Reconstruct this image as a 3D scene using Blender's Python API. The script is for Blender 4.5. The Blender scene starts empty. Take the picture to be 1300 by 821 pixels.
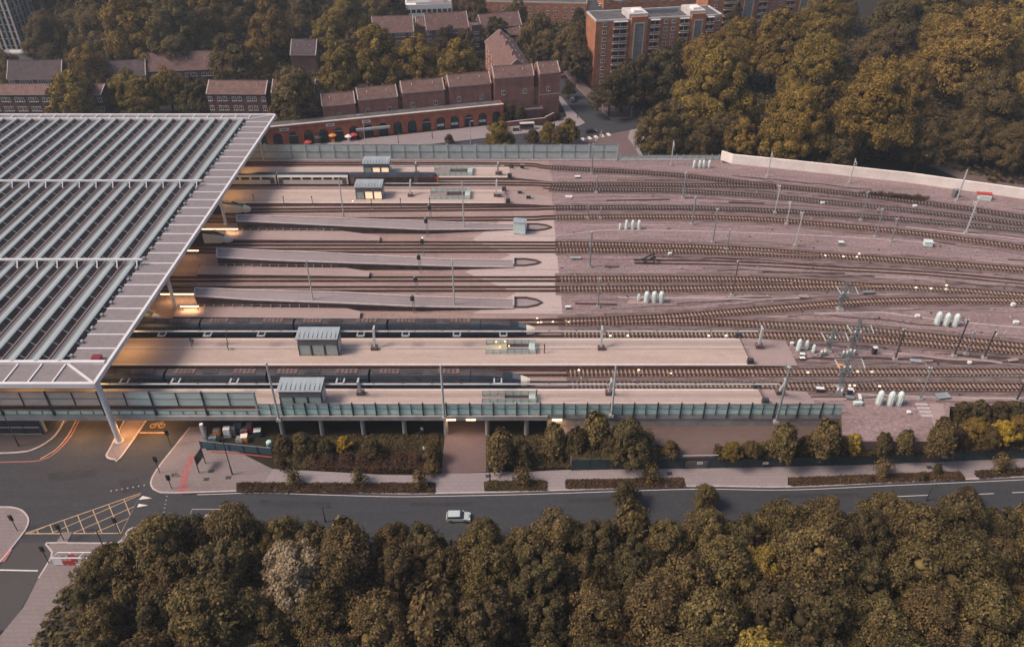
import bpy, bmesh, math, random
import numpy as np
from mathutils import Vector, Matrix
R = math.radians
SC = bpy.context.scene
COL = SC.collection
# ---------------------------------------------------------------- camera, sky, sun, exposure
H = 110.0                      # camera height above the track deck (deck top = 0)
PITCH = R(33.97); FPX = 987.0  # lens from the photo's two vanishing points (1300 px wide)
CP, SP = math.cos(PITCH), math.sin(PITCH)
cam = bpy.data.cameras.new('camera'); camo = bpy.data.objects.new('camera', cam); COL.objects.link(camo)
camo.location = (0, 0, H); camo.rotation_euler = (R(90) - PITCH, 0, 0)
cam.sensor_width = 36; cam.lens = FPX / 1300 * 36; cam.shift_y = -45 / 1300
cam.clip_start = 1; cam.clip_end = 6000
SC.camera = camo
SUN_EL, SUN_AZ = R(50), R(-102)   # azimuth from +Y (clockwise positive)
w = bpy.data.worlds.new('World'); SC.world = w; w.use_nodes = True
nt = w.node_tree; bg = nt.nodes['Background']
sky = nt.nodes.new('ShaderNodeTexSky'); sky.sky_type = 'NISHITA'; sky.sun_disc = False
sky.sun_elevation = SUN_EL; sky.sun_rotation = SUN_AZ; sky.air_density = 1.0; sky.dust_density = 3.5; sky.ozone_density = 1.0
nt.links.new(sky.outputs[0], bg.inputs[0]); bg.inputs[1].default_value = 0.10
sl = bpy.data.lights.new('sun', 'SUN'); sl.energy = 2.5; sl.angle = R(18); sl.color = (1.0, 0.81, 0.68)
so = bpy.data.objects.new('sun', sl); COL.objects.link(so)
sd = Vector((math.sin(SUN_AZ) * math.cos(SUN_EL), math.cos(SUN_AZ) * math.cos(SUN_EL), math.sin(SUN_EL)))
so.rotation_euler = sd.to_track_quat('Z', 'Y').to_euler()
vs = SC.view_settings; vs.view_transform = 'Standard'; vs.look = 'None'; vs.gamma = 1; vs.exposure = 0.42; vs.use_curve_mapping = False
SC.cycles.max_bounces = 5; SC.cycles.diffuse_bounces = 3; SC.cycles.transparent_max_bounces = 8
try: SC.cycles.use_denoising = True
except Exception: pass

def at(x, y, z=0.0):
    """survey helper: a photo pixel (1300 px frame) and a known height give the point's site coordinates"""
    u = (x - 650) / FPX; v = (y - 365.5) / FPX
    d = (u, CP - v * SP, -SP - v * CP); t = (z - H) / d[2]
    return Vector((d[0] * t, d[1] * t, z))
def zat(X, Y, ypix):
    """height of the top of an upright thing standing at X, Y"""
    v = (365.5 - ypix) / FPX
    # (Y*SP + (Z-H)*CP) = v*(Y*CP - (Z-H)*SP)
    return H + Y * (v * CP - SP) / (CP + v * SP)
ZS = -6.0                      # street level
HAZE = 0.00019
rnd = random.Random(7)

# ---------------------------------------------------------------- materials
MATS = {}
def mat(name, col, rough=0.8, var=0.0, scale=1.0, col2=None, metal=0.0, spec=0.3, emit=None, alpha=None, bump=0.0, stretch=None, detail=6, objvar=0.0):
    if name in MATS: return MATS[name]
    m = bpy.data.materials.new(name); m.use_nodes = True; n = m.node_tree.nodes; l = m.node_tree.links
    b = n['Principled BSDF']; b.inputs['Roughness'].default_value = rough; b.inputs['Metallic'].default_value = metal
    b.inputs['Specular IOR Level'].default_value = spec
    c = (*col, 1); b.inputs['Base Color'].default_value = c
    if var > 0 or col2:
        tc = n.new('ShaderNodeTexCoord'); mp = n.new('ShaderNodeMapping'); l.new(tc.outputs['Object'], mp.inputs[0])
        if stretch: mp.inputs['Scale'].default_value = stretch
        nz = n.new('ShaderNodeTexNoise'); nz.inputs['Scale'].default_value = scale; nz.inputs['Detail'].default_value = detail; nz.inputs['Roughness'].default_value = 0.65
        l.new(mp.outputs[0], nz.inputs['Vector'])
        rp = n.new('ShaderNodeValToRGB'); l.new(nz.outputs[0], rp.inputs[0])
        lo = col2 if col2 else tuple(max(0, k * (1 - var)) for k in col)
        hi = col if col2 else tuple(min(1, k * (1 + var)) for k in col)
        rp.color_ramp.elements[0].position = 0.34; rp.color_ramp.elements[0].color = (*lo, 1)
        rp.color_ramp.elements[1].position = 0.66; rp.color_ramp.elements[1].color = (*hi, 1)
        l.new(rp.outputs[0], b.inputs['Base Color'])
        if bump:
            bp = n.new('ShaderNodeBump'); bp.inputs['Strength'].default_value = bump; bp.inputs['Distance'].default_value = 0.1
            l.new(nz.outputs[0], bp.inputs['Height']); l.new(bp.outputs[0], b.inputs['Normal'])
    if emit:
        b.inputs['Emission Color'].default_value = (*emit[0], 1); b.inputs['Emission Strength'].default_value = emit[1]
    if alpha is not None: b.inputs['Alpha'].default_value = alpha
    MATS[name] = m; return m

def ground_mat(name, base, dark, light, s1, s2, stain=None, stain_amt=0.5, stretch=(1, 1, 1), rough=0.95, grid=None, grain=0):
    """two noises at different scales, optional stains and optional joints"""
    m = bpy.data.materials.new(name); m.use_nodes = True; n = m.node_tree.nodes; l = m.node_tree.links
    b = n['Principled BSDF']; b.inputs['Roughness'].default_value = rough; b.inputs['Specular IOR Level'].default_value = 0.2
    tc = n.new('ShaderNodeTexCoord'); mp = n.new('ShaderNodeMapping'); mp.inputs['Scale'].default_value = stretch
    l.new(tc.outputs['Object'], mp.inputs[0])
    def noise(s, d=6, r=0.6):
        q = n.new('ShaderNodeTexNoise'); q.inputs['Scale'].default_value = s; q.inputs['Detail'].default_value = d; q.inputs['Roughness'].default_value = r
        l.new(mp.outputs[0], q.inputs['Vector']); return q
    def ramp(src, a, ca, bb, cb):
        q = n.new('ShaderNodeValToRGB'); l.new(src, q.inputs[0]); e = q.color_ramp.elements
        e[0].position = a; e[0].color = (*ca, 1); e[1].position = bb; e[1].color = (*cb, 1); return q
    r1 = ramp(noise(s1).outputs[0], 0.35, dark, 0.68, base)
    r2 = ramp(noise(s2, 8, 0.75).outputs[0], 0.38, base, 0.72, light)
    mx = n.new('ShaderNodeMix'); mx.data_type = 'RGBA'; mx.inputs['Factor'].default_value = 0.5
    l.new(r1.outputs[0], mx.inputs['A']); l.new(r2.outputs[0], mx.inputs['B'])
    out = mx.outputs['Result']
    if stain:
        st = ramp(noise(s1 * 2.3, 9, 0.8).outputs[0], 0.55, (0, 0, 0), 0.75, (stain_amt,) * 3)
        m2 = n.new('ShaderNodeMix'); m2.data_type = 'RGBA'; l.new(st.outputs[0], m2.inputs['Factor']); l.new(out, m2.inputs['A'])
        m2.inputs['B'].default_value = (*stain, 1); out = m2.outputs['Result']
    if grain:
        gz = n.new('ShaderNodeTexNoise'); gz.inputs['Scale'].default_value = 1.3; gz.inputs['Detail'].default_value = 6; gz.inputs['Roughness'].default_value = .8; l.new(tc.outputs['Object'], gz.inputs['Vector'])
        gr = n.new('ShaderNodeMapRange'); gr.inputs[1].default_value = .3; gr.inputs[2].default_value = .7; gr.inputs[3].default_value = 1 - grain; gr.inputs[4].default_value = 1 + grain; l.new(gz.outputs[0], gr.inputs[0])
        m4 = n.new('ShaderNodeMix'); m4.data_type = 'RGBA'; m4.blend_type = 'MULTIPLY'; m4.inputs['Factor'].default_value = 1; l.new(out, m4.inputs['A']); l.new(gr.outputs[0], m4.inputs['B']); out = m4.outputs['Result']
    if grid:
        bk = n.new('ShaderNodeTexBrick'); bk.inputs['Scale'].default_value = 1.0; bk.inputs['Brick Width'].default_value = grid[0]; bk.inputs['Row Height'].default_value = grid[1]
        bk.inputs['Mortar Size'].default_value = grid[2]; bk.inputs['Color1'].default_value = (1, 1, 1, 1); bk.inputs['Color2'].default_value = (.86, .86, .86, 1); bk.inputs['Mortar'].default_value = (.55, .52, .5, 1)
        l.new(tc.outputs['Object'], bk.inputs['Vector'])
        m3 = n.new('ShaderNodeMix'); m3.data_type = 'RGBA'; m3.blend_type = 'MULTIPLY'; m3.inputs['Factor'].default_value = grid[3]
        l.new(out, m3.inputs['A']); l.new(bk.outputs[0], m3.inputs['B']); out = m3.outputs['Result']
    l.new(out, b.inputs['Base Color'])
    MATS[name] = m; return m

def leaf_mat(name, c_dark, c_mid, c_hi, huevar=0.010):
    m = bpy.data.materials.new(name); m.use_nodes = True; n = m.node_tree.nodes; l = m.node_tree.links
    b = n['Principled BSDF']; b.inputs['Roughness'].default_value = 0.85; b.inputs['Specular IOR Level'].default_value = 0.1
    tc = n.new('ShaderNodeTexCoord'); oi = n.new('ShaderNodeObjectInfo'); ge = n.new('ShaderNodeNewGeometry')
    nz = n.new('ShaderNodeTexNoise'); nz.noise_dimensions = '4D'; nz.inputs['Scale'].default_value = 0.45; nz.inputs['Detail'].default_value = 3
    l.new(tc.outputs['Object'], nz.inputs['Vector'])
    sc = n.new('ShaderNodeMath'); sc.operation = 'MULTIPLY'; sc.inputs[1].default_value = 50; l.new(oi.outputs['Random'], sc.inputs[0]); l.new(sc.outputs[0], nz.inputs['W'])
    ad = n.new('ShaderNodeMath'); ad.operation = 'MULTIPLY_ADD'; ad.inputs[1].default_value = 0.42; l.new(ge.outputs['Random Per Island'], ad.inputs[0])
    s2 = n.new('ShaderNodeMath'); s2.operation = 'MULTIPLY'; s2.inputs[1].default_value = 0.62; l.new(nz.outputs[0], s2.inputs[0]); l.new(s2.outputs[0], ad.inputs[2])
    rp = n.new('ShaderNodeValToRGB'); l.new(ad.outputs[0], rp.inputs[0]); e = rp.color_ramp.elements
    e[0].position = 0.25; e[0].color = (*c_dark, 1); e[1].position = 0.8; e[1].color = (*c_hi, 1)
    q = rp.color_ramp.elements.new(0.52); q.color = (*c_mid, 1)
    hs = n.new('ShaderNodeHueSaturation')
    mr = n.new('ShaderNodeMapRange'); mr.inputs[3].default_value = 0.5 - huevar; mr.inputs[4].default_value = 0.5 + huevar; l.new(oi.outputs['Random'], mr.inputs[0]); l.new(mr.outputs[0], hs.inputs['Hue'])
    m2 = n.new('ShaderNodeMath'); m2.operation = 'MULTIPLY'; m2.inputs[1].default_value = 7.31; l.new(oi.outputs['Random'], m2.inputs[0])
    fr = n.new('ShaderNodeMath'); fr.operation = 'FRACT'; l.new(m2.outputs[0], fr.inputs[0])
    mv = n.new('ShaderNodeMapRange'); mv.inputs[3].default_value = 0.84; mv.inputs[4].default_value = 1.16; l.new(fr.outputs[0], mv.inputs[0]); l.new(mv.outputs[0], hs.inputs['Value'])
    l.new(rp.outputs[0], hs.inputs['Color']); l.new(hs.outputs[0], b.inputs['Base Color'])
    MATS[name] = m; return m

def brick_mat(name, a, bcol, mortar, bw=0.9, bh=0.3):
    m = bpy.data.materials.new(name); m.use_nodes = True; n = m.node_tree.nodes; l = m.node_tree.links
    b = n['Principled BSDF']; b.inputs['Roughness'].default_value = 0.9; b.inputs['Specular IOR Level'].default_value = 0.12
    tc = n.new('ShaderNodeTexCoord'); sx = n.new('ShaderNodeSeparateXYZ'); l.new(tc.outputs['Object'], sx.inputs[0])
    ad = n.new('ShaderNodeMath'); l.new(sx.outputs[0], ad.inputs[0]); l.new(sx.outputs[1], ad.inputs[1])
    cb = n.new('ShaderNodeCombineXYZ'); l.new(ad.outputs[0], cb.inputs[0]); l.new(sx.outputs[2], cb.inputs[1])
    bk = n.new('ShaderNodeTexBrick'); bk.inputs['Scale'].default_value = 1; bk.inputs['Brick Width'].default_value = bw; bk.inputs['Row Height'].default_value = bh; bk.inputs['Mortar Size'].default_value = 0.03
    bk.inputs['Color1'].default_value = (*a, 1); bk.inputs['Color2'].default_value = (*bcol, 1); bk.inputs['Mortar'].default_value = (*mortar, 1); l.new(cb.outputs[0], bk.inputs['Vector'])
    nz = n.new('ShaderNodeTexNoise'); nz.inputs['Scale'].default_value = 0.35; nz.inputs['Detail'].default_value = 8; l.new(tc.outputs['Object'], nz.inputs['Vector'])
    mr = n.new('ShaderNodeMapRange'); mr.inputs[1].default_value = 0.3; mr.inputs[2].default_value = 0.7; mr.inputs[3].default_value = 0.72; mr.inputs[4].default_value = 1.2; l.new(nz.outputs[0], mr.inputs[0])
    mx = n.new('ShaderNodeMix'); mx.data_type = 'RGBA'; mx.blend_type = 'MULTIPLY'; mx.inputs['Factor'].default_value = 1
    l.new(bk.outputs[0], mx.inputs['A']); l.new(mr.outputs[0], mx.inputs['B']); l.new(mx.outputs['Result'], b.inputs['Base Color'])
    MATS[name] = m; return m

ground_mat('ballast', (.268, .192, .188), (.125, .081, .074), (.385, .288, .288), 0.2, 1.1, stain=(.07, .046, .043), stain_amt=.85, stretch=(.32, 1.25, 1), grain=.5)
ground_mat('slab', (.33, .235, .21), (.17, .11, .095), (.45, .335, .305), 0.28, 0.8, stain=(.12, .073, .06), stain_amt=.8, stretch=(.2, 1.7, 1), grid=(7.0, 60.0, .04, .5), grain=.25)
ground_mat('soil', (.026, .023, .015), (.015, .014, .01), (.04, .032, .02), .05, .6)
ground_mat('brown_earth', (.145, .10, .09), (.085, .058, .05), (.20, .145, .13), .09, .9, stain=(.07, .05, .035), stain_amt=.6, stretch=(.5, 1.3, 1))
ground_mat('asphalt', (.050, .052, .058), (.035, .037, .042), (.066, .068, .074), .35, 1.5, stain=(.028, .029, .033), stain_amt=.7, stretch=(.09, 1, 1), rough=.85, grain=.18)
ground_mat('warm_asphalt', (.07, .062, .062), (.05, .046, .046), (.09, .08, .08), .08, 2.0, rough=.8)
ground_mat('pavement', (.235, .195, .19), (.18, .145, .14), (.28, .24, .235), .1, 1.5, stain=(.14, .11, .11), stain_amt=.45, grid=(1.2, .8, .035, .55))
ground_mat('light_pavement', (.285, .245, .25), (.225, .19, .19), (.34, .295, .295), .1, 1.5, stain=(.2, .17, .17), stain_amt=.4, grid=(1.5, .9, .04, .5))
ground_mat('drive_paving', (.165, .115, .115), (.12, .085, .083), (.20, .145, .14), .1, 1.2, grid=(.8, .5, .03, .5))
ground_mat('platform_paving', (.47, .365, .31), (.34, .25, .215), (.56, .455, .41), .22, .9, stain=(.24, .165, .135), stain_amt=.7, stretch=(.22, 1.5, 1), grid=(1.2, 1.2, .03, .35))
ground_mat('platform_concrete', (.36, .27, .25), (.29, .21, .19), (.42, .33, .31), .1, .9, stain=(.22, .15, .13), stain_amt=.5, stretch=(.4, 1.2, 1), grid=(3.2, 3.2, .04, .35))
ground_mat('ramp_grey', (.29, .24, .24), (.21, .17, .165), (.37, .315, .315), .09, .8, stain=(.16, .12, .12), stain_amt=.5, stretch=(.3, 1.4, 1), grid=(4.0, 10, .03, .45))
mat('road_patch', (.036, .037, .041), .9, .2, .6)
mat('dark_wall', (.075, .05, .045), .9, .35, .5)
ground_mat('apron', (.45, .355, .33), (.34, .255, .23), (.53, .435, .41), .1, 1.0, stain=(.27, .19, .165), stain_amt=.5, stretch=(.3, 1.3, 1), grain=.15)
mat('pale_kerb', (.44, .38, .37), .85, .15, .8)
mat('white_line', (.62, .58, .55), .8, .12, 1.2)
mat('yellow_line', (.45, .32, .19), .8, .22, 1.5)
mat('tactile_red', (.30, .125, .12), .9, .2, 1.2)
mat('red_line', (.26, .06, .055), .8)
mat('rail_steel', (.085, .046, .036), .6, .3, 1.0)
mat('rail_bed', (.088, .056, .048), .95, .5, .7, stretch=(.3, 2, 1))
mat('bed_shoulder', (.165, .115, .108), .95, .5, .9, stretch=(.3, 2, 1))
mat('rail_bed_dark', (.05, .039, .036), .95, .45, .7, stretch=(.3, 2, 1))
mat('sleeper', (.32, .225, .175), .9, .3, 1.4)
mat('sleeper_grey', (.21, .17, .155), .9, .3, 1.4)
mat('galv', (.23, .25, .25), .55, .12, .7, metal=.15)
mat('pale_steel', (.46, .47, .465), .5, .1, .5, metal=.1)
mat('dark_steel', (.045, .046, .05), .55)
mat('rust_steel', (.13, .085, .075), .7, .3, 1.)
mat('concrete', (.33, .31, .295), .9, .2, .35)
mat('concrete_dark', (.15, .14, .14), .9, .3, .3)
mat('white_wall', (.90, .83, .76), .85, .13, .25, col2=(.76, .66, .59))
mat('white_paint', (.78, .76, .73), .6, .06, .5)
mat('canopy_white', (.66, .64, .635), .5, .06, .3)
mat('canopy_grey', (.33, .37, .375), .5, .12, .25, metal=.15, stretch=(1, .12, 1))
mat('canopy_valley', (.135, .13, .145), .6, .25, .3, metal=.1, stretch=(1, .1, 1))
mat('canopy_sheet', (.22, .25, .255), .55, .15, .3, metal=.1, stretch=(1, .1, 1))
mat('canopy_lattice', (.215, .185, .19), .7, .1, .8)
mat('canopy_glazing', (.068, .052, .045), .55, .6, .18, spec=.2)
mat('canopy_brown', (.22, .155, .135), .7)
mat('glass_dark', (.03, .035, .042), .12, spec=.6)
mat('glass_green', (.56, .85, .75), .25, spec=.5, alpha=.88, var=.2, scale=.35)
mat('glass_clear', (.66, .80, .73), .25, spec=.5, alpha=.5)
mat('mesh_panel', (.66, .60, .55), .6, alpha=.66, var=.1, scale=.5)
mat('fence_pale', (.50, .555, .53), .4, .12, .4, alpha=.86)
mat('train_navy', (.022, .034, .052), .35, .25, .4, spec=.5)
mat('train_roof', (.062, .052, .052), .7, .4, .5, stretch=(.5, 1, 1))
mat('train_roof_brown', (.15, .10, .09), .8, .3, .8)
mat('train_maroon', (.06, .034, .034), .5, .2, .4)
mat('train_white', (.66, .60, .52), .4, .06, .5, spec=.5)
mat('train_cream', (.80, .70, .56), .4, spec=.5)
mat('train_yellow', (.72, .50, .14), .4)
mat('lamp_warm', (1, .8, .5), .5, emit=((1.0, .62, .30), 4.0))
mat('lamp_point', (1, .75, .4), .5, emit=((1.0, .66, .36), 1.5))
mat('lamp_soft', (1, .8, .55), .5, emit=((1.0, .66, .40), .5))
mat('lamp_red', (1, .1, .1), .5, emit=((1.0, .06, .06), 5.0))
mat('cabinet', (.60, .70, .66), .5, .05, .8)
mat('cabinet_white', (.74, .73, .70), .6)
mat('roof_metal', (.36, .40, .41), .4, .12, .4, metal=.2, stretch=(2.5, .15, 1))
mat('kiosk_wall', (.24, .19, .17), .7, .25, .5)
mat('hoarding_green', (.045, .066, .064), .7, .2, .25)
mat('blue_steel', (.05, .09, .12), .6)
mat('trunk', (.07, .05, .038), .9, .3, 1.5)
mat('trunk_pale', (.20, .16, .125), .9, .3, 1.5)
mat('roof_tile', (.155, .092, .080), .9, .28, .5, stretch=(1, 1, 2.5))
mat('roof_tile_dark', (.085, .063, .066), .9, .28, .5)
mat('roof_felt', (.10, .095, .095), .9, .3, .3)
mat('roof_pale', (.52, .48, .46), .8, .15, .3)
mat('frame_white', (.72, .70, .67), .6)
mat('stone', (.50, .43, .38), .85, .15, .6)
mat('door_dark', (.03, .055, .055), .5)
mat('red_paint', (.45, .055, .05), .6)
mat('maroon_paint', (.20, .02, .03), .3, spec=.5)
mat('silver_paint', (.60, .66, .64), .3, .03, .5, metal=.3, spec=.5)
mat('black_paint', (.02, .022, .026), .3, spec=.5)
mat('white_car', (.70, .72, .72), .3, spec=.5)
mat('grey_car', (.20, .21, .22), .3, metal=.3)
mat('windscreen', (.10, .12, .135), .2, .3, .5, spec=.6)
mat('tyre', (.015, .015, .015), .9)
mat('orange_cloth', (.65, .26, .06), .9)
mat('skin', (.45, .28, .2), .7)
brick_mat('brick_arcade', (.52, .145, .075), (.43, .115, .06), (.30, .13, .09))
brick_mat('brick_plum', (.32, .14, .105), (.27, .115, .088), (.30, .17, .15))
brick_mat('brick_dark', (.15, .078, .07), (.125, .066, .06), (.14, .085, .08))
brick_mat('brick_orange', (.40, .165, .085), (.34, .135, .07), (.38, .20, .13))
leaf_mat('leaf_olive', (.042, .031, .011), (.150, .100, .025), (.34, .220, .050))
leaf_mat('leaf_brown', (.033, .025, .013), (.096, .070, .029), (.215, .147, .056))
leaf_mat('leaf_dark', (.025, .021, .012), (.068, .052, .024), (.14, .102, .042))
leaf_mat('leaf_gold', (.14, .09, .014), (.30, .19, .025), (.50, .34, .05), .01)
leaf_mat('leaf_pale', (.13, .09, .055), (.235, .168, .105), (.36, .27, .18), .01)
leaf_mat('leaf_rust', (.028, .018, .012), (.062, .038, .022), (.11, .062, .034), .01)

# ---------------------------------------------------------------- mesh helpers
class MB:
    def __init__(s): s.v = []; s.f = []; s.m = []; s.mats = []
    def mi(s, m):
        if m not in s.mats: s.mats.append(m)
        return s.mats.index(m)
    def face(s, pts, m):
        b = len(s.v); s.v += [tuple(p) for p in pts]; s.f.append(tuple(range(b, b + len(pts)))); s.m.append(s.mi(m))
    def box(s, c, d, m, rz=0.0, top=None, mtx=None):
        hx, hy, hz = d[0] / 2, d[1] / 2, d[2] / 2; b = len(s.v); cr, sr = math.cos(rz), math.sin(rz)
        for dz in (-1, 1):
            k = (top if (top and dz > 0) else (1, 1))
            for dx, dy in ((-1, -1), (1, -1), (1, 1), (-1, 1)):
                x, y, z = dx * hx * k[0], dy * hy * k[1], dz * hz
                p = Vector((c[0] + x * cr - y * sr, c[1] + x * sr + y * cr, c[2] + z))
                if mtx: p = mtx @ p
                s.v.append(tuple(p))
        for q in ((0, 3, 2, 1), (4, 5, 6, 7), (0, 1, 5, 4), (1, 2, 6, 5), (2, 3, 7, 6), (3, 0, 4, 7)):
            s.f.append(tuple(b + i for i in q)); s.m.append(s.mi(m))
    def prism(s, poly, z0, z1, m, mside=None, bottom=True):
        """poly: list of (x,y) (ccw or cw); z0/z1 numbers or per-vertex lists"""
        n = len(poly); area = sum(poly[i][0] * poly[(i + 1) % n][1] - poly[(i + 1) % n][0] * poly[i][1] for i in range(n))
        Z0 = z0 if hasattr(z0, '__len__') else [z0] * n; Z1 = z1 if hasattr(z1, '__len__') else [z1] * n
        idx = list(range(n)) if area > 0 else list(range(n - 1, -1, -1))
        b = len(s.v)
        for i in idx: s.v.append((poly[i][0], poly[i][1], Z0[i]))
        for i in idx: s.v.append((poly[i][0], poly[i][1], Z1[i]))
        s.f.append(tuple(b + n + i for i in range(n))); s.m.append(s.mi(m))
        ms = s.mi(mside or m)
        if bottom: s.f.append(tuple(b + n - 1 - i for i in range(n))); s.m.append(ms)
        for i in range(n):
            j = (i + 1) % n; s.f.append((b + i, b + j, b + n + j, b + n + i)); s.m.append(ms)
    def tube(s, a, b_, r, m, r2=None, seg=8, caps=True):
        a, b_ = Vector(a), Vector(b_); r2 = r if r2 is None else r2; d = (b_ - a)
        if d.length < 1e-6: return
        q = d.to_track_quat('Z', 'Y'); b = len(s.v)
        for P, rr in ((a, r), (b_, r2)):
            for i in range(seg):
                t = 2 * math.pi * i / seg; s.v.append(tuple(P + q @ Vector((rr * math.cos(t), rr * math.sin(t), 0))))
        k = s.mi(m)
        for i in range(seg):
            j = (i + 1) % seg; s.f.append((b + i, b + j, b + seg + j, b + seg + i)); s.m.append(k)
        if caps:
            s.f.append(tuple(b + seg - 1 - i for i in range(seg))); s.m.append(k)
            s.f.append(tuple(b + seg + i for i in range(seg))); s.m.append(k)
    def bar(s, a, b_, wd, ht, m):
        """rectangular bar from a to b_: wd across (horizontal), ht vertical, centred"""
        a, b_ = Vector(a), Vector(b_); d = b_ - a; L = d.length
        if L < 1e-6: return
        d.normalize(); up = Vector((0, 0, 1)) if abs(d.z) < .95 else Vector((0, 1, 0))
        sx = d.cross(up).normalized(); uz = sx.cross(d).normalized(); b = len(s.v)
        for P in (a, b_):
            for i, j in ((-1, -1), (1, -1), (1, 1), (-1, 1)): s.v.append(tuple(P + sx * (i * wd / 2) + uz * (j * ht / 2)))
        k = s.mi(m)
        for q in ((0, 1, 2, 3), (7, 6, 5, 4), (0, 4, 5, 1), (1, 5, 6, 2), (2, 6, 7, 3), (3, 7, 4, 0)): s.f.append(tuple(b + i for i in q)); s.m.append(k)
    def lathe(s, c, prof, m, seg=10, sy=1.0):
        b = len(s.v); k = s.mi(m)
        for r, z in prof:
            for i in range(seg):
                t = 2 * math.pi * i / seg; s.v.append((c[0] + r * math.cos(t), c[1] + r * sy * math.sin(t), c[2] + z))
        for j in range(len(prof) - 1):
            for i in range(seg):
                i2 = (i + 1) % seg; s.f.append((b + j * seg + i, b + j * seg + i2, b + (j + 1) * seg + i2, b + (j + 1) * seg + i)); s.m.append(k)
        s.f.append(tuple(b + (len(prof) - 1) * seg + i for i in range(seg))); s.m.append(k)
    def ribbon(s, pts, half, z, thick, m, mtop=None):
        """solid strip of constant width along pts (Vectors, xy), top at z"""
        n = len(pts); L = []; Rr = []
        for i, p in enumerate(pts):
            d = (pts[min(i + 1, n - 1)] - pts[max(i - 1, 0)]); d = Vector((d.x, d.y, 0)).normalized(); nn = Vector((-d.y, d.x, 0))
            L.append(p + nn * half); Rr.append(p - nn * half)
        b = len(s.v); k = s.mi(m); kt = s.mi(mtop or m)
        for i in range(n):
            zz = z + pts[i].z
            s.v += [(L[i].x, L[i].y, zz), (Rr[i].x, Rr[i].y, zz), (L[i].x, L[i].y, zz - thick), (Rr[i].x, Rr[i].y, zz - thick)]
        for i in range(n - 1):
            o = b + i * 4; q = o + 4
            for f_, kk in (((o + 1, q + 1, q, o), kt), ((o, q, q + 2, o + 2), k), ((o + 3, q + 3, q + 1, o + 1), k)): s.f.append(f_); s.m.append(kk)
        s.f.append((b, b + 2, b + 3, b + 1)); s.m.append(k); o = b + (n - 1) * 4; s.f.append((o, o + 1, o + 3, o + 2)); s.m.append(k)
    def mesh(s, name, smooth=False):
        me = bpy.data.meshes.new(name); me.from_pydata(s.v, [], s.f)
        for m in s.mats: me.materials.append(MATS[m])
        me.polygons.foreach_set('material_index', s.m)
        if smooth: me.polygons.foreach_set('use_smooth', [True] * len(s.f))
        me.update(); return me
    def build(s, name, parent=None, smooth=False, loc=None):
        o = bpy.data.objects.new(name, s.mesh(name, smooth)); COL.objects.link(o)
        if parent: o.parent = parent
        if loc is not None: o.location = loc
        return o
def tag(o, label, cat, group=None):
    if len(label.split()) > 16 or len(label.split()) < 4: print('LABEL', len(label.split()), label)
    o['label'] = label; o['category'] = cat
    if group: o['group'] = group
    return o
def struct(o): o['kind'] = 'structure'; return o
def stuff(o): o['kind'] = 'stuff'; return o
def thing(name, label, cat, loc=(0, 0, 0), rz=0.0, group=None):
    o = bpy.data.objects.new(name, None); COL.objects.link(o); o.location = loc; o.rotation_euler = (0, 0, rz); o.empty_display_size = .5
    return tag(o, label, cat, group)
KIDS = {}
def inst(name, me, parent=None, loc=(0, 0, 0), rz=0.0, sc=None):
    o = bpy.data.objects.new(name, me); COL.objects.link(o)
    if parent: o.parent = parent
    o.location = loc; o.rotation_euler = (0, 0, rz)
    if sc is not None: o.scale = sc if hasattr(sc, '__len__') else (sc,) * 3
    return o
def copy_tree(src, parts, loc, rz, label, group=None, scale=None):
    r = src.copy(); COL.objects.link(r); r.location = loc; r.rotation_euler = (0, 0, rz); r['label'] = label
    if group: r['group'] = group
    if scale: r.scale = scale if hasattr(scale, '__len__') else (scale,) * 3
    for p in parts:
        c = p.copy(); COL.objects.link(c); c.parent = r
    return r
def px(pts, z=0.0): return [at(a, b, z) for a, b in pts]
def xy(pts, z=0.0): return [(p.x, p.y) for p in px(pts, z)]
def smoothline(pts, step=2.0):
    """Catmull-Rom through pts"""
    P = [pts[0] * 2 - pts[1]] + list(pts) + [pts[-1] * 2 - pts[-2]]; out = []
    for i in range(1, len(P) - 2):
        a, b, c, d = P[i - 1], P[i], P[i + 1], P[i + 2]; n = max(2, int((c - b).length / step))
        for k in range(n):
            t = k / n; out.append(.5 * ((2 * b) + (c - a) * t + (2 * a - 5 * b + 4 * c - d) * t * t + (3 * b - a - 3 * c + d) * t ** 3))
    out.append(pts[-1].copy()); return out
ORD = ['first', 'second', 'third', 'fourth', 'fifth', 'sixth', 'seventh', 'eighth', 'ninth', 'tenth', 'eleventh', 'twelfth', 'thirteenth', 'fourteenth', 'fifteenth', 'sixteenth', 'seventeenth', 'eighteenth', 'nineteenth', 'twentieth']

YF = at(650, 526, 0).y          # front edge of the deck
YB = at(650, 203, 0).y          # foot of the back fence
XR = at(1068, 526, 0).x         # where the deck front ends
# evening air: one closed box of thin even haze round the whole site
hm = bpy.data.materials.new('haze_air'); hm.use_nodes = True; hn = hm.node_tree.nodes; hn.remove(hn['Principled BSDF']); hv = hn.new('ShaderNodeVolumePrincipled')
hv.inputs['Color'].default_value = (.82, .90, 1.0, 1); hv.inputs['Density'].default_value = HAZE; hv.inputs['Anisotropy'].default_value = 0.2
hm.node_tree.links.new(hv.outputs[0], hn['Material Output'].inputs['Volume']); MATS['haze_air'] = hm
b = MB(); b.box((0, 330, 53), (1100, 760, 120), 'haze_air'); stuff(b.build('haze'))
# ================================================================ the setting
XS = at(708, 330, 0).x          # joint between slab track and ballast
XW = at(695, 535, -2).x         # open undercroft to the left of here, wall to the right
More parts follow.
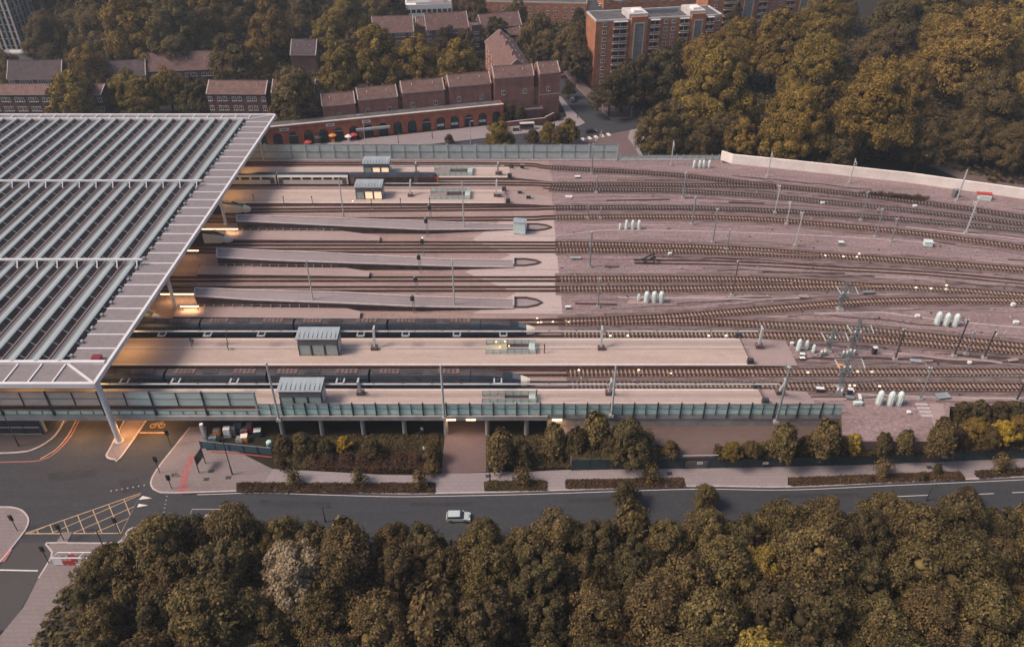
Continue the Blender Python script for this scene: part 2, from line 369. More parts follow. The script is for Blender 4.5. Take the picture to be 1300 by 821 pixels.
# one ground sheet out to the horizon
b = MB(); b.face([(-3000, -1200, ZS - .05), (3000, -1200, ZS - .05), (3000, 5000, ZS - .05), (-3000, 5000, ZS - .05)], 'soil'); struct(b.build('ground'))
wl = [Vector((70.2, 237.6, 0)), Vector((92, 232.5, 0)), Vector((125, 223.5, 0)), Vector((156.3, 212.1, 0)), Vector((215, 188, 0)), Vector((300, 150, 0))]
b = MB(); b.prism([(-260, YF), (XS, YF), (XS, YB + .6), (-260, YB + .6)], -1.2, 0, 'slab', 'concrete'); struct(b.build('track_slab'))
b = MB(); b.prism([(XS, YF), (XR, YF), (XR, YB + .6), (XS, YB + .6)], -1.2, 0, 'ballast', 'concrete'); struct(b.build('ballast_ground'))
fr = xy([(1070, 560), (1203, 560), (1206, 516), (1320, 512)]) + [(300, 100)]
b = MB(); b.prism([(XR, YF), (XR, YB + .6)] + [(70.2, YB + .6)] + [(p.x, p.y + .2) for p in wl] + [(300, 60)] + fr[::-1][1:] , -6, 0, 'ballast', 'brown_earth'); struct(b.build('ballast_ground'))
# undercroft
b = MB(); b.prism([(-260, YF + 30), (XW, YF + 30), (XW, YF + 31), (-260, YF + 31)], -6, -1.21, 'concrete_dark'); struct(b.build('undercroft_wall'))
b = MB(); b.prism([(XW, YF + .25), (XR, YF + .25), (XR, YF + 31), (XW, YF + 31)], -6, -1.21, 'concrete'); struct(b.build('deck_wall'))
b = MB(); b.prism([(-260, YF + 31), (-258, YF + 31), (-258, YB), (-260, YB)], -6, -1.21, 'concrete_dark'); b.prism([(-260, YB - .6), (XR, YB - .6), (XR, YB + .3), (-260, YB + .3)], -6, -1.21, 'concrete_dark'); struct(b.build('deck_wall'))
# terrace behind the green hoarding
hl = px([(725, 596), (870, 594), (970, 592), (1098, 589), (1300, 581), (1420, 575)], ZS)
b = MB(); b.prism([(XW + 3, YF + .2)] + [(p.x, p.y + .3) for p in hl] + [(150, 121), (hl[0].x + 60, YF + .2)], -6, -3.2, 'brown_earth'); struct(b.build('terrace_ground'))
# front street: asphalt sheet, pavements with kerbs
road = [(-60, 530), (232, 530), (232, 628), (330, 624), (420, 626), (500, 628), (560, 627), (640, 625), (720, 623), (880, 618), (1000, 619), (1140, 613), (1300, 606), (1420, 600), (1500, 640), (1300, 650), (1000, 668), (600, 690), (300, 700), (150, 730), (-60, 830), (-200, 830)]
rp_ = xy(road, ZS); rp_[0] = (-130, YF + 29); rp_[1] = (at(232, 530, ZS).x, YF + 29)
b = MB(); b.prism(rp_, ZS - .3, ZS - .02, 'asphalt'); struct(b.build('road'))
KZ = ZS + .13
def slab_px(name, pts, top, m, ms='pale_kerb', z0=ZS - .3, extra=None):
    b = MB(); P = xy(pts, top)
    if extra: P = extra(P)
    b.prism(P, z0, top, m, ms); return struct(b.build(name))
def kerb(pts, z=KZ, wd=.3, m='pale_kerb', closed=False):
    L = smoothline(px(pts, 0), 1.5); L = [at_ for at_ in L]
    b = MB(); b.ribbon([Vector((p.x, p.y, 0)) for p in [Vector(q) for q in L]], wd / 2, z + .012, .2, m); return struct(b.build('kerb'))
def kerb_z(pts, z=KZ, wd=.3, m='pale_kerb'):
    L = smoothline(px(pts, z), 1.5); b = MB(); b.ribbon([Vector((p.x, p.y, 0)) for p in L], wd / 2, z + .012, .25, m); return struct(b.build('kerb'))
rt_edge = [(241, 542), (222, 566), (203, 590), (193, 606), (192, 616), (200, 623), (222, 625), (330, 622), (420, 624), (500, 626), (560, 625.5), (640, 624), (720, 621.5), (880, 616.5), (1000, 617.5), (1140, 611.5), (1300, 604.5), (1420, 598)]
slab_px('pavement', rt_edge[:8] + [(346, 595), (300, 572), (262, 571), (262, 541)], KZ, 'pavement')
slab_px('footpath', rt_edge[7:] + [(1420, 575), (1300, 581.5), (1098, 589.5), (970, 592.5), (870, 594.5), (725, 596), (650, 599), (560, 601), (540, 603), (480, 602), (389, 597), (346, 595)], KZ - .004, 'light_pavement')
kerb_z(rt_edge)
pv = px([(560, 601), (617, 599), (611, 540), (566, 540)], KZ + .004)
b = MB(); b.prism([(pv[0].x, pv[0].y + .02), (pv[1].x, pv[1].y + .02), (pv[1].x, YF + 12), (pv[0].x, YF + 12)], ZS - .2, KZ + .004, 'drive_paving'); struct(b.build('driveway'))
slab_px('pavement', [(0, 643), (15, 643.5), (27, 647), (34, 654), (36, 661), (32, 672), (15, 694), (0, 712), (-80, 790), (-120, 643)], KZ, 'pavement')
kerb_z([(-60, 642), (0, 643), (15, 643.5), (27, 647), (34, 654), (36, 661), (32, 672), (15, 694), (0, 712), (-40, 752)])
slab_px('pavement', [(64, 688), (150, 688), (160, 676), (168, 669), (196, 669), (262, 666), (262, 674), (160, 720), (130, 740), (112, 770), (80, 830), (-60, 880), (30, 770), (49, 733), (68, 703), (60, 694)], KZ, 'pavement')
kerb_z([(49, 733), (62, 712), (66, 700), (58, 690), (70, 688.5), (150, 688), (160, 676), (168, 669.5), (196, 669), (262, 666)])
slab_px('crossing_paving', [(-30, 790), (4, 712), (26, 688), (62, 688), (68, 703), (44, 742), (10, 800)], ZS + .01, 'warm_asphalt')
slab_px('traffic_island', [(80, 675), (92, 675), (84, 690), (70, 690)], KZ, 'pavement')
slab_px('traffic_island', [(188, 530), (153, 580), (146, 582.5), (138, 581), (135, 577), (139, 570), (158, 530)], KZ, 'pavement', extra=lambda P: [(P[0][0] + 1, YF + 20)] + P[1:-1] + [(P[-1][0] + 1, YF + 20)])
kerb_z([(190, 527), (153, 580), (146, 582.5), (138, 581), (135, 577), (139, 570), (161, 527)], wd=.35)
slab_px('pavement', [(84, 528), (78, 540), (70, 552), (58, 562), (42, 570), (20, 574), (-60, 576), (-200, 545), (-200, 528)], KZ, 'warm_asphalt', extra=lambda P: [(P[0][0] + 8, YF + 28)] + P[1:-1] + [(P[-1][0], YF + 28)])
kerb_z([(90, 520), (84, 528), (78, 540), (70, 552), (58, 562), (42, 570), (20, 574), (-60, 576)], wd=.35)
def marking(name, pts, wd, m='white_line', z=ZS - .008, smooth=False):
    P = px(pts, z); P = smoothline(P, 1.2) if smooth else P
    b = MB(); b.ribbon([Vector((p.x, p.y, 0)) for p in P], wd / 2, z, .006, m); o = struct(b.build(name)); return o
marking('lane_kerb_line', [(118, 520), (102, 532), (90, 553), (72, 573), (51, 584), (15, 586), (-40, 587)], .3, 'tactile_red', smooth=True)
marking('lane_kerb_line', [(112, 520), (98, 532), (86, 553), (70, 571), (51, 582)], .2, 'yellow_line', smooth=True)
marking('stop_line', [(171, 549), (211, 549)], .35, 'yellow_line')
# yellow box junction
A_, B_, C_ = (31, 677), (179, 625.5), (153.5, 676.5)
marking('box_marking', [A_, B_, C_, A_], .2, 'yellow_line')
def lerp(p, q, t): return (p[0] + (q[0] - p[0]) * t, p[1] + (q[1] - p[1]) * t)
def inside_cut(p, q):  # clip a line against the triangle
    tri = [Vector(A_), Vector(B_), Vector(C_)]; p, q = Vector(p), Vector(q); ts = []
    for i in range(3):
        a, c = tri[i], tri[(i + 1) % 3]; d = q - p; e = c - a; den = d.x * e.y - d.y * e.x
        if abs(den) < 1e-6: continue
        t = ((a.x - p.x) * e.y - (a.y - p.y) * e.x) / den; s_ = ((a.x - p.x) * d.y - (a.y - p.y) * d.x) / den
        if -.001 <= s_ <= 1.001: ts.append(t)
    ts.sort()
    return (tuple(p + (q - p) * ts[0]), tuple(p + (q - p) * ts[-1])) if len(ts) > 1 and ts[-1] - ts[0] > .02 else None
for x0 in (40, 59, 79, 99, 121, 144, 166):
    s_ = inside_cut((x0 - 6, 640), (x0 + 10, 676 + 4))
    if s_: marking('box_marking', s_, .15, 'yellow_line', ZS - .003)
for k in range(4):
    s_ = inside_cut((30 + 27 * k, 680), (150 + 27 * k, 628))
    if s_: marking('box_marking', s_, .15, 'yellow_line', ZS + .001)
def poly_mark(name, pts, m='white_line', z=ZS - .008):
    b = MB(); b.prism(xy(pts, z), z - .006, z, m); return struct(b.build(name))
poly_mark('give_way_marking', [(181, 629), (193, 632), (176, 634)]); poly_mark('give_way_marking', [(176, 639), (188, 641), (174, 643.5)])
marking('lane_line', [(0, 723), (48, 724)], .25, z=ZS + .016)
marking('bay_marking', [(237, 664), (244, 646), (285, 646)], .14, 'pale_kerb'); 
marking('edge_line', [(250, 627.5), (330, 625.5), (420, 628), (500, 630), (560, 629.4), (640, 627.8), (720, 625.5), (880, 620.5), (1000, 621.5), (1140, 615.5), (1300, 608.5), (1420, 602)], .12, smooth=True)
for a, c in (((1135, 630), (1180, 628)), ((1240, 627), (1262, 626)), ((1285, 625), (1310, 624))): marking('lane_line', [a, c], .13)
for k in range(7): marking('crossing_studs', [(140 + k * 7, 623 - k * 1.2), (142 + k * 7, 622.6 - k * 1.2)], .25, 'pale_kerb'); marking('crossing_studs', [(206 + 0.9 * k, 660 - 5 * k), (206.7 + .9 * k, 659 - 5 * k)], .25, 'pale_kerb')
for i, pts in enumerate(([(60, 600), (120, 596), (124, 606), (62, 611)], [(330, 634), (420, 637), (420, 644), (330, 641)], [(520, 637), (600, 637), (600, 642), (520, 642)], [(720, 632), (830, 628), (830, 634), (720, 638)], [(150, 610), (176, 606), (180, 622), (156, 626)], [(990, 628), (1090, 625), (1090, 629), (990, 633)])):
    b = MB(); b.prism(xy(pts, ZS), ZS - .03, ZS - .016, 'road_patch'); struct(b.build('road_patch'))
for bx, by in ((268, 598), (290, 606), (262, 608), (430, 632), (640, 632), (96, 640), (1010, 626), (300, 632), (1180, 593), (850, 601), (620, 604)):
    p = at(bx, by, KZ); b = MB(); b.box((0, 0, 0), (1.1, .8, .02), 'dark_steel', .1); struct(b.build('drain_cover', loc=(p.x, p.y, (KZ + .006) if by < 626 and bx != 96 else ZS - .006)))
# bicycle symbols on the road
def bike_mark(cx, cy, s, m):
    c = at(cx, cy, ZS); b = MB(); z = ZS + .002
    def ring(ox, oy, r):
        P = [Vector((c.x + ox + r * math.cos(t * .5236), c.y + oy + r * math.sin(t * .5236), 0)) for t in range(13)]
        b.ribbon(P, .12 * s, z, .006, m)
    def ln(x0, y0, x1, y1): b.ribbon([Vector((c.x + x0 * s, c.y + y0 * s, 0)), Vector((c.x + x1 * s, c.y + y1 * s, 0))], .1 * s, z, .006, m)
    ring(-.9 * s, 0, .6 * s); ring(.9 * s, 0, .6 * s); ln(-.9, 0, -.4, .9); ln(-.4, .9, .55, .9); ln(.55, .9, .9, 0); ln(-.4, .9, .1, .1); ln(.1, .1, .55, .9); ln(.4, 1.2, .75, 1.2)
    return struct(b.build('cycle_marking'))
bike_mark(200, 540, 1.0, 'yellow_line'); bike_mark(262, 657, .8, 'pale_kerb')
# tactile strip, planting strips
poly_mark('tactile_paving', [(224, 625), (231, 600), (240, 577), (248, 577), (240, 600), (237, 618), (241, 618), (240, 625)], 'tactile_red', KZ + .008)
marking('red_line', [(268, 573.5), (300, 575), (345, 580)], .35, 'red_line', KZ + .006)
marking('tactile_paving', [(2, 713), (12, 697)], 1.1, 'tactile_red', KZ + .008)
for pts in ([(300, 612.5), (420, 614), (551, 614), (554, 625), (500, 625), (420, 623), (300, 620)], [(614, 611.5), (694, 611), (695, 621.5), (615, 623)], [(717, 609.5), (868, 609), (871, 615.8), (718, 620)],
            [(1000, 607.5), (1120, 604), (1221, 600), (1226, 608), (1140, 610), (1000, 615.5)], [(1236, 600), (1420, 590), (1420, 596.5), (1300, 602.5), (1240, 605.5)]):
    b = MB(); b.prism(xy(pts, KZ), KZ - .1, KZ + .03, 'soil'); struct(b.build('planting_bed'))
# back streets
rbk = [(310, 196), (420, 196), (520, 187), (600, 178), (680, 168), (735, 161), (744, 156), (726, 137), (708, 118), (698, 100), (688, 77), (684, 60), (694, 60), (702, 76), (712, 92), (726, 106), (752, 131), (775, 152), (806, 149), (840, 141), (900, 130), (900, 148), (860, 152), (808, 163), (735, 176), (690, 184), (660, 200), (600, 208), (420, 212), (310, 212)]
b = MB(); b.prism(xy(rbk, ZS), ZS - .2, ZS - .01, 'asphalt'); struct(b.build('back_road'))
slab_px('back_pavement', [(300, 192), (340, 188), (417, 181), (640, 157), (690, 160), (720, 148), (708, 122), (712, 122), (726, 139), (743, 156), (735, 160), (680, 167.5), (600, 177), (520, 186), (420, 195), (300, 195.5)], KZ, 'light_pavement')
slab_px('back_pavement', [(727, 106), (752, 130), (776, 151.5), (806, 148.5), (835, 140), (780, 134), (745, 110), (716, 82), (704, 77)], KZ, 'drive_paving')
slab_px('back_pavement', [(691, 189), (737, 177), (800, 165), (797, 175), (806, 187), (815, 205), (690, 205)], KZ, 'drive_paving')
slab_px('back_pavement', [(800, 165), (812, 163), (818, 175), (812, 190), (822, 206), (815, 205), (806, 187), (797, 175)], KZ + .01, 'light_pavement')
for k in range(5): poly_mark('zebra_marking', [(737 + 8 * k, 175.5 - 1.5 * k), (741 + 8 * k, 174.8 - 1.5 * k), (744 + 8 * k, 178 - 1.5 * k), (740 + 8 * k, 178.8 - 1.5 * k)], z=KZ + .008)
b = MB(); b.prism(xy([(752, 0), (772, 0), (764, 18), (745, 18)], ZS), ZS - .2, ZS - .01, 'asphalt'); struct(b.build('back_road'))
b = MB(); b.prism(xy([(662, 28), (680, 20), (705, 44), (690, 52)], ZS), ZS - .2, ZS - .01, 'warm_asphalt'); struct(b.build('back_road'))
b = MB(); b.prism(xy([(1180, 210), (1260, 200), (1310, 230), (1310, 250), (1230, 232)], ZS), ZS - .2, ZS + .02, 'brown_earth'); struct(b.build('bare_earth'))
b = MB(); b.prism(xy([(1178, 512), (1197, 512), (1203, 545), (1188, 548)]), -.02, .016, 'platform_concrete'); struct(b.build('earth_path'))
# ---------------------------------------------------------------- platforms
def platform(name_label, poly, ramp=None, m='platform_paving', z=1.0, sides='rust_steel', edge=((0, 1),)):
    t = thing('platform', name_label, 'platform', (0, 0, 0), 0, 'station platforms')
    b = MB(); b.prism(poly, 0, z, m, sides); b.build('platform_slab', t)
    if ramp: b = MB(); b.prism(ramp[0], 0, ramp[1], 'platform_concrete', sides); b.build('end_ramp', t)
    return t
def edges(t, lines, z=1.0, m='white_line', wd=.16):
    for a, c in lines:
        b = MB(); b.ribbon([Vector((a[0], a[1], 0)), Vector((c[0], c[1], 0))], wd, z + .012, .02, m); b.build('edge_line', t)
XL = -200
def plat_px(lab, ytop, ybot, xend, rampend, m='platform_paving', xl=XL, ends=None):
    y1 = at(650, ytop, 1).y; y0 = at(650, ybot, 1).y; e = at(xend, (ytop + ybot) / 2, 1).x
    P = [(xl, y0), (e, y0), (e, y1), (xl, y1)]
    rr = None
    if rampend:
        r1 = at(rampend[0], rampend[1], .1); r2 = at(rampend[2], rampend[3], .1)
        rr = ([(e, y0), (r2.x, r2.y), (r1.x, r1.y), (e, y1)], [1.0, .12, .12, 1.0])
    t = platform(lab, P, rr, m); edges(t, [((xl, y0 + .45), (e, y0 + .45)), ((xl, y1 - .45), (e, y1 - .45))])
    return t, y0, y1, e
pA = plat_px('narrow far platform along the back fence', 212.5, 225.5, 652, (700, 221, 702, 231))
pB = plat_px('second platform from the back fence, beside the white and dark train', 241, 258, 640, (700, 250, 703, 261))
pF = plat_px('wide paved platform between the two dark streamlined trains', 429, 464, 950, (997, 432, 1013, 464.5))
pG = plat_px('front platform just behind the glass fence', 493, 514, 968, (1024, 497, 1036, 513))
# raised ramp walkways falling to the right, each with a dark side wall and a lower strip in front
def walkway(lab, top, bot, low, zs, wall_end=None):
    """top / bot: pixel points of the grey upper surface's far and near edge, zs: its heights along; low: polygon of the strip in front"""
    t = thing('ramp_walkway', lab, 'ramp', (0, 0, 0), 0, 'ramp walkways')
    T = [at(p[0], p[1], z) for p, z in zip(top, zs)]; B = [at(p[0], p[1], z) for p, z in zip(bot, zs)]
    for q in (T, B):
        q.insert(0, q[0] + (q[0] - q[1]) * .02)
    b = MB(); n = len(T)
    for i in range(n - 1):
        b.face([B[i], B[i + 1], T[i + 1], T[i]], 'ramp_grey')
        for q, fl in ((B, 0), (T, 1)):
            f_ = [Vector((q[i].x, q[i].y, 0)), Vector((q[i + 1].x, q[i + 1].y, 0)), q[i + 1], q[i]]
            b.face(f_[::-1] if fl else f_, 'dark_wall')
    for i, fl in ((0, 1), (n - 1, 0)):
        f_ = [Vector((B[i].x, B[i].y, 0)), Vector((T[i].x, T[i].y, 0)), T[i], B[i]]; b.face(f_[::-1] if fl else f_, 'dark_wall')
    b.build('walkway_deck', t)
    for q, s_ in ((T, 1), (B, -1)):
        b = MB()
        for i in range(n - 1): b.bar(q[i] + Vector((0, 0, .12)), q[i + 1] + Vector((0, 0, .12)), .4, .28, 'pale_kerb')
        b.build('kerb', t)
    b = MB(); b.bar(T[0] + Vector((0, 0, .13)), B[0] + Vector((0, 0, .13)), .4, .3, 'pale_kerb'); b.build('kerb', t)
    if low:
        b = MB(); b.prism(xy(low, .8), 0, .8, 'platform_concrete', 'rust_steel'); b.build('lower_strip', t)
        # row of pale posts along the foot of the wall
        b = MB(); a = at(low[0][0], low[0][1], .8); c = at(low[1][0], low[1][1], .8); k = 0; L = (c - a).length; d = (c - a).normalized()
        while k < L: b.box((a.x + d.x * k, a.y + d.y * k - .5, 1.25), (.18, .18, .9), 'pale_kerb'); k += 2.3
        b.bar(Vector((a.x, a.y - .5, 1.6)), Vector((c.x, c.y - .5, 1.6)), .07, .07, 'galv'); b.build('railing', t)
    return t
walkway('upper grey ramp walkway ending near the green kiosk', [(303, 273.5), (420, 277), (540, 281.5), (660, 286)], [(303, 281), (420, 286.5), (540, 292), (660, 291)], [(288, 292), (430, 292.5), (482, 299), (482, 305.5), (400, 305), (286, 304)], (3.0, 2.4, 1.3, .15))
walkway('middle grey ramp walkway between two pairs of slab tracks', [(277, 316), (350, 319), (438, 322.7), (561, 329.5), (652, 331)], [(277, 327), (350, 331), (438, 334), (561, 338), (652, 339.5)], [(255, 337), (430, 338.5), (470, 344.5), (468, 351), (380, 349.5), (250, 348)], (3.0, 2.7, 2.2, 1.2, .15))
walkway('near grey ramp walkway behind the longer dark train', [(249, 366), (320, 369), (430, 371.5), (530, 377), (652, 380.5)], [(249, 376), (320, 381), (430, 385), (530, 389.5), (652, 391.5)], [(225, 388.5), (430, 389), (458, 395), (456, 405.5), (380, 403.5), (220, 402)], (3.0, 2.7, 2.2, 1.3, .15))
# kerbed pointed pits at the ramps' feet
for lab, a, c, yc, hw in (('kerbed pointed pit at the foot of the middle ramp', 652, 686, 333.5, 1.6), ('kerbed pointed pit at the foot of the near ramp', 652, 688, 384.5, 2.0), ('kerbed pointed pit beside the green kiosk', 668, 700, 289, 1.8)):
    p = at(a, yc); q = at(c, yc); t = thing('kerbed_pit', lab, 'pit', p, 0, 'kerbed pits at the ramp feet'); L = q.x - p.x
    out = [Vector((0, hw, 0)), Vector((L * .45, hw, 0)), Vector((L * .8, hw * .6, 0)), Vector((L, 0, 0)), Vector((L * .8, -hw * .6, 0)), Vector((L * .45, -hw, 0)), Vector((0, -hw, 0))]
    b = MB(); b.prism([(v.x, v.y) for v in out], .004, .02, 'ramp_grey'); b.build('pit_floor', t)
    b = MB(); b.ribbon(out, .2, .4, .4, 'dark_wall', 'rail_bed'); b.build('kerb', t)
    b = MB(); b.box((0, 0, .45), (.35, hw * 2.2, .9), 'pale_kerb'); b.build('end_wall', t)
# pale concrete apron at the joint
for pts in ([(640, 277), (704, 277), (714, 398), (600, 398), (655, 372), (590, 345), (648, 324), (600, 304)],):
    b = MB(); b.prism([(XS - .02 if x > 30 * 0 + XS - 4 else x, y) for x, y in xy(pts, .01)], -.02, .003, 'apron'); struct(b.build('concrete_apron'))
# ================================================================ railway tracks
TR = {}
def track(key, lab, pts, dark=False, sleep=True, sx0=None, bed=True, seed=0):
    P = smoothline(px(pts), 2.0); P = [Vector((p.x, p.y, 0)) for p in P]
    t = thing('railway_track', lab, 'railway track', (0, 0, 0), 0, 'railway tracks'); TR[key] = P
    z = .006 + .001 * seed
    n = len(P)
    if bed:
        Pb = [p for p in P if p.x >= XS - 1.5]
        if len(Pb) > 2: b = MB(); b.ribbon(Pb, 2.75, z - .0025, .02, 'bed_shoulder'); b.build('bed_shoulder', t); b = MB(); b.ribbon(Pb, 1.65, z, .02, 'rail_bed_dark' if dark else 'rail_bed'); b.build('track_bed', t)
        Pa = [p for p in P if p.x <= XS + 1]
        if len(Pa) > 2:
            b = MB(); b.ribbon([p + Vector((0, .86, 0)) for p in Pa], .62, z, .02, 'rail_bed'); b.build('rail_channel', t); b = MB(); b.ribbon([p - Vector((0, .86, 0)) for p in Pa], .62, z, .02, 'rail_bed'); b.build('rail_channel', t)
    for s_ in (-1, 1):
        Q = []
        for i, p in enumerate(P):
            d = (P[min(i + 1, n - 1)] - P[max(i - 1, 0)]).normalized(); Q.append(p + Vector((-d.y, d.x, 0)) * .86 * s_)
        b = MB(); b.ribbon(Q, .11, .34, .34, 'rail_steel'); b.build('rail', t)
    if sleep:
        b = MB(); acc = 0; x0 = XS if sx0 is None else sx0
        for i in range(n - 1):
            L = (P[i + 1] - P[i]).length; d = (P[i + 1] - P[i]).normalized()
            while acc < L:
                p = P[i] + d * acc; acc += .92
                if p.x < x0 or p.x > 235: continue
                b.box((p.x, p.y, .09 + .002 * seed), (.34, 2.6, .18), 'sleeper_grey' if dark else 'sleeper', math.atan2(d.y, d.x))
            acc -= L
        stuff(b.build('sleeper', t))
    return t
TE = 1420
track('T1', 'uppermost track, running from the far platform and curving along the white wall', [(60, 208), (300, 208), (640, 209), (700, 213), (850, 222), (960, 234), (1040, 242), (1158, 256), (1298, 276), (TE, 298)], True, seed=0)
track('T2', 'track leaving the gap between the two far platforms and joining the uppermost track', [(60, 233), (300, 233), (640, 233.5), (700, 235), (800, 234.5), (870, 235.5), (930, 236), (985, 238)], True, seed=1)
track('T3', 'second track below the white wall, branching off beside the far platforms', [(690, 238), (730, 241), (850, 242.3), (960, 248.5), (1040, 255.7), (1158, 267.8), (1298, 285), (TE, 304)], True, seed=2)
track('T4', 'dark track just below the far platforms, outer one of two parallel tracks', [(60, 268), (280, 268), (640, 265), (705, 264), (850, 264), (960, 267), (1062, 272.6), (1158, 280), (1298, 293), (TE, 309)], True, seed=3)
track('T5', 'track above the upper ramp walkway with pale sleepers on its right half', [(60, 280), (280, 280), (640, 278), (705, 276.3), (850, 275.6), (960, 278.5), (1040, 284.7), (1158, 296), (1298, 314.7), (TE, 334)], seed=4)
track('T6', 'track below the upper ramp walkway, upper one of a converging pair', [(60, 309), (280, 309.5), (705, 310), (850, 313), (908, 315), (978, 319), (1048, 324.6), (1158, 332), (1298, 343), (TE, 354)], seed=5)
track('T7', 'track just above the middle ramp walkway, joining its neighbour beyond the siding buffer', [(60, 318.5), (280, 318.5), (705, 317.8), (830, 318.5), (908, 320), (978, 322.7), (1040, 325.5)], seed=6)
track('T8', 'bare siding track that ends at the dark buffer stop', [(815, 333), (900, 334), (978, 336.7), (1060, 341.5), (1174, 347.5), (1298, 359), (TE, 370)], sleep=False, bed=False, seed=0)
track('T9', 'track between the middle and the near ramp walkway, upper one of its pair', [(60, 354.5), (280, 354.5), (705, 354.3), (850, 354.2), (960, 355.3), (1040, 359), (1110, 363.5), (1185, 367), (1298, 375), (TE, 383)], seed=1)
track('T10', 'track just above the near ramp walkway, lower one of its pair', [(60, 367), (280, 367), (705, 366.8), (850, 366.5), (960, 365.2), (1060, 364.8), (1120, 365)], seed=2)
track('T11', 'track behind the longer dark train, continuing straight into the yard', [(60, 409), (280, 409), (690, 409), (857, 408), (970, 412), (1080, 417), (1149, 424), (1300, 440), (TE, 453)], seed=3)
track('T11b', 'diverging track that climbs away to the yard above the three domed cabinets', [(690, 409), (760, 406.5), (857, 402), (970, 393), (1080, 384.5), (1175, 381.5), (1300, 382), (TE, 384)], seed=4)
track('T12', 'track under the longer dark train, along the wide paved platform', [(60, 424), (678, 424), (960, 425.8), (1080, 429), (1149, 434), (1300, 446.5), (TE, 458)], seed=5)
track('T13', 'track between the wide paved platform and the shorter dark train', [(60, 473), (700, 473), (970, 472.6), (1123, 472.6), (TE, 473)], seed=6)
track('T14', 'track under the shorter dark train, nearest to the front platform', [(60, 489), (700, 489), (970, 490.2), (1149, 490.4), (1300, 491.5), (TE, 492.5)], seed=7)
# rusty streaks, worn walkways and spilled stone running along the tracks
b = MB(); sr = random.Random(17)
for key, P in TR.items():
    Q = [p for p in P if p.x > XS + 1 and p.x < 200]
    for k in range(26):
        if len(Q) < 20: break
        i0 = sr.randrange(0, len(Q) - 8); ln = sr.randrange(5, 26); seg = Q[i0:i0 + ln]; o_ = sr.choice((-1, 1)) * sr.uniform(2.2, 5.2)
        if len(seg) < 4: continue
        n = len(seg); pts = []
        for i, p in enumerate(seg):
            d = (seg[min(i + 1, n - 1)] - seg[max(i - 1, 0)]).normalized(); pts.append(p + Vector((-d.y, d.x, 0)) * (o_ + .25 * math.sin(i * .9 + k)))
        if any(p.y > YB - 4 or p.y < YF + 2 for p in pts): continue
        b.ribbon(pts, sr.uniform(.06, .38), .0008 + .00002 * k, .01, sr.choice(('bed_shoulder', 'bed_shoulder', 'rail_bed', 'platform_concrete', 'rail_bed_dark')))
stuff(b.build('ballast_streaks'))
# pale cable troughs and loose rails lying in the ballast: parts of the ground
def trough(pts, wd=.35, m='pale_kerb', z=.1):
    P = [Vector((p.x, p.y, 0)) for p in smoothline(px(pts), 2)]
    b = MB(); b.ribbon(P, wd / 2, z, .12, m); return b
TROUGHS = [('pale cable trough passing the four domed cabinets in mid yard', [(705, 300), (738, 296), (765, 292.5), (850, 293), (960, 296), (1090, 302), (1188, 309)]),
           ('pale cable trough along the lower group of four domed cabinets', [(785, 378), (870, 378.5), (960, 380), (1016, 378.5)]),
           ('pale cable trough running past the three domed cabinets on the right', [(1034, 398), (1060, 397.5), (1110, 396.5), (1130, 398), (1180, 404.5), (1240, 411), (1300, 416), (1400, 424)]),
           ('pale cable trough along the wall side curve', [(1150, 288), (1200, 294), (1298, 304), (1400, 320)]),
           ('pale cable trough in front of the lowest track', [(1080, 500), (1150, 503), (1200, 504.5), (1300, 506)])]
for lab, pts in TROUGHS:
    tag(trough(pts).build('cable_trough'), lab, 'cable trough', 'cable troughs in the ballast')
for lab, pts in [('spare rusty rail lying beside the siding', [(968, 345), (1020, 346.5), (1072, 347.5)]), ('spare rusty rail lying left of the lower domed cabinets', [(730, 385.5), (783, 387)]),
                 ('spare rusty rail lying in the dark patch between the upper tracks', [(770, 255), (850, 253.5)]), ('short rusty bar lying left of the buffer stop', [(768, 339), (786, 339)]), ('spare rusty rail lying near the right end of the dark track', [(925, 257), (970, 258.5)])]:
    tag(trough(pts, .55, 'rail_steel', .22).build('spare_rail'), lab, 'rail', 'spare rails on the ballast')

# ================================================================ canopy
ZC = 11.0; CX = -80.4; CY0 = 113.7; CY1 = 251.6; CXL = -215.0
IX = CX - 8.2; IY0 = CY0 + 6.2; IY1 = CY1 - 4.2
can = thing('station_canopy', 'large white framed train shed roof of sawtooth glazed ridges over the platforms', 'station roof', (0, 0, 0))
b = MB()
b.bar((CXL, CY0, ZC - .1), (CX, CY0, ZC - .1), .65, 1.1, 'canopy_white'); b.bar((CX, CY0 - .3, ZC - .1), (CX, CY1 + .3, ZC - .1), .6, 1.0, 'canopy_white'); b.bar((CXL, CY1, ZC - .1), (CX, CY1, ZC - .1), .7, 1.3, 'canopy_white')
b.build('edge_beam', can)
b = MB()
b.prism([(CXL, CY0 + .45), (CX - .45, CY0 + .45), (CX - .45, CY1 - .4), (CXL, CY1 - .4), (CXL, IY1), (IX, IY1), (IX, IY0), (CXL, IY0)], ZC - .5, ZC + .1, 'canopy_lattice'); b.build('border_panel', can)
P_ = 4.72; NB = 27
def strut(p, q, wd=.4):
    b = MB(); b.bar(p, q, wd * .72, .3, 'canopy_white'); b.build('border_strut', can)
for i in range(40):
    y = IY0 + i * 4.65
    if y < IY1 + 2: strut((IX, y, ZC + .2), (CX - .4, y, ZC + .2))
for i in range(NB + 1):
    x = IX - i * P_
    strut((x, CY0 + .4, ZC + .2), (x, IY0, ZC + .2)); strut((x, IY1, ZC + .2), (x, CY1 - .3, ZC + .2), .45)
strut((IX, IY0, ZC + .25), (CX - .2, CY0 + .2, ZC + .25), .6); strut((IX, IY1, ZC + .25), (CX - .2, CY1 - .2, ZC + .25))
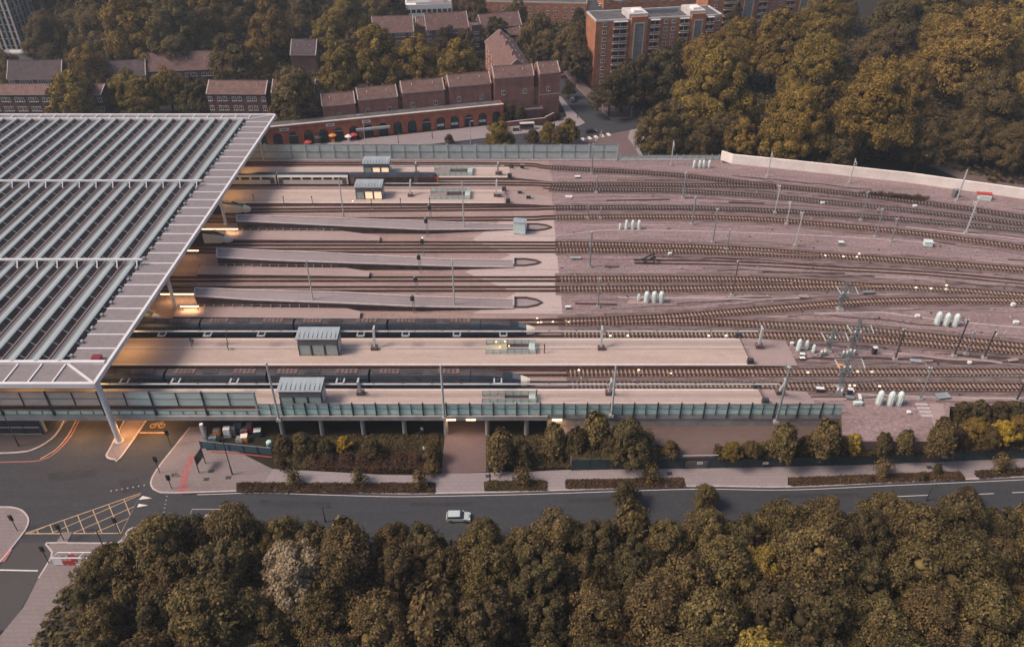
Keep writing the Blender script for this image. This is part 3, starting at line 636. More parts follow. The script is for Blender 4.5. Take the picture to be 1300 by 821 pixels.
b = MB(); b.bar((CXL, IY0, ZC + .35), (CX - .5, IY0, ZC + .35), .75, .8, 'canopy_white'); b.build('inner_beam', can); b = MB(); b.bar((CXL, IY1, ZC + .35), (IX, IY1, ZC + .35), .6, .8, 'canopy_white'); b.build('inner_beam', can)
LY = IY1 - IY0
# one sawtooth bay: valley, curved sheet up to a bright crest, glazing falling back
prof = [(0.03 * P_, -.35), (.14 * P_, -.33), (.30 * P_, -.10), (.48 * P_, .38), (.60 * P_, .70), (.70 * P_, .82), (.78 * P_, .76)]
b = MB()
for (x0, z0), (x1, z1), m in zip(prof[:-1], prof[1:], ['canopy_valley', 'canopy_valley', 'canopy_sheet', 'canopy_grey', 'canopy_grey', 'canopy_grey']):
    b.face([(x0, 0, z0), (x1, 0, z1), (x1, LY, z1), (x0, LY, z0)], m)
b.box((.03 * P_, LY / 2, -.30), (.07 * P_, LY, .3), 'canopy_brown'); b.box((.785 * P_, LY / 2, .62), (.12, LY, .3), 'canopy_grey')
bay_me = b.mesh('roof_sheet')
b = MB(); b.face([(.79 * P_, .1, .55), (.985 * P_, .1, -.28), (.985 * P_, LY - .1, -.28), (.79 * P_, LY - .1, .55)], 'canopy_glazing')
for i in range(int(LY / 4.2)):
    y = 2.1 + i * 4.2; b.bar((.78 * P_, y, .68), (1.0 * P_, y, -.20), .15, .1, 'pale_steel')
gl_me = b.mesh('glazing')
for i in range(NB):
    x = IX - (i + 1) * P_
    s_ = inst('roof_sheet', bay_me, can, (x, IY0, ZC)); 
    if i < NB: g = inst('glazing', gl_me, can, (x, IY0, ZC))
for ypx in (229.5, 329.5):
    yb = at(100, ypx, ZC + 1.6).y; b = MB(); b.bar((CXL, yb, ZC + 1.62), (IX + 1, yb, ZC + 1.62), .5, .4, 'canopy_white')
    for i in range(NB): b.bar((IX - i * P_ - .06 * P_, yb - .25, ZC + 1.5), (IX - i * P_ + .0, yb - 1.6, ZC + .15), .22, .25, 'canopy_white')
    b.build('cross_beam', can)
for i in range(30):
    y = IY0 + 2 + i * 4.65
    if y < IY1: b = MB(); b.box((IX + .1, y, ZC + .5), (.5, .6, .5), 'canopy_grey'); b.build('edge_bracket', can)
b = MB(); b.prism([(CXL, IY0 + .3), (IX - .3, IY0 + .3), (IX - .3, IY1 - .3), (CXL, IY1 - .3)], ZC - 2.2, ZC - 2.0, 'canopy_brown'); b.build('soffit', can)
def column(x, y, z0, r=.5, r2=None):
    b = MB(); b.tube((0, 0, 0), (0, 0, ZC - .75 - z0), r, 'canopy_white', r2, seg=12); b.lathe((0, 0, 0), [(r * 1.5, 0), (r * 1.5, .25), (r, .35)], 'pale_steel', 12)
    return b.build('column', can, loc=(x, y, z0), smooth=False)
c0 = at(152, 560, ZS); column(c0.x, c0.y, ZS, .62, .55)
for cx_, cy_, zz in ((223, 390, 0), (286.7, 284.7, 0), (334.5, 203, 0)):
    p = at(cx_, cy_, zz); column(min(p.x, CX - 1.2), p.y, zz, .42)
for k in range(1, 4):
    column(c0.x - 30 * k, c0.y + 1.0, ZS, .55)
# red box on the border panel
p = at(124, 457, ZC + .1); b = MB(); b.box((0, 0, .45), (1.7, 1.2, .9), 'red_paint'); b.box((0, 0, .95), (1.8, 1.3, .1), 'maroon_paint')
tag(b.build('roof_box', loc=(p.x, p.y, ZC + .1)), 'small red box lying at the inner corner of the white canopy border', 'box')
# warm strip lamps hanging under the canopy edge
def strip(lab, x0, x1, y, z, watts, zl=None):
    a = at(x0, y, z); c = at(x1, y, z); t = thing('strip_lamp', lab, 'strip lamp', ((a.x + c.x) / 2, a.y, z), 0, 'warm strip lamps'); L = c.x - a.x
    b = MB(); b.box((0, 0, 0), (L, .4, .18), 'lamp_warm'); b.build('lamp_tube', t); b = MB(); b.box((0, .05, .17), (L + .3, .3, .14), 'pale_steel'); b.build('housing', t)
    b = MB()
    for k in (-1, 1): b.tube((k * L * .42, .1, -z), (k * L * .42, .1, .1), .07, 'dark_steel')
    b.build('leg', t)
    if watts:
        l = bpy.data.lights.new('strip_light', 'AREA'); l.shape = 'RECTANGLE'; l.size = L; l.size_y = .5; l.energy = watts; l.color = (1, .62, .30)
        o = bpy.data.objects.new('strip_light', l); COL.objects.link(o); o.location = ((a.x + c.x) / 2, a.y, z - .2); o.parent = None
strip('warm strip lamp just left of the upper ramp walkway', 255, 302, 290.5, 2.2, 220)
strip('warm strip lamp just left of the middle ramp walkway', 212, 252, 318, 2.2, 0); strip('warm strip lamp left of the near ramp walkway, under the canopy edge', 204, 250, 373, 2.2, 160)
strip('warm strip lamp behind the longer dark train, right of a white column', 229, 252, 388.5, 2.2, 160)
def warm_light(x, y, z, watts, size=3.0, col=(1, .58, .24)):
    l = bpy.data.lights.new('platform_light', 'AREA'); l.size = size; l.energy = watts; l.color = col
    o = bpy.data.objects.new('platform_light', l); COL.objects.link(o); o.location = (x, y, z)
# station lighting under the roof (lamps hidden by the canopy, their light spills out onto the platforms)
for (t_, y0_, y1_, e_) in (pA, pB, pF, pG):
    yc = (y0_ + y1_) / 2
    for k, wt in ((0, 1500), (1, 1100), (2, 900)): warm_light(CX - 5 - 16 * k, yc, 7.5, .23 * wt * (1.2 if t_ in (pF[0],) else 1), 4)
for k in range(3): warm_light(CX - 6, [150, 172, 196][k], 7.5, 220, 4)
# ---------------------------------------------------------------- front fence on the deck edge
X1 = at(330, 526, 0).x; X2 = XR
ft = thing('glass_fence', 'tall front fence of pale mesh panels above green glass, under the canopy corner', 'fence', (0, 0, 0), 0, 'front deck fences')
xl = -200
def yfz(ypix): return zat(0, YF, ypix)
Zt, Zm, Zl, Zg1, Zg0 = yfz(498), yfz(506), yfz(514.5), yfz(521), .1
b = MB(); b.box(((xl + X1) / 2, YF + .1, (Zt + Zl) / 2), (X1 - xl, .08, Zt - Zl), 'mesh_panel'); b.build('mesh_panel', ft)
xg = at(160, 510, 5).x
b = MB(); b.box(((xg + X1) / 2, YF + .02, (Zt + Zl) / 2), (X1 - xg, .05, Zt - Zl), 'glass_clear'); b.build('glass_panel', ft)
b = MB(); b.box(((xl + X1) / 2, YF + .1, (Zg1 + Zg0) / 2), (X1 - xl, .08, Zg1 - Zg0), 'glass_green'); b.build('green_glass', ft)
b = MB()
for z in (Zt, Zm, Zl, Zg1): b.bar((xl, YF, z), (X1, YF, z), .16, .12, 'galv')
b.build('rail', ft)
k = 0; x = X1 - .3
while x > xl:
    b = MB()
    if k % 2 == 0: b.bar((x, YF - .08, -.2), (x, YF - .08, Zt + .3), .32, .3, 'dark_steel' if k else 'pale_steel')
    else: b.bar((x, YF - .08, Zl), (x, YF - .08, Zt), .18, .16, 'dark_steel')
    for q in (1, 2):
        pass
    b.build('post', ft); x -= 5.2; k += 1
x = X1
while x > xl + 40: b = MB(); b.box((x, YF, (Zg1 + Zg0) / 2), (.1, .14, Zg1 - Zg0), 'dark_steel'); b.build('glass_clamp', ft); x -= 2.6
fm = thing('glass_fence', 'long low front fence of green glass with slender dark posts along the front platform', 'fence', (0, 0, 0), 0, 'front deck fences')
Zt, Zm, Zg = yfz(512.5), yfz(518), yfz(518.6)
b = MB(); b.box(((X1 + X2) / 2, YF + .1, (Zt + Zm) / 2), (X2 - X1 - .2, .06, Zt - Zm), 'glass_clear'); b.build('glass_panel', fm)
b = MB(); b.box(((X1 + X2) / 2, YF + .1, (Zm) / 2 + .05), (X2 - X1 - .2, .08, Zm - .1), 'glass_green'); b.build('green_glass', fm)
b = MB()
for z in (Zt, Zm): b.bar((X1 + .1, YF, z), (X2, YF, z), .13, .12, 'galv')
b.build('rail', fm)
x = X1 + 2.4; k = 0
while x < X2:
    b = MB()
    if k % 2: b.bar((x, YF - .06, -.9), (x, YF - .06, Zt + .35), .26, .26, 'dark_steel')
    else: b.bar((x, YF - .06, .0), (x, YF - .06, Zt + .05), .13, .14, 'dark_steel')
    b.build('post', fm); x += 2.38; k += 1
# concrete deck edge beam and the columns that carry it
b = MB(); b.box(((-200 + XW) / 2, YF - .22, -.72), (XW + 200, .4, 1.1), 'concrete'); struct(b.build('deck_edge_beam'))
for i, cx_ in enumerate((361, 411, 463, 515, 567, 619, 668)):
    p = at(cx_, 547, ZS); b = MB(); h = -1.28 - ZS
    b.tube((0, 0, 0), (0, 0, h), .48, 'concrete', seg=12); b.build
    o = b.build('deck_column', loc=(p.x, YF + .5, ZS)); tag(o, 'round grey concrete column under the deck edge, %s from the left' % ORD[i], 'column', 'columns under the deck edge')
# warm lights under the deck, tilted out over the road mouth
for px_ in (35, 110, 165, 205):
    lx = at(px_, 545, ZS).x; warm_light(lx, YF + 9, -1.7, 700, 4, (1, .45, .13))
    l = bpy.data.lights.new('underpass_light', 'AREA'); l.size = 2.5; l.energy = 650; l.color = (1, .45, .13)
    o = bpy.data.objects.new('underpass_light', l); COL.objects.link(o); o.location = (lx, YF + .6, -1.6); o.rotation_euler = (R(-52), 0, 0)
for i, (lx, wt) in enumerate(((573, 70), (598, 70), (707, 90))):
    p = at(lx, 530, -1.2); t = thing('wall_lamp', ['left one of two warm lamps above the driveway mouth', 'right one of two warm lamps above the driveway mouth', 'warm lamp under the glass fence behind the dark bushes'][i], 'lamp', (p.x, YF - .5, -1.0), 0, 'lamps on the deck edge beam')
    b = MB(); b.box((0, 0, 0), (1.9, .12, .3), 'lamp_warm'); b.build('lamp_face', t); b = MB(); b.box((0, .1, .02), (2.1, .12, .45), 'pale_steel'); b.build('housing', t)
    l = bpy.data.lights.new('wall_light', 'AREA'); l.energy = wt; l.size = 1.5; l.color = (1, .62, .3); o = bpy.data.objects.new('wall_light', l); COL.objects.link(o); o.location = (p.x, YF - .9, -1.3)
# building corner under the deck at far left
t = thing('glazed_shopfront', 'glazed corner with a lit yellow stair window under the deck at the far left', 'shopfront', at(0, 562, ZS))
p0 = at(-60, 562, ZS); o0 = at(0, 562, ZS); e1 = at(50, 557, ZS) - o0; e0 = p0 - o0; e0.y = e1.y = 0
b = MB(); b.box(((e0.x + e1.x) / 2, 5.5, 2.3), (e1.x - e0.x, 6, 4.6), 'glass_dark'); b.build('glass_wall', t)
b = MB()
for k in range(6): b.box((e0.x + (e1.x - e0.x) * k / 5, 2.45, 2.3), (.14, .12, 4.6), 'dark_steel')
for z in (.1, 2.0, 4.5): b.box(((e0.x + e1.x) / 2, 2.44, z), (e1.x - e0.x, .1, .14), 'pale_steel')
b.build('frame', t)
b = MB(); b.box((e1.x + .3, 3.2, 2.35), (.55, .55, 4.7), 'concrete'); b.build('corner_pier', t)
b = MB()
for k in range(3): b.box((e1.x + 1.6 + .9 * k, 6.5 + 1.1 * k, 2.2), (.8, .12, 3.4), 'lamp_warm')
b.build('lit_window', t)
# white ticket: back fence
XB0 = at(325, 203, 0).x; XB1 = at(783, 203, 0).x; bt = thing('panel_fence', 'long pale panel fence with white posts behind the far platform', 'fence', (0, 0, 0))
def ybz(yp): return zat(0, YB, yp)
zt, zm = ybz(183.5), ybz(193)
for z0, z1 in ((zm + .05, zt), (.5, zm - .05)):
    b = MB(); b.box(((XB0 - 20 + XB1) / 2, YB, (z0 + z1) / 2), (XB1 - XB0 + 20, .08, z1 - z0), 'fence_pale'); b.build('fence_panel', bt)
b = MB()
for z in (zt, zm, .55): b.bar((XB0 - 20, YB - .05, z), (XB1, YB - .05, z), .14, .14, 'dark_steel' if z == zm else 'galv')
b.build('rail', bt)
x = XB1; k = 0
while x > XB0 - 20:
    b = MB(); b.bar((x, YB - .12, 0), (x, YB - .12, zt + (.15 if k % 2 == 0 else 0)), .36 if k % 2 == 0 else .16, .3 if k % 2 == 0 else .12, 'pale_steel' if k % 2 == 0 else 'galv'); b.build('post', bt); x -= 4.72; k += 1
b = MB(); b.box(((XB0 - 20 + XB1) / 2, YB - .8, .28), (XB1 - XB0 + 20, .5, .56), 'pale_kerb'); b.build('base_kerb', bt)
XB2 = at(945, 206, 0).x
lt = thing('low_fence', 'low grey railing fence between the pale panel fence and the white wall', 'fence', (0, 0, 0))
b = MB(); b.box(((XB1 + XB2) / 2, YB - .05, .9), (XB2 - XB1, .07, 1.5), 'fence_pale'); b.build('fence_panel', lt)
b = MB(); b.bar((XB1, YB - .1, 1.7), (XB2, YB - .1, 1.7), .12, .12, 'galv'); b.build('rail', lt)
x = XB1 + 1
while x < XB2: b = MB(); b.bar((x, YB - .15, 0), (x, YB - .15, 2.1 if int(x) % 3 == 0 else 1.75), .2, .2, 'pale_steel'); b.build('post', lt); x += 2.36
b = MB(); b.box(((XB1 + XB2) / 2 - 6, YB - .8, .3), (XB2 - XB1 - 14, .5, .6), 'pale_kerb'); b.build('base_kerb', lt)
# white parapet wall
b = MB(); b.ribbon([Vector((70.0, 240.2, 0)), Vector((73.0, 237.3, 0))] + wl[1:], .35, 3.2, 3.2, 'white_wall'); o = b.build('parapet_wall'); tag(o, 'long whitewashed parapet wall curving along the tracks below the big trees', 'wall')
# green hoarding in two lengths
for lab, seg in (('left length of dark green hoarding beside the footpath, ending at the gate gap', [(725, 596.5), (790, 595), (868, 594)]), ('long right length of dark green hoarding along the footpath', [(898, 593.5), (970, 592), (1098, 589), (1200, 585.3), (1300, 581), (1420, 575)])):
    P = px(seg, KZ); t = thing('hoarding', lab, 'hoarding', (0, 0, 0), 0, 'green hoardings')
    b = MB()
    for i in range(len(P) - 1): b.bar(P[i] + Vector((0, 0, 1.42)), P[i + 1] + Vector((0, 0, 1.42)), .12, 2.85, 'hoarding_green')
    b.build('panel', t)
    b = MB()
    for i in range(len(P) - 1): b.bar(P[i] + Vector((0, 0, 2.9)), P[i + 1] + Vector((0, 0, 2.9)), .22, .1, 'blue_steel')
    b.build('top_rail', t)
    b = MB(); 
    for i in range(len(P) - 1):
        n = int((P[i + 1] - P[i]).length / 3)
        for k in range(n): q = P[i].lerp(P[i + 1], k / n); b.box((q.x, q.y - .1, q.z + 1.42), (.09, .1, 2.8), 'blue_steel')
    b.build('batten', t)
for i, (sx, sy) in enumerate(((794, 587), (889, 587), (971, 583), (1199, 576))):
    p = at(sx, sy, -4); b = MB(); b.box((0, 0, 0), (1.1, .05, .55), 'frame_white'); b.box((0, -.03, 0), (.8, .02, .1), 'dark_steel')
    q = at(sx, 594 if sx < 1000 else 586, KZ); o = b.build('notice', loc=(p.x, q.y - .18, -4.3)); tag(o, ['small white notice on the left length of green hoarding', 'small white notice at the gate gap between the two green hoardings', 'small white notice on the green hoarding right of the gate gap', 'small white notice on the green hoarding far along the footpath'][i], 'notice', 'notices on the green hoarding')
# gate bar in the gap
a = at(866, 583, -3.2); c = at(911, 582, -3.2); t = thing('gate', 'pale bar gate with a dark panel in the gap between the hoardings', 'gate', (0, 0, 0))
b = MB(); b.bar((a.x, a.y, -2.2), (c.x, c.y, -2.2), .15, .18, 'pale_kerb'); b.build('gate_bar', t)
g0 = at(868, 594, KZ); g1 = at(898, 593.5, KZ); b = MB(); b.bar((g0.x + .2, g0.y, -4.9), (g1.x - .2, g1.y, -4.9), .1, 1.8, 'concrete_dark'); b.build('gate_panel', t)
# ================================================================ trains
def loft(b, secs, m_of):
    """secs: list of (x, [(y,z)...]) rings; m_of(i, j) material for quad between ring i,i+1 and side j"""
    n = len(secs[0][1]); base = len(b.v)
    for x, ring in secs:
        for y, z in ring: b.v.append((x, y, z))
    for i in range(len(secs) - 1):
        for j in range(n):
            k = (j + 1) % n; b.f.append((base + i * n + j, base + (i + 1) * n + j, base + (i + 1) * n + k, base + i * n + k)); b.m.append(b.mi(m_of(i, j)))
    b.f.append(tuple(base + (len(secs) - 1) * n + j for j in range(n))); b.m.append(b.mi(m_of(len(secs) - 2, n - 1)))
    b.f.append(tuple(base + n - 1 - j for j in range(n))); b.m.append(b.mi(m_of(0, 0)))
def ring(w, h, z0=.75, k=1.0):
    """body ring, ccw seen from -x; w half width, h top"""
    return [(-w, z0), (-w * 1.0, z0 + (h - z0) * .45), (-w * .96, z0 + (h - z0) * .74), (-w * .72, z0 + (h - z0) * .93), (-w * .3, h), (w * .3, h), (w * .72, z0 + (h - z0) * .93), (w * .96, z0 + (h - z0) * .74), (w, z0 + (h - z0) * .45), (w, z0)]
def train(lab, nose_px, ytrack, x_left_px, body='train_navy', roof='train_roof', nose_col='train_cream', nose_len=12.5, car=21.5, band=None, doors=None, blunt=False, nose_side=None, roofpatch=True, stripe=None, first=None):
    p = at(nose_px, ytrack, 0); xl = at(x_left_px, ytrack, 0).x; tip = p.x; y = p.y
    t = thing('passenger_train', lab, 'train', (tip, y, 0), 0, 'trains at the platforms')
    W, Ht = 1.48, 3.95
    def side(i, j): return roof if j in (3, 4, 5) else body
    # cab with a sloped nose
    b = MB(); L = nose_len; S = []
    fr = [(0, 1, 1), (.18, 1, .985), (.36, .98, .93), (.54, .94, .83), (.70, .87, .69), (.84, .72, .52), (.94, .54, .40), (1.0, .28, .31)] if not blunt else [(0, 1, 1), (.6, 1, .99), (.8, .97, .93), (.92, .9, .78), (1, .78, .62)]
    for f_, kw, kh in fr: S.append((-L + L * f_, ring(W * kw, .75 + (Ht - .75) * kh, .75 - .2 * f_)))
    nn = len(fr)
    def cab(i, j):
        if i >= nn - (3 if not blunt else 2): return nose_col
        if j in (3, 4, 5) and i >= 3 and not blunt: return 'windscreen' if i >= 4 else 'glass_dark'
        return nose_side if (nose_side and i > 1 and j in (0, 1, 2, 6, 7, 8)) else (first if first and j not in (3, 4, 5) else side(i, j))
    loft(b, S, cab); cb = b.build('cab', t)
    if nose_side:
        for s_ in (-1, 1): b = MB(); b.bar((-L * .42, s_ * W * .80, 3.62), (-L * .14, s_ * W * .66, 2.35), .12, .1, 'train_yellow'); b.build('windscreen_trim', cb)
    if not blunt:
        for s_ in (-1, 1): b = MB(); b.box((-L * .085, s_ * .72, 1.5), (.5, .3, .22), 'frame_white'); b.build('headlamp', cb)
    b = MB(); b.box((-L / 2 - .5, 0, .5), (L - 2.5, 2.3, .6), 'dark_steel'); b.build('bogie', t)
    # carriages behind
    x = -L; k = 0; me = {}
    while tip + x > xl:
        c = MB(); loft(c, [(x - car + .35, ring(W, Ht)), (x - .12, ring(W, Ht))], (lambda i, j: first if first and k == 0 and j not in (3, 4, 5) else side(i, j))); co = c.build('carriage', t)
        c = MB(); c.box((x - car / 2, 0, .48), (car - 2, 2.2, .62), 'dark_steel'); c.build('underframe', co)
        c = MB(); c.box((x - .0, 0, 2.1), (.5, 2.2, 2.6), 'tyre'); c.build('gangway', co)
        wz = .75 + 3.2 * .56
        for q in range(6): c = MB(); c.box((x - car * (.14 + .145 * q), 0, wz + .15), (car * .115, 2 * W + .06, .78), 'glass_dark'); c.build('window', co)
        if band:
            c = MB()
            for s_ in (-1, 1): c.box((x - car / 2, s_ * (W + .0), wz - .75), (car - 1.2, .06, .55), band); c.box((x - car / 2, s_ * (W - .06), wz + .82), (car - 1.2, .08, .35), band)
            c.build('pale_band', co)
        if doors:
            for q in (.06, .94): c = MB(); c.box((x - car * q, 0, 1.95), (1.3, 2 * W + .12, 2.1), doors); c.build('door', co)
        if stripe:
            c = MB()
            for s_ in (-1, 1): c.box((x - car / 2, s_ * W, 1.22), (car - .6, .05, .2), stripe)
            c.build('stripe', co)
        if roofpatch:
            for q, ln, mm in ((.22, 4.6, 'train_roof_brown'), (.55, 3.0, 'train_roof'), (.8, 4.2, 'train_roof_brown')):
                c = MB(); c.box((x - car * q, -.05, Ht + .04), (ln, 1.5, .14), mm)
                for g in range(4): c.box((x - car * q - ln * .3 + g * ln * .2, -.05, Ht + .12), (.25, 1.2, .06), 'dark_steel')
                c.build('roof_unit', co)
        x -= car; k += 1
    return t
train('longer dark navy train with a cream nose at the wide paved platform', 679, 424, 60, stripe=None)
train('shorter dark navy train with a cream nose beside the front platform', 673, 489, 40)
train('white and dark train with brown doors standing between the two far platforms', 557, 234, 200, 'train_white', 'train_navy', 'orange_cloth', 5.5, 22.5, None, 'train_roof_brown', True, 'maroon_paint', False, None, 'train_maroon')
train('pale nosed train just emerging from the canopy beside the upper walkway, farther of the two', 319, 270, 150, 'train_navy', 'train_navy', 'train_cream', 11.5, 22, None, None, False, 'train_white', False)
train('pale nosed train just emerging from the canopy beside the middle walkway, nearer of the two', 296, 308, 120, 'train_navy', 'train_navy', 'train_cream', 11.5, 22, None, None, False, 'train_white', False)
train('train showing only the tip of its white nose under the canopy edge', 205, 409, 80, 'train_white', 'train_navy', 'train_white', 9, 22, None, None, False, 'train_white', False)

# ================================================================ overhead line masts
def mast(bx, by, ty, lab, z0=0.0, arm=0, r=.22, m='galv', base=True, style='pole', group='overhead line masts'):
    p = at(bx, by, z0); h = max(2.0, zat(p.x, p.y, ty) - z0)
    t = thing('line_mast', lab, 'mast', (p.x, p.y, z0), 0, group)
    b = MB()
    if style == 'pole': b.tube((0, 0, 0), (0, 0, h), r, m, r * .8, seg=8)
    else:
        for dx, dy in ((-r, -r), (r, -r), (r, r), (-r, r)): b.bar((dx * 1.3, dy * 1.3, 0), (dx, dy, h), .1, .1, m)
        n = max(3, int(h / .9))
        for i in range(n):
            z0_, z1_ = h * i / n, h * (i + 1) / n
            for s_ in (-1, 1): b.bar((-r * s_, -r, z0_), (r * s_, -r, z1_), .07, .07, m); b.bar((-r * s_, r, z0_), (r * s_, r, z1_), .07, .07, m); b.bar((-r, -r * s_, z0_), (-r, r * s_, z1_), .07, .07, m)
    b.build('pole', t)
    if base: b = MB(); b.box((0, 0, .25), (1.0, 1.0, .5), 'concrete', top=(.85, .85)); b.build('footing', t)
    if arm:
        d = 1 if arm > 0 else -1; L = abs(arm); b = MB()
        b.bar((0, 0, h - .4), (0, d * L, h - .8), .1, .1, m); b.bar((0, 0, h - 1.9), (0, d * L, h - .9), .08, .08, m); b.bar((0, d * L * .5, h - 1.3), (0, d * L * .95, h - 1.7), .06, .06, m)
        b.lathe((0, d * L * .35, h - .75), [(.12, 0), (.16, .1), (.12, .3)], 'cabinet_white', 8)
        b.build('cantilever_arm', t)
    b = MB(); b.lathe((0, 0, h), [(r * .9, 0), (r * .9, .12), (.05, .2)], 'pale_steel', 8); b.build('cap', t)
    return t
for bx, by, ty, lab, arm in [
    (751, 221, 183, 'tall grey mast standing against the pale panel fence near its right end', -2.2), (757, 245, 223.6, 'short grey mast between the second and third dark tracks', 1.8),
    (746, 277, 262, 'short post beside the lower of the two dark parallel tracks', 0), (762, 277, 264, 'short post just right of another short post between parallel tracks', 0),
    (748.5, 339, 294.6, 'tall slender mast left of the buffer stop', 2.2), (759, 390, 353.5, 'grey mast left of the lower four domed cabinets', 2.2), (851.7, 210, 179, 'pale mast at the low railing fence', -2),
    (867, 252, 219.6, 'thick grey mast above the mid yard, between dark tracks', 2.4), (878.5, 285, 250, 'grey mast just below and right of the thick grey mast in mid yard', 2),
    (904.7, 308, 265, 'grey mast in the pale ballast right of mid yard, beside the cable trough', 2.2), (922.7, 317, 292, 'thin faint mast between the cable trough and the converging pair of tracks', 0), (929.4, 375, 331, 'brownish mast right of the lower four domed cabinets', 2),
    (974, 225, 193, 'mast at the left end of the white wall', -1.8), (983.6, 270.5, 235.6, 'mast below the white wall, upper left one of three close masts', 2.4), (998, 285, 256, 'mast below the white wall, middle one of three close masts', 1.8), (1009.6, 312, 269.7, 'mast below the white wall, lowest of three close masts', 2),
    (1092.6, 280, 243.7, 'mast far right of centre between the dark tracks, uppermost of a slanting row of three', 2.2), (1111, 301, 265, 'mast with a forked top in the middle of a slanting row of three', 2.2), (1131, 307, 277, 'mast at the lower end of a slanting row of three', 2),
    (1078, 233, 202, 'mast standing in front of the middle of the white wall', -1.8), (1214.5, 254.4, 216, 'tall bright mast at the step in the white wall', 0), (1226, 296, 255.7, 'mast just below the tall bright mast at the wall step', 2),
    (1211, 452, 406, 'dark mast below the three right domed cabinets, left one of three', 2.2), (1226, 449.5, 421, 'shorter mast below the three right domed cabinets, middle one of three', 1.6), (1249, 454.6, 419, 'dark braced mast below the three right domed cabinets, right one of three', -2),
    (1167.7, 507, 467, 'mast beside the lowest track, right of the three front domed cabinets', 2.4), (1136, 456, 418, 'dark leaning looking mast right of the wide platform end, below a track pair', 2.2),
    (985, 536, 466, 'tall mast rising through the right end of the glass fence', 2.4), (1290, 509, 483, 'dark mast at the far right end of the lowest track', 2),
    (354.5, 533, 461, 'tall white mast at the joint of the tall and the low front fence', 0), (564, 531, 463.6, 'tall white mast on the front fence above the driveway', 0), (776, 528, 463.6, 'tall white mast on the front fence behind the dark willowy tree', 0),
    (399, 390, 331, 'slender white mast on the near ramp walkway, left end', 0), (577, 390, 331, 'slender white mast on the near ramp walkway, right end', 0), (437, 278.5, 227.6, 'slender white mast on the upper ramp walkway, left of the lit platform shelters', 0), (589, 290.6, 231.6, 'slender white mast on the upper ramp walkway, right part', 0)]:
    mast(bx, by, ty, lab, arm=arm, m='pale_steel' if 'white' in lab.split(' mast')[0] or 'bright' in lab or 'pale mast' in lab else ('rust_steel' if 'brownish' in lab else ('dark_steel' if lab.startswith('dark') else 'galv')), r=.26 if 'thick' in lab or 'tall' in lab else .19)
# diagonal row of signal posts across the slab tracks
for i, (bx, by, ty) in enumerate(((547, 277, 261), (543, 301, 278), (538, 325, 304), (534, 347, 324), (530, 373, 352), (526, 397, 376))):
    p = at(bx, by, 0); h = zat(p.x, p.y, ty); t = thing('signal_post', 'lattice signal post, %s from the top in the slanting row across slab tracks' % ORD[i], 'signal', p, 0, 'signal posts across the slab tracks')
    b = MB()
    for s_ in (-1, 1): b.bar((s_ * .25, 0, 0), (s_ * .25, 0, h - 1), .1, .1, 'galv')
    for q in range(5): b.bar((-.25, 0, (h - 1) * q / 5), (.25, 0, (h - 1) * (q + 1) / 5), .06, .06, 'galv')
    b.build('ladder_post', t); b = MB(); b.box((-.2, -.05, h - .6), (.9, .5, 1.2), 'dark_steel'); b.tube((-.2, -.3, h - .3), (-.2, -.5, h - .3), .2, 'dark_steel'); b.build('signal_head', t)
    b = MB(); b.lathe((-.35, 0, h), [(.3, 0), (.35, .2), (.15, .5)], 'galv', 8); b.build('cap', t)
# portals with sloping pale side frames
def portal(lab, px0, py0, ty, w, side=1):
    p = at(px0, py0, 0); h = zat(p.x, p.y, ty); t = thing('line_portal', lab, 'gantry', p, 0, 'overhead line gantries'); b = MB()
    for dx, dy in ((-.35, -.35), (.35, -.35), (.35, .35), (-.35, .35)): b.bar((dx, dy, 0), (dx * .8, dy * .8, h), .12, .12, 'galv')
    for q in range(6):
        a, c = h * q / 6, h * (q + 1) / 6
        for s_ in (-1, 1): b.bar((-.33 * s_, -.33, a), (.33 * s_, -.33, c), .08, .08, 'galv'); b.bar((-.33 * s_, .33, a), (.33 * s_, .33, c), .08, .08, 'galv')
    b.build('lattice_tower', t)
    b = MB(); zt = h * .8
    b.bar((-w, 0, zt), (w, 0, zt), .22, .22, 'galv'); b.bar((-w, 0, zt), (-w * .92, -2.6, zt - .3), .18, .18, 'pale_steel'); b.bar((w, 0, zt), (w * .92, -2.6, zt - .3), .18, .18, 'pale_steel'); b.bar((-w * .92, -2.6, zt - .3), (w * .92, -2.6, zt - .3), .1, .1, 'galv')
    for q in range(8): b.bar((-w + w * q / 4, 0, zt), (-w + w * (q + .5) / 4, -1.3 if q % 2 else -2.4, zt - .2), .06, .06, 'galv')
    b.build('cross_frame', t)
    b = MB()
    for s_ in (-1, 1): b.box((s_ * .9, -.3, h * .45), (.6, .5, .9), 'galv'); b.lathe((s_ * .6, -.5, h * .62), [(.15, 0), (.22, .2), (.1, .5)], 'cabinet_white', 8)
    b.build('switch_gear', t)
    b = MB(); b.box((0, 0, .3), (1.6, 1.6, .6), 'concrete', top=(.8, .8)); b.build('footing', t)
portal('lattice gantry below the converging tracks, uppermost of three in the right yard', 1066, 393, 357, 2.2); portal('lattice gantry with white side frames right of the wide platform end, above the track pair', 1080, 446, 404, 2.6)
portal('lattice gantry beside the small domed cabinets at the wide platform end', 1051, 446, 416, 2.7); portal('lattice gantry over the two lowest tracks with an orange box on it', 1066, 492, 447, 2.8)
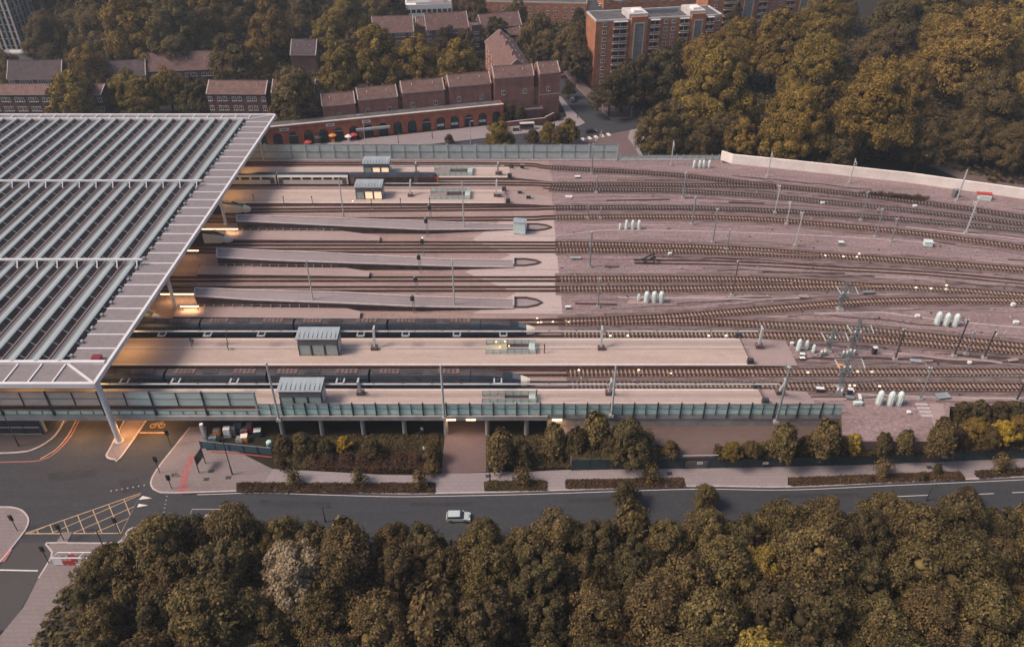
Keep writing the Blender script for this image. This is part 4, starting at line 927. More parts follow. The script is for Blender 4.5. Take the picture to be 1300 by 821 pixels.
# wires over the two lowest tracks, and along the uppermost ones
for i, (pts, z) in enumerate((([(1000, 464), (1180, 464.5), (1420, 468)], 5.2), ([(1000, 469), (1180, 472), (1420, 480)], 5.0), ([(1000, 484), (1180, 478), (1420, 465)], 5.0), ([(1000, 480), (1180, 481), (1420, 473)], 5.3), ([(1000, 489), (1180, 484), (1420, 478)], 5.4))):
    b = MB(); L = px(pts, z)
    for a, c in zip(L[:-1], L[1:]): b.tube(a, c, .055, 'galv', seg=5)
    tag(b.build('overhead_wire'), 'thin grey overhead wire above the two lowest tracks on the right', 'wire', 'overhead wires above the lowest tracks')
for i, (k, pts) in enumerate((('the dark upper parallel track', [(760, 249), (879, 247), (1005, 253), (1092, 262), (1226, 274), (1400, 292)]), ('the track below the dark parallel one', [(752, 262), (880, 262), (1000, 264), (1122, 276), (1240, 288), (1400, 306)]), ('the converging pair of tracks', [(640, 300), (748, 300), (910, 302), (1000, 308), (1130, 316), (1400, 338)]), ('the middle yard pair of tracks', [(640, 343), (760, 342), (937, 342), (1070, 350), (1230, 358), (1400, 368)]), ('the diverging track', [(700, 396), (857, 389), (1074, 372), (1238, 369), (1400, 370)]), ('the two tracks below the diverging one', [(960, 413), (1088, 418), (1182, 421), (1262, 430), (1400, 444)]), ('the uppermost track', [(751, 205), (855, 209), (982, 221), (1088, 233), (1229, 251), (1400, 282)]))):
    b = MB(); L = px(pts, 5.6)
    for q in range(len(L) - 1):
        b.tube(L[q], L[q + 1], .035, 'galv', seg=5); a_, c_ = L[q] + Vector((0, 0, 1.3)), L[q + 1] + Vector((0, 0, 1.3)); n = 6
        for g in range(n):
            sag = lambda u: -1.0 * (1 - (2 * u - 1) ** 2); b.tube(a_.lerp(c_, g / n) + Vector((0, 0, sag(g / n))), a_.lerp(c_, (g + 1) / n) + Vector((0, 0, sag((g + 1) / n))), .03, 'galv', seg=5)
    tag(b.build('overhead_wire'), 'thin sagging overhead wire above ' + k, 'wire', 'overhead wires above the yard')
# ================================================================ conductor beams along the platforms
def conduit(lab, x0, x1, ypx, z, r=.16, supports=(), sy=1.4, zs=1.0, m='pale_steel'):
    a = at(x0, ypx, z); c = at(x1, ypx, z); t = thing('overhead_beam', lab, 'beam', (0, 0, 0), 0, 'overhead beams along the platforms')
    b = MB(); b.tube(a, c, r, m, seg=8); b.build('beam_tube', t)
    b = MB(); x = a.x + 2
    while x < c.x: b.box((x, a.y, z + .25), (.25, .2, .3), 'rust_steel'); x += 6
    b.build('bracket', t)
    for bx, by in supports:
        p = at(bx, by, zs); m_ = MB(); m_.bar((p.x, p.y, zs), (p.x + .1, a.y - .3, z + .9), .5, .6, 'pale_steel'); m_.bar((p.x + .1, a.y - .6, z + .9), (p.x + .1, a.y + .8, z + .9), .35, .35, 'pale_steel'); m_.build('support_post', t)
        m_ = MB(); m_.box((p.x, p.y, zs + .4), (1.5, 1.2, .8), 'rust_steel'); m_.build('support_base', t)
    return t
conduit('white overhead beam above the longer dark train and the wide platform edge', 140, 962, 420.5, 5.0, .2, ((475.5, 443), (763, 443), (963, 440)))
conduit('white overhead beam above the shorter dark train and the front platform edge', 90, 988, 487.5, 4.6, .2, ((458, 500), (773, 500), (989, 498)))
conduit('white overhead beam along the far edge of the narrow far platform', 495, 640, 210.5, 4.5, .16, ((529, 221), (632, 221)))
conduit('white overhead beam above the second far platform', 487, 630, 233, 4.5, .16, ((521, 249), (630, 249)))
for lab, x0, x1, ypx in (('low white pipe rail along the middle of the wide paved platform', 158, 950, 441.3),):
    a = at(x0, ypx, 1.25); c = at(x1, ypx, 1.25); t = thing('pipe_rail', lab, 'rail', (0, 0, 0)); b = MB(); b.tube(a, c, .1, 'canopy_white', seg=6); b.build('rail', t); b = MB(); x = a.x
    while x < c.x: b.bar((x, a.y, 1), (x, a.y, 1.25), .12, .12, 'galv'); x += 3.6
    b.build('bracket', t)
# U shaped pale brackets hanging over the train roofs
for row, (ypx, xs) in enumerate(((424, (206, 264, 332, 458, 515, 580, 639)), (484, (158, 223, 297, 432, 632)))):
    for i, x_ in enumerate(xs):
        p = at(x_, ypx, 4.15); b = MB()
        for s_ in (-1, 1): b.box((s_ * .75, 0, 0), (.3, 1.7, .22), 'pale_steel')
        b.box((0, -.75, 0), (1.7, .3, .22), 'pale_steel'); b.bar((0, .2, 0), (0, .2, .6), .14, .14, 'galv')
        tag(b.build('beam_bracket', loc=(p.x, p.y, 4.2)), '%s from the left of the pale U shaped brackets over the %s' % (ORD[i], ('longer dark train', 'shorter dark train')[row]), 'bracket', 'brackets over the %s' % ('longer dark train', 'shorter dark train')[row])
# ================================================================ platform lift boxes and stair wells
def shelter(lab, x0, x1, ytop, ymid, ybase, z0=1.0, roofm='roof_metal', lit=False):
    """ytop far roof edge, ymid near roof edge, ybase foot of the front wall"""
    p0 = at(x0, ybase, z0); p1 = at(x1, ybase, z0); Wd = p1.x - p0.x; h = zat(p0.x, p0.y, ymid) - z0
    dep = at(x0, ytop, z0 + h).y - p0.y; dep = max(2.2, min(dep, 5)); t = thing('lift_lobby', lab, 'lift lobby', ((p0.x + p1.x) / 2, p0.y, z0), 0, 'metal roofed lobbies on the platforms')
    b = MB(); b.box((0, dep / 2, h * .5), (Wd - .2, dep, h - .1), 'kiosk_wall'); b.build('wall', t)
    b = MB(); b.prism([(-Wd / 2 - .2, -.35), (Wd / 2 + .1, -.35), (Wd / 2 + .1, dep + .2), (-Wd / 2 - .2, dep + .2)], [h - .25] * 4, [h - .1, h - .1, h + .35, h + .35], roofm)
    for q in range(9): b.box((-Wd / 2 + Wd * (q + .5) / 9, dep / 2, h + .16), (.1, dep, .1), roofm)
    b.build('roof', t)
    b = MB()
    for q in range(3): b.box((-Wd / 3 + Wd * q / 3, -.03, h * .33), (Wd * .27, .08, h * .55), 'lamp_soft' if lit and q > 0 else 'glass_clear')
    b.build('glass_front', t)
    b = MB(); b.box((0, -.08, h * .78), (Wd - .3, .12, h * .34), 'concrete_dark'); b.build('fascia', t)
    b = MB()
    for q in range(4): b.box((-Wd / 2 + .15 + (Wd - .3) * q / 3, -.1, h * .32), (.12, .14, h * .62), 'dark_steel')
    b.build('mullion', t)
    b = MB(); b.box((Wd / 2 + .02, dep / 2, h * .42), (.1, dep * .8, h * .7), 'pale_steel'); b.build('side_panel', t)

shelter('metal roofed lobby on the wide paved platform, in front of the longer train', 380, 431, 417, 429, 451); shelter('metal roofed lobby on the front platform behind the tall white mast', 357, 411, 481, 495, 517)
shelter('small lit metal roofed lobby on the narrow far platform by the fence', 462, 495, 200, 207, 222, lit=True); shelter('small lit metal roofed lobby on the second far platform, in front of the white train', 452, 486, 229, 237, 253, lit=True)
def stairwell(lab, x0, x1, y0, y1, lit=False, z0=1.0):
    a = at(x0, y1, z0); c = at(x1, y0, z0); L = c.x - a.x; D = c.y - a.y; t = thing('stair_well', lab, 'stairwell', (a.x + L / 2, a.y + D / 2, z0), 0, 'glass railed stair wells on the platforms')
    b = MB(); b.box((0, 0, .012), (L, D, .024), 'dark_wall'); b.build('opening', t)
    b = MB()
    n = 10
    for q in range(n): b.box((-L / 2 + L * .42 * (q + .5) / n, 0, .05 + .02 * q), (L * .42 / n, D * .8, .06 + .04 * q), 'brass_step' if lit else 'kiosk_wall')
    b.build('step', t)
    b = MB()
    for s_ in (-1, 1): b.box((0, s_ * D / 2, .62), (L, .06, 1.15), 'glass_clear')
    b.box((L / 2, 0, .62), (.06, D, 1.15), 'glass_clear'); b.box((L * .42, 0, .3), (L * .12, D * .9, .5), 'fence_pale'); b.build('glass_balustrade', t)
    b = MB()
    for s_ in (-1, 1):
        b.bar((-L / 2, s_ * D / 2, 1.22), (L / 2, s_ * D / 2, 1.22), .1, .08, 'pale_steel')
        for q in range(8): b.box((-L / 2 + L * q / 7, s_ * D / 2, .62), (.08, .1, 1.2), 'dark_steel')
    b.build('handrail', t)
    if lit:
        for q, (lx, ly) in enumerate(((-.3, .3), (-.12, .35), (-.22, -.2), (-.04, -.1))): b = MB(); b.lathe((L * lx, D * ly, 1.0), [(.12, 0), (.2, .12), (.1, .28)], 'lamp_point', 8); b.build('lamp', t)
        l = bpy.data.lights.new('stair_light', 'POINT'); l.energy = 25; l.color = (1, .72, .45); l.shadow_soft_size = .4; o = bpy.data.objects.new('stair_light', l); COL.objects.link(o); o.location = (a.x + L * .25, a.y + D / 2, z0 + 1.6)
mat('brass_step', (.36, .32, .22), .7)
stairwell('glass railed stair well with small warm lamps on the wide paved platform', 617, 680, 436.5, 449, True); stairwell('glass railed stair well at the front platform behind the glass fence', 612, 681, 501.5, 511.5)
stairwell('glass railed stair well on the narrow far platform', 550, 601, 214.5, 223); stairwell('glass railed stair well on the second far platform', 545, 598, 243.5, 253)
for lab, bx, by in (('thin grey post on the wide platform right of the lit stair well', 691, 448), ('thin post at the right corner of the front platform stair well', 681, 507)):
    p = at(bx, by, 1); t = thing('post', lab, 'post', p, 0, 'posts by the stair wells'); b = MB(); b.tube((0, 0, 0), (0, 0, 2.4), .12, 'dark_steel'); b.build('shaft', t); b = MB(); b.box((0, 0, 2.5), (.35, .2, .35), 'galv'); b.build('head', t)
# dark posts along the second far platform's near edge
for i, (bx, by) in enumerate(((323, 257), (361, 260), (397, 259.5), (472, 263), (509, 262), (546, 262))):
    p = at(bx, by, 0.5); b = MB(); b.tube((0, 0, 0), (0, 0, 3.0), .1, 'dark_steel'); b.box((0, 0, 3.05), (.4, .2, .25), 'dark_steel'); b.box((0, 0, .1), (.5, .5, .2), 'concrete')
    tag(b.build('lamp_post', loc=(p.x, p.y, 0)), 'dark slender post along the near edge of the second far platform, %s from the left' % ORD[i], 'lamp post', 'posts along the second far platform')
# dark barriers across the platform ends
for i, (x0, y0, x1, y1) in enumerate(((937, 428, 952, 461), (960, 492, 971, 512), (649, 213, 647, 225), (640, 242, 645, 257))):
    a = at(x0, y0, 1); c = at(x1, y1, 1); t = thing('end_barrier', ['pipe barrier with dark blocks across the end of the wide paved platform', 'pipe barrier across the end of the front platform', 'pipe barrier across the end of the narrow far platform', 'pipe barrier across the end of the second far platform'][i], 'barrier', (0, 0, 0), 0, 'barriers at the platform ends')
    b = MB()
    for z in (1.5, 2.0): b.bar((a.x, a.y, z), (c.x, c.y, z), .1, .08, 'rust_steel')
    b.build('rail', t)
    for q in (a, c): b = MB(); b.box((q.x, q.y, 1.6), (1.3, .9, 1.2), 'dark_steel'); b.build('end_block', t)
for i, (bx, by) in enumerate(((635, 222), (663, 213), (634, 250), (660, 246), (671, 252))):
    p = at(bx, by, 1 if i in (0, 2) else .5); b = MB(); b.box((0, 0, .55), (1.3, .8, 1.1), 'rust_steel' if i in (0, 2) else 'dark_steel'); b.box((0, 0, 1.15), (1.4, .9, .12), 'galv')
    tag(b.build('equipment_box', loc=p), ['brown box at the right end of the narrow far platform', 'dark box on the ramp of the narrow far platform', 'brown box at the right end of the second far platform', 'dark box at the upper corner of the second far platform ramp', 'dark box beside the track on the second far platform ramp'][i], 'equipment box', 'boxes at the far platform ends')
# ================================================================ domed cabinets
def dome(lab, bx, by, h=2.7, r=.78, group=None, z=0):
    r *= .72
    p = at(bx, by, z); t = thing('domed_cabinet', lab, 'equipment cabinet', p, rnd.uniform(0, .5), group)
    b = MB(); b.lathe((0, 0, .15), [(r * .86, 0), (r, .12 * h), (r, .68 * h), (r * .86, .84 * h), (r * .5, .95 * h), (r * .1, h)], 'cabinet', 8); b.build('dome', t)
    b = MB(); b.lathe((0, 0, 0), [(r * 1.15, 0), (r * 1.15, .2)], 'concrete', 8); b.build('plinth', t)
    b = MB(); b.box((0, -r * .95, .5 * h), (.5, .1, .9), 'cabinet_white'); b.box((.15, -r * 1.0, .5 * h), (.06, .05, .2), 'dark_steel'); b.build('door', t)
for grp, where, pts, hh in (('four domed cabinets at the low railing fence', 'at the low railing fence', ((881, 213), (888, 213), (893, 213), (900, 213)), 2.6), ('four domed cabinets in mid yard', 'in mid yard above the buffer siding', ((787, 291), (795, 291), (803, 291), (811, 291)), 2.9),
        ('four domed cabinets above the diverging track', 'above the diverging track', ((810.5, 381.5), (820.5, 383.5), (830, 383.5), (839, 383.5)), 3.1), ('three domed cabinets in the right yard', 'above the mast trio', ((1189, 411), (1200, 412.5), (1211.5, 413.5)), 3.4), ('three domed cabinets in front of the lowest track', 'in front of the lowest track', ((1115, 512.5), (1129, 513.5), (1140, 513.5)), 3.5)):
    for i, (bx, by) in enumerate(pts):
        small = (i == 0 and len(pts) == 4 and by > 250)
        dome(('%s from the left of the pale domed cabinets ' % ORD[i] if not small else 'smallest leftmost one of the pale domed cabinets ') + where, bx, by, hh * (.6 if small else 1), .5 if small else (.95 if hh > 3 else .74), grp)
for i, (bx, by, h, r) in enumerate(((1013, 445, 3.2, .75), (1023, 443, 2.4, .6), (1032, 447, 2.1, .55))): dome(['tall pale domed cabinet at the wide platform end', 'middle sized pale domed cabinet behind dark boxes at the wide platform end', 'smallest pale domed cabinet at the wide platform end'][i], bx, by, h, r, 'domed cabinets at the wide platform end')
# concrete pad under one group
b = MB(); b.prism(xy([(797, 382), (842, 382), (846, 386), (796, 386)]), 0, .1, 'platform_concrete'); tag(b.build('concrete_pad'), 'pale concrete pad under the domed cabinets above the diverging track', 'pad')
# small trackside boxes
def tbox(lab, bx, by, d, m='cabinet_white', lid='galv', group='small trackside boxes', leg=True, z=0):
    p = at(bx, by, z); t = thing('trackside_box', lab, 'trackside box', p, rnd.uniform(-.2, .2), group)
    b = MB(); b.box((0, 0, .2 + d[2] / 2), d, m, top=(.96, .96)); b.build('case', t)
    b = MB(); b.box((0, 0, .24 + d[2]), (d[0] * 1.08, d[1] * 1.08, .1), lid); b.build('lid', t)
    for s_ in (-1, 1): b = MB(); b.box((s_ * d[0] * .38, 0, .1), (.1, d[1] * .8, .22), 'dark_steel'); b.build('foot', t)
for lab, bx, by, d, m, lid in [
    ('large pale box beside the cable trough far right of the curved tracks', 1177, 312, (2.1, 1.7, 1.3), 'cabinet', 'cabinet'), ('grey flat cover beside the lowest track on the right', 1196.5, 504, (2.6, 1.5, .25), 'galv', 'roof_metal'), ('flat pale cover left of the upper lattice gantry', 1020, 377.5, (2.2, 1.2, .2), 'kiosk_wall', 'platform_concrete'),
    ('green kiosk sized box over the foot of the upper ramp walkway', 660, 295, (3.4, 2.6, 3.6), 'cabinet', 'roof_metal'), ('flat grey cover below the third mast in the right yard', 1162, 459, (2.2, 1.0, .12), 'galv', 'roof_metal'),
    ('small orange box beside the lattice gantry over the lowest tracks', 1066, 467, (1.3, .8, .6), 'orange_cloth', 'orange_cloth'), ('small dark box with a pale top right of the wide platform end', 1109, 449, (.9, .8, 1.6), 'dark_steel', 'cabinet_white'),
    ('pale box below the small domed cabinets, upper one', 1018, 452, (1.0, .7, .5), 'dark_steel', 'cabinet_white'), ('pale box below the small domed cabinets, lower one', 1018, 456.5, (1.1, .7, .4), 'dark_steel', 'cabinet_white'), ('small white box at the left edge of the dirt by the wide platform end', 1005, 437.5, (.7, .6, .4), 'cabinet_white', 'cabinet_white'),
    ('pair of pale low boxes in front of the lowest track, left one', 1085.5, 514, (.8, .7, .6), 'cabinet', 'cabinet'), ('pair of pale low boxes in front of the lowest track, right one', 1091, 514, (.8, .7, .6), 'cabinet', 'cabinet'), ('tilted white box left of the three front domed cabinets', 1091, 506, (.5, 1.5, .4), 'cabinet_white', 'cabinet_white'), ('flat grey box left of the tilted white one', 1078.5, 506, (1.5, .9, .3), 'galv', 'galv'),
    ('white topped box on the ramp of the front platform', 1040, 497, (1.5, .7, .8), 'dark_steel', 'cabinet_white'), ('white box in the ballast near the right edge above the domed trio', 1285, 389, (.8, .8, .7), 'cabinet_white', 'cabinet_white'), ('white box on the right cable trough', 1164, 403, (1.0, .7, .5), 'cabinet_white', 'cabinet_white'), ('white box near the right edge below the cable trough', 1289, 411, (1.1, .7, .5), 'cabinet_white', 'cabinet_white'),
    ('low white box beside the track left of the three close masts', 1044, 259, (1.1, .8, .4), 'cabinet_white', 'cabinet_white'), ('small pale box on the track below the white wall', 1161, 263, (1.1, .8, .4), 'cabinet_white', 'cabinet_white'), ('dark and white box at the trough below the three close masts', 1067, 311, (1.3, .9, .8), 'galv', 'cabinet_white'), ('grey cabinet at the foot of the tall bright mast', 1212, 250, (1.6, 1.3, 2.2), 'concrete_dark', 'galv'),
    ('low grey box with pale lid left of the lower domed cabinets', 721, 392, (1.3, .6, .5), 'galv', 'cabinet_white'), ('white flat box in the ballast right of the second far platform', 722, 251.5, (2.0, .8, .4), 'cabinet_white', 'cabinet_white'), ('grey flat box left of the buffer stop', 731, 329, (2.6, .8, .3), 'galv', 'roof_metal'), ('pale flat box right of the narrow far platform end', 733, 226, (1.6, .9, .4), 'galv', 'cabinet_white'), ('pale low box near the top of the buffer stop', 850, 324, (.9, .6, .5), 'cabinet_white', 'cabinet_white'),
    ('dark long box in the ballast between the diverging tracks and the gantries', 1102, 373, (2.8, .8, .5), 'concrete_dark', 'galv'), ('white small box below the right mast trio', 1230, 462, (.7, .6, .4), 'cabinet_white', 'cabinet_white'), ('flat pale cover right of the mast trio', 1285, 458, (2.4, .8, .12), 'platform_concrete', 'platform_concrete'), ('small dark box beside the bright signal lamps on the lowest tracks', 1078, 500, (1.0, .8, 1.2), 'dark_steel', 'cabinet_white'), ('dark box on the brown terrace right of the fence end', 1153, 525, (.7, .6, .4), 'cabinet_white', 'cabinet_white')]:
    tbox(lab, bx, by, d, m, lid)
# heap of switch gear left of the front platform end
for i, (bx, by) in enumerate(((1044, 451), (1081, 450), (1072, 452), (1065, 500))):
    p = at(bx, by, 0); t = thing('point_machine', ['grey point machine beside the lattice gantry by the domed cabinets', 'grey point machine under the taller gantry', 'grey point machine between the two gantries', 'dark point machine in front of the lowest track'][i], 'point machine', p, rnd.uniform(-.4, .4), 'point machines')
    b = MB(); b.box((0, 0, .5), (1.5, .9, .8), 'galv', top=(.8, .8)); b.build('case', t); b = MB()
    for s_ in (-1, 1): b.lathe((s_ * .4, 0, .9), [(.2, 0), (.28, .3), (.15, .6)], 'cabinet_white', 8)
    b.build('insulator', t); b = MB(); b.bar((-1.2, .2, .15), (1.2, .2, .15), .1, .1, 'dark_steel'); b.build('rod', t)
# buffer stop
p = at(822, 333, 0); t = thing('buffer_stop', 'dark steel buffer stop at the end of the bare siding', 'buffer stop', p)
b = MB()
for s_ in (-1, 1): b.bar((-1.6, s_ * .8, .2), (1.6, s_ * .8, 2.4), .35, .35, 'dark_steel'); b.bar((1.6, s_ * .8, .2), (1.6, s_ * .8, 2.5), .35, .35, 'dark_steel'); b.bar((-3.6, s_ * .8, .35), (1.6, s_ * .8, .35), .3, .3, 'dark_steel')
b.build('frame', t); b = MB(); b.box((1.75, 0, 1.6), (.4, 2.6, .7), 'rust_steel'); b.build('buffer_beam', t)
# rail side marker lamps (lit)
LAMPS = [('around the nose of the longer dark train', .3, [(682, 404), (683, 409.5), (687, 409), (702, 408.5), (722, 409)]), ('on the converging tracks beyond the buffer stop', .3, [(1048, 324.5), (1071, 325.5), (1088, 326), (1091, 322)]), ('on the tracks above the upper lattice gantry', .3, [(1163, 365), (1182, 366), (1201, 367), (1202, 362)]),
         ('around the lowest lattice gantry', .3, [(1026, 472.5), (1079, 489), (1085, 489), (1083, 496), (1089, 471), (1107, 471.5), (1117, 490)]), ('on the track beyond the shorter train nose', .3, [(735, 469.5), (811, 469.5), (852, 474)]), ('along the far edge of the wide platform', 1.1, [(775, 426), (797, 426), (900, 426), (922, 426)]), ('near the upper ramp walkway', 1.1, [(428, 288), (448, 255.5), (485, 287.5), (518, 290), (536, 302)])]
for where, z, pts in LAMPS:
    for i, (bx, by) in enumerate(sorted(pts)):
        p = at(bx, by, z); b = MB(); b.lathe((0, 0, 0), [(.15, 0), (.2, .1), (.1, .2)], 'lamp_point', 8); b.box((0, 0, -.15), (.6, .5, .28), 'cabinet_white')
        tag(b.build('track_lamp', loc=(p.x, p.y, z)), 'lit warm lamp, %s from the left %s' % (ORD[i], where), 'lamp', 'small lit lamps ' + where)
# red roofed hut at the white wall
p = at(1249, 253, 0); t = thing('trolley_hut', 'small red topped hut with a pale front below the white wall', 'hut', p, -.2)
b = MB(); b.box((0, 0, .7), (3.4, 1.6, 1.4), 'cabinet'); b.build('body', t); b = MB(); b.box((0, .6, 1.6), (4.2, 1.8, .3), 'red_paint'); b.build('roof', t)
# sleepers stacked as steps on the terrace edge
for i in range(6):
    p = at(1170 + i * 2.2, 514 + i * 4.4, 0); b = MB(); b.box((0, 0, .14 - .25 * i * .3), (2.4, .8, .25), 'pale_kerb', top=(.98, .96)); tag(b.build('slab_step', loc=(p.x, p.y, 0 if i < 9 else 0)), 'pale slab in a flight of steps beside the embankment, %s from the top' % ORD[i], 'step', 'slab steps down the embankment')
# ballast debris: dark oily patches and clutter left as stuff
b = MB(); rr = random.Random(3)
for k in range(420):
    x = rr.uniform(712, 1290); y = rr.uniform(240, 505); p = at(x, y, 0); s_ = rr.uniform(.12, .42)
    b.box((p.x, p.y, s_ * .3), (s_ * rr.uniform(1, 3), s_, s_ * .6), rr.choice(['dark_steel', 'rust_steel', 'rail_steel', 'concrete']), rr.uniform(0, 3), top=(.7, .7))
stuff(b.build('debris'))
# ================================================================ cars
def car(lab, bx, by, rz, paint, z=ZS + .0, kind='hatch', group=None):
    p = at(bx, by, z); t = thing('parked_car' if group else 'car', lab, 'car', (p.x, p.y, z), rz, group)
    # side profile (x forward, z): hatchback / van-like body
    W = .9
    low = [(-2.15, .35), (-2.2, .8), (-2.1, 1.0), (1.0, 1.0), (1.95, .85), (2.2, .65), (2.2, .35)]
    b = MB(); n = len(low)
    for s_, fl in ((1, 0), (-1, 1)):
        f_ = [(x, s_ * W, zz) for x, zz in low]; b.face(f_ if fl else f_[::-1], paint)
    for i in range(n):
        (x0, z0), (x1, z1) = low[i], low[(i + 1) % n]; b.face([(x0, -W, z0), (x1, -W, z1), (x1, W, z1), (x0, W, z0)][::-1], paint)
    top = [(-2.05, 1.0), (-1.85, 1.5), (.1, 1.54), (.35, 1.48), (1.1, 1.0)]
    for i in range(1, 4 - 1): b.face([(top[i][0], -.74, top[i][1]), (top[i + 1][0], -.74, top[i + 1][1]), (top[i + 1][0], .74, top[i + 1][1]), (top[i][0], .74, top[i][1])], paint)
    b.build('body', t)
    g = MB()
    for s_, fl in ((1, 0), (-1, 1)):
        f_ = [(-2.0, s_ * .86, 1.0), (-1.85, s_ * .735, 1.5), (.1, s_ * .735, 1.535), (.35, s_ * .735, 1.475), (1.05, s_ * .86, 1.0)]; g.face(f_ if fl else f_[::-1], 'glass_dark')
    g.face([(1.08, -.84, 1.0), (1.08, .84, 1.0), (.35, .73, 1.475), (.35, -.73, 1.475)], 'glass_dark'); g.face([(-2.04, .84, 1.0), (-2.04, -.84, 1.0), (-1.86, -.73, 1.495), (-1.86, .73, 1.495)], 'glass_dark')
    g.build('window', t)
    for x in (-1.35, 1.35):
        for s_ in (-1, 1): b = MB(); b.tube((x, s_ * .92 - .1, .33), (x, s_ * .92 + .1, .33), .33, 'tyre', seg=12); b.tube((x, s_ * .92 - .11, .33), (x, s_ * .92 + .11, .33), .18, 'galv', seg=8); b.build('wheel', t)
    for s_ in (-1, 1): b = MB(); b.box((2.14, s_ * .65, .72), (.16, .36, .16), 'cabinet_white'); b.build('headlight', t); b = MB(); b.box((-2.2, s_ * .7, .85), (.06, .22, .2), 'red_paint'); b.build('tail_light', t); b = MB(); b.box((.85, s_ * 1.0, 1.02), (.16, .2, .14), paint); b.build('mirror', t)
    return t
car('pale silver car driving right on the near road beside the trees', 582, 658.5, 0, 'silver_paint')
aS = math.atan2((at(700, 77, ZS) - at(744, 150, ZS)).y, (at(700, 77, ZS) - at(744, 150, ZS)).x)
for lab, bx, by, pt in (('white car parked farthest up the side street', 701.5, 78, 'white_car'), ('second white car parked up the side street', 705, 85, 'white_car'), ('dark car between the white and the red one in the side street', 709, 92, 'black_paint'),
                        ('dark red car parked in the side street', 713.5, 98, 'maroon_paint'), ('black car parked below the red one in the side street', 720, 105, 'black_paint'), ('dark car parked beside the small street tree of the side street', 726, 128, 'grey_car')):
    car(lab, bx, by, aS, pt, group='cars parked in the side street')
car('dark car driving across the junction behind the back fence', 750, 168.5, .22, 'black_paint', group=None)
car('silver car on the street left of the tall tower block', 762, 8, 1.25, 'silver_paint')
# ================================================================ street furniture at the near left junction
def traffic_light(lab, bx, by, ty, z=KZ, red=False, face=1):
    p = at(bx, by, z); h = max(2.6, min(4.2, zat(p.x, p.y, ty) - z)); t = thing('traffic_light', lab, 'traffic light', (p.x, p.y, z), 0, 'traffic lights at the near junction')
    b = MB(); b.tube((0, 0, 0), (0, 0, h - .6), .08, 'dark_steel'); b.build('pole', t)
    b = MB(); b.box((0, 0, h - .45), (.42, .36, 1.15), 'black_paint'); b.box((0, .0, h - .45), (.8, .06, 1.4), 'black_paint'); b.build('signal_head', t)
    b = MB()
    for q, m in enumerate(('red_paint', 'train_roof_brown', 'door_dark')): b.tube((.0, .18 * face, h - .1 - .35 * q), (0, .26 * face, h - .1 - .35 * q), .12, 'lamp_red' if (red and q == 0) else m, seg=10)
    b.build('lens', t)
for lab, bx, by, ty, red in (('traffic light showing red beside the road under the deck', 217, 566, 546, True), ('traffic light with a wide black head at the rounded pavement corner', 203, 600, 578, False), ('low black signal post on the corner beside the red tactile strip', 218, 620, 604, False),
                             ('traffic light on the small island in front of the yellow box', 81, 685, 667, False), ('traffic light on the paved area left of the red and white barrier', 62, 714, 694, False), ('traffic light on the left pavement corner', 22, 673, 655, False), ('traffic light on the near pavement at the right corner of the yellow box', 152, 677, 658, False)):
    traffic_light(lab, bx, by, ty, red=red)
def lamp_column(lab, bx, by, ty, z=KZ, m='dark_steel', arm=1.2, group='street lamps'):
    p = at(bx, by, z); h = max(4, zat(p.x, p.y, ty) - z); t = thing('street_lamp', lab, 'street lamp', (p.x, p.y, z), 0, group)
    b = MB(); b.tube((0, 0, 0), (0, 0, h * .25), .16, m, .13); b.tube((0, 0, h * .25), (0, 0, h), .11, m, .07); b.build('pole', t)
    b = MB(); b.bar((0, 0, h - .05), (arm, 0, h + .1), .08, .08, m); b.build('arm', t); b = MB(); b.box((arm, 0, h + .1), (.9, .3, .16), m, top=(.8, .7)); b.build('lamp_head', t)
lamp_column('dark street lamp on the pavement in front of the fenced compound', 295, 602, 556); lamp_column('dark street lamp at the far left edge under the deck', 24, 566, 525, arm=-1.2)
lamp_column('dark street lamp on the near pavement right of the barrier', 138, 708, 672, arm=-1.0); lamp_column('dark street lamp standing among the near trees beside the road', 413, 662, 646, ZS); lamp_column('dark street lamp on the light footpath right of the driveway', 622, 611, 598, arm=.6); lamp_column('dark street lamp rising from the near trees far along the road', 1176, 635, 618, ZS, arm=.6)
lamp_column('pale tall street lamp behind the back fence in front of the arches', 464, 184, 146, m='pale_steel', arm=-1.5); lamp_column('pale tall street lamp behind the back fence near the bushy willow', 597.5, 184, 154, m='pale_steel', arm=.8)
lamp_column('dark street lamp left of the street corner trees behind the back fence', 704, 162, 142, arm=.5); lamp_column('dark street lamp in the mouth of the side street', 733, 150, 126, arm=.5); lamp_column('yellow topped post on the far pavement of the junction', 801, 148, 137, m='stone', arm=.3); lamp_column('white post at the edge of the dark trees by the side street', 763, 132, 126, m='pale_steel', arm=.2); lamp_column('dark lamp on the pavement in front of the arches, right half', 549, 176, 158, arm=.6); lamp_column('dark lamp on the arcade pavement, middle', 506, 182, 170, arm=.6)
# information board on two posts
a = at(253, 600, KZ); c = at(261, 588, KZ); t = thing('information_board', 'black board on two posts beside the red tactile strip', 'sign board', (a.x, a.y, KZ)); d = c - a; b = MB()
for q in (Vector((0, 0, 0)), d): b.tube(q, q + Vector((0, 0, 4.4)), .1, 'black_paint')
b.build('post', t); b = MB(); b.bar(Vector((0, 0, 3.2)), d + Vector((0, 0, 3.2)), .1, 2.3, 'black_paint'); b.build('board', t)
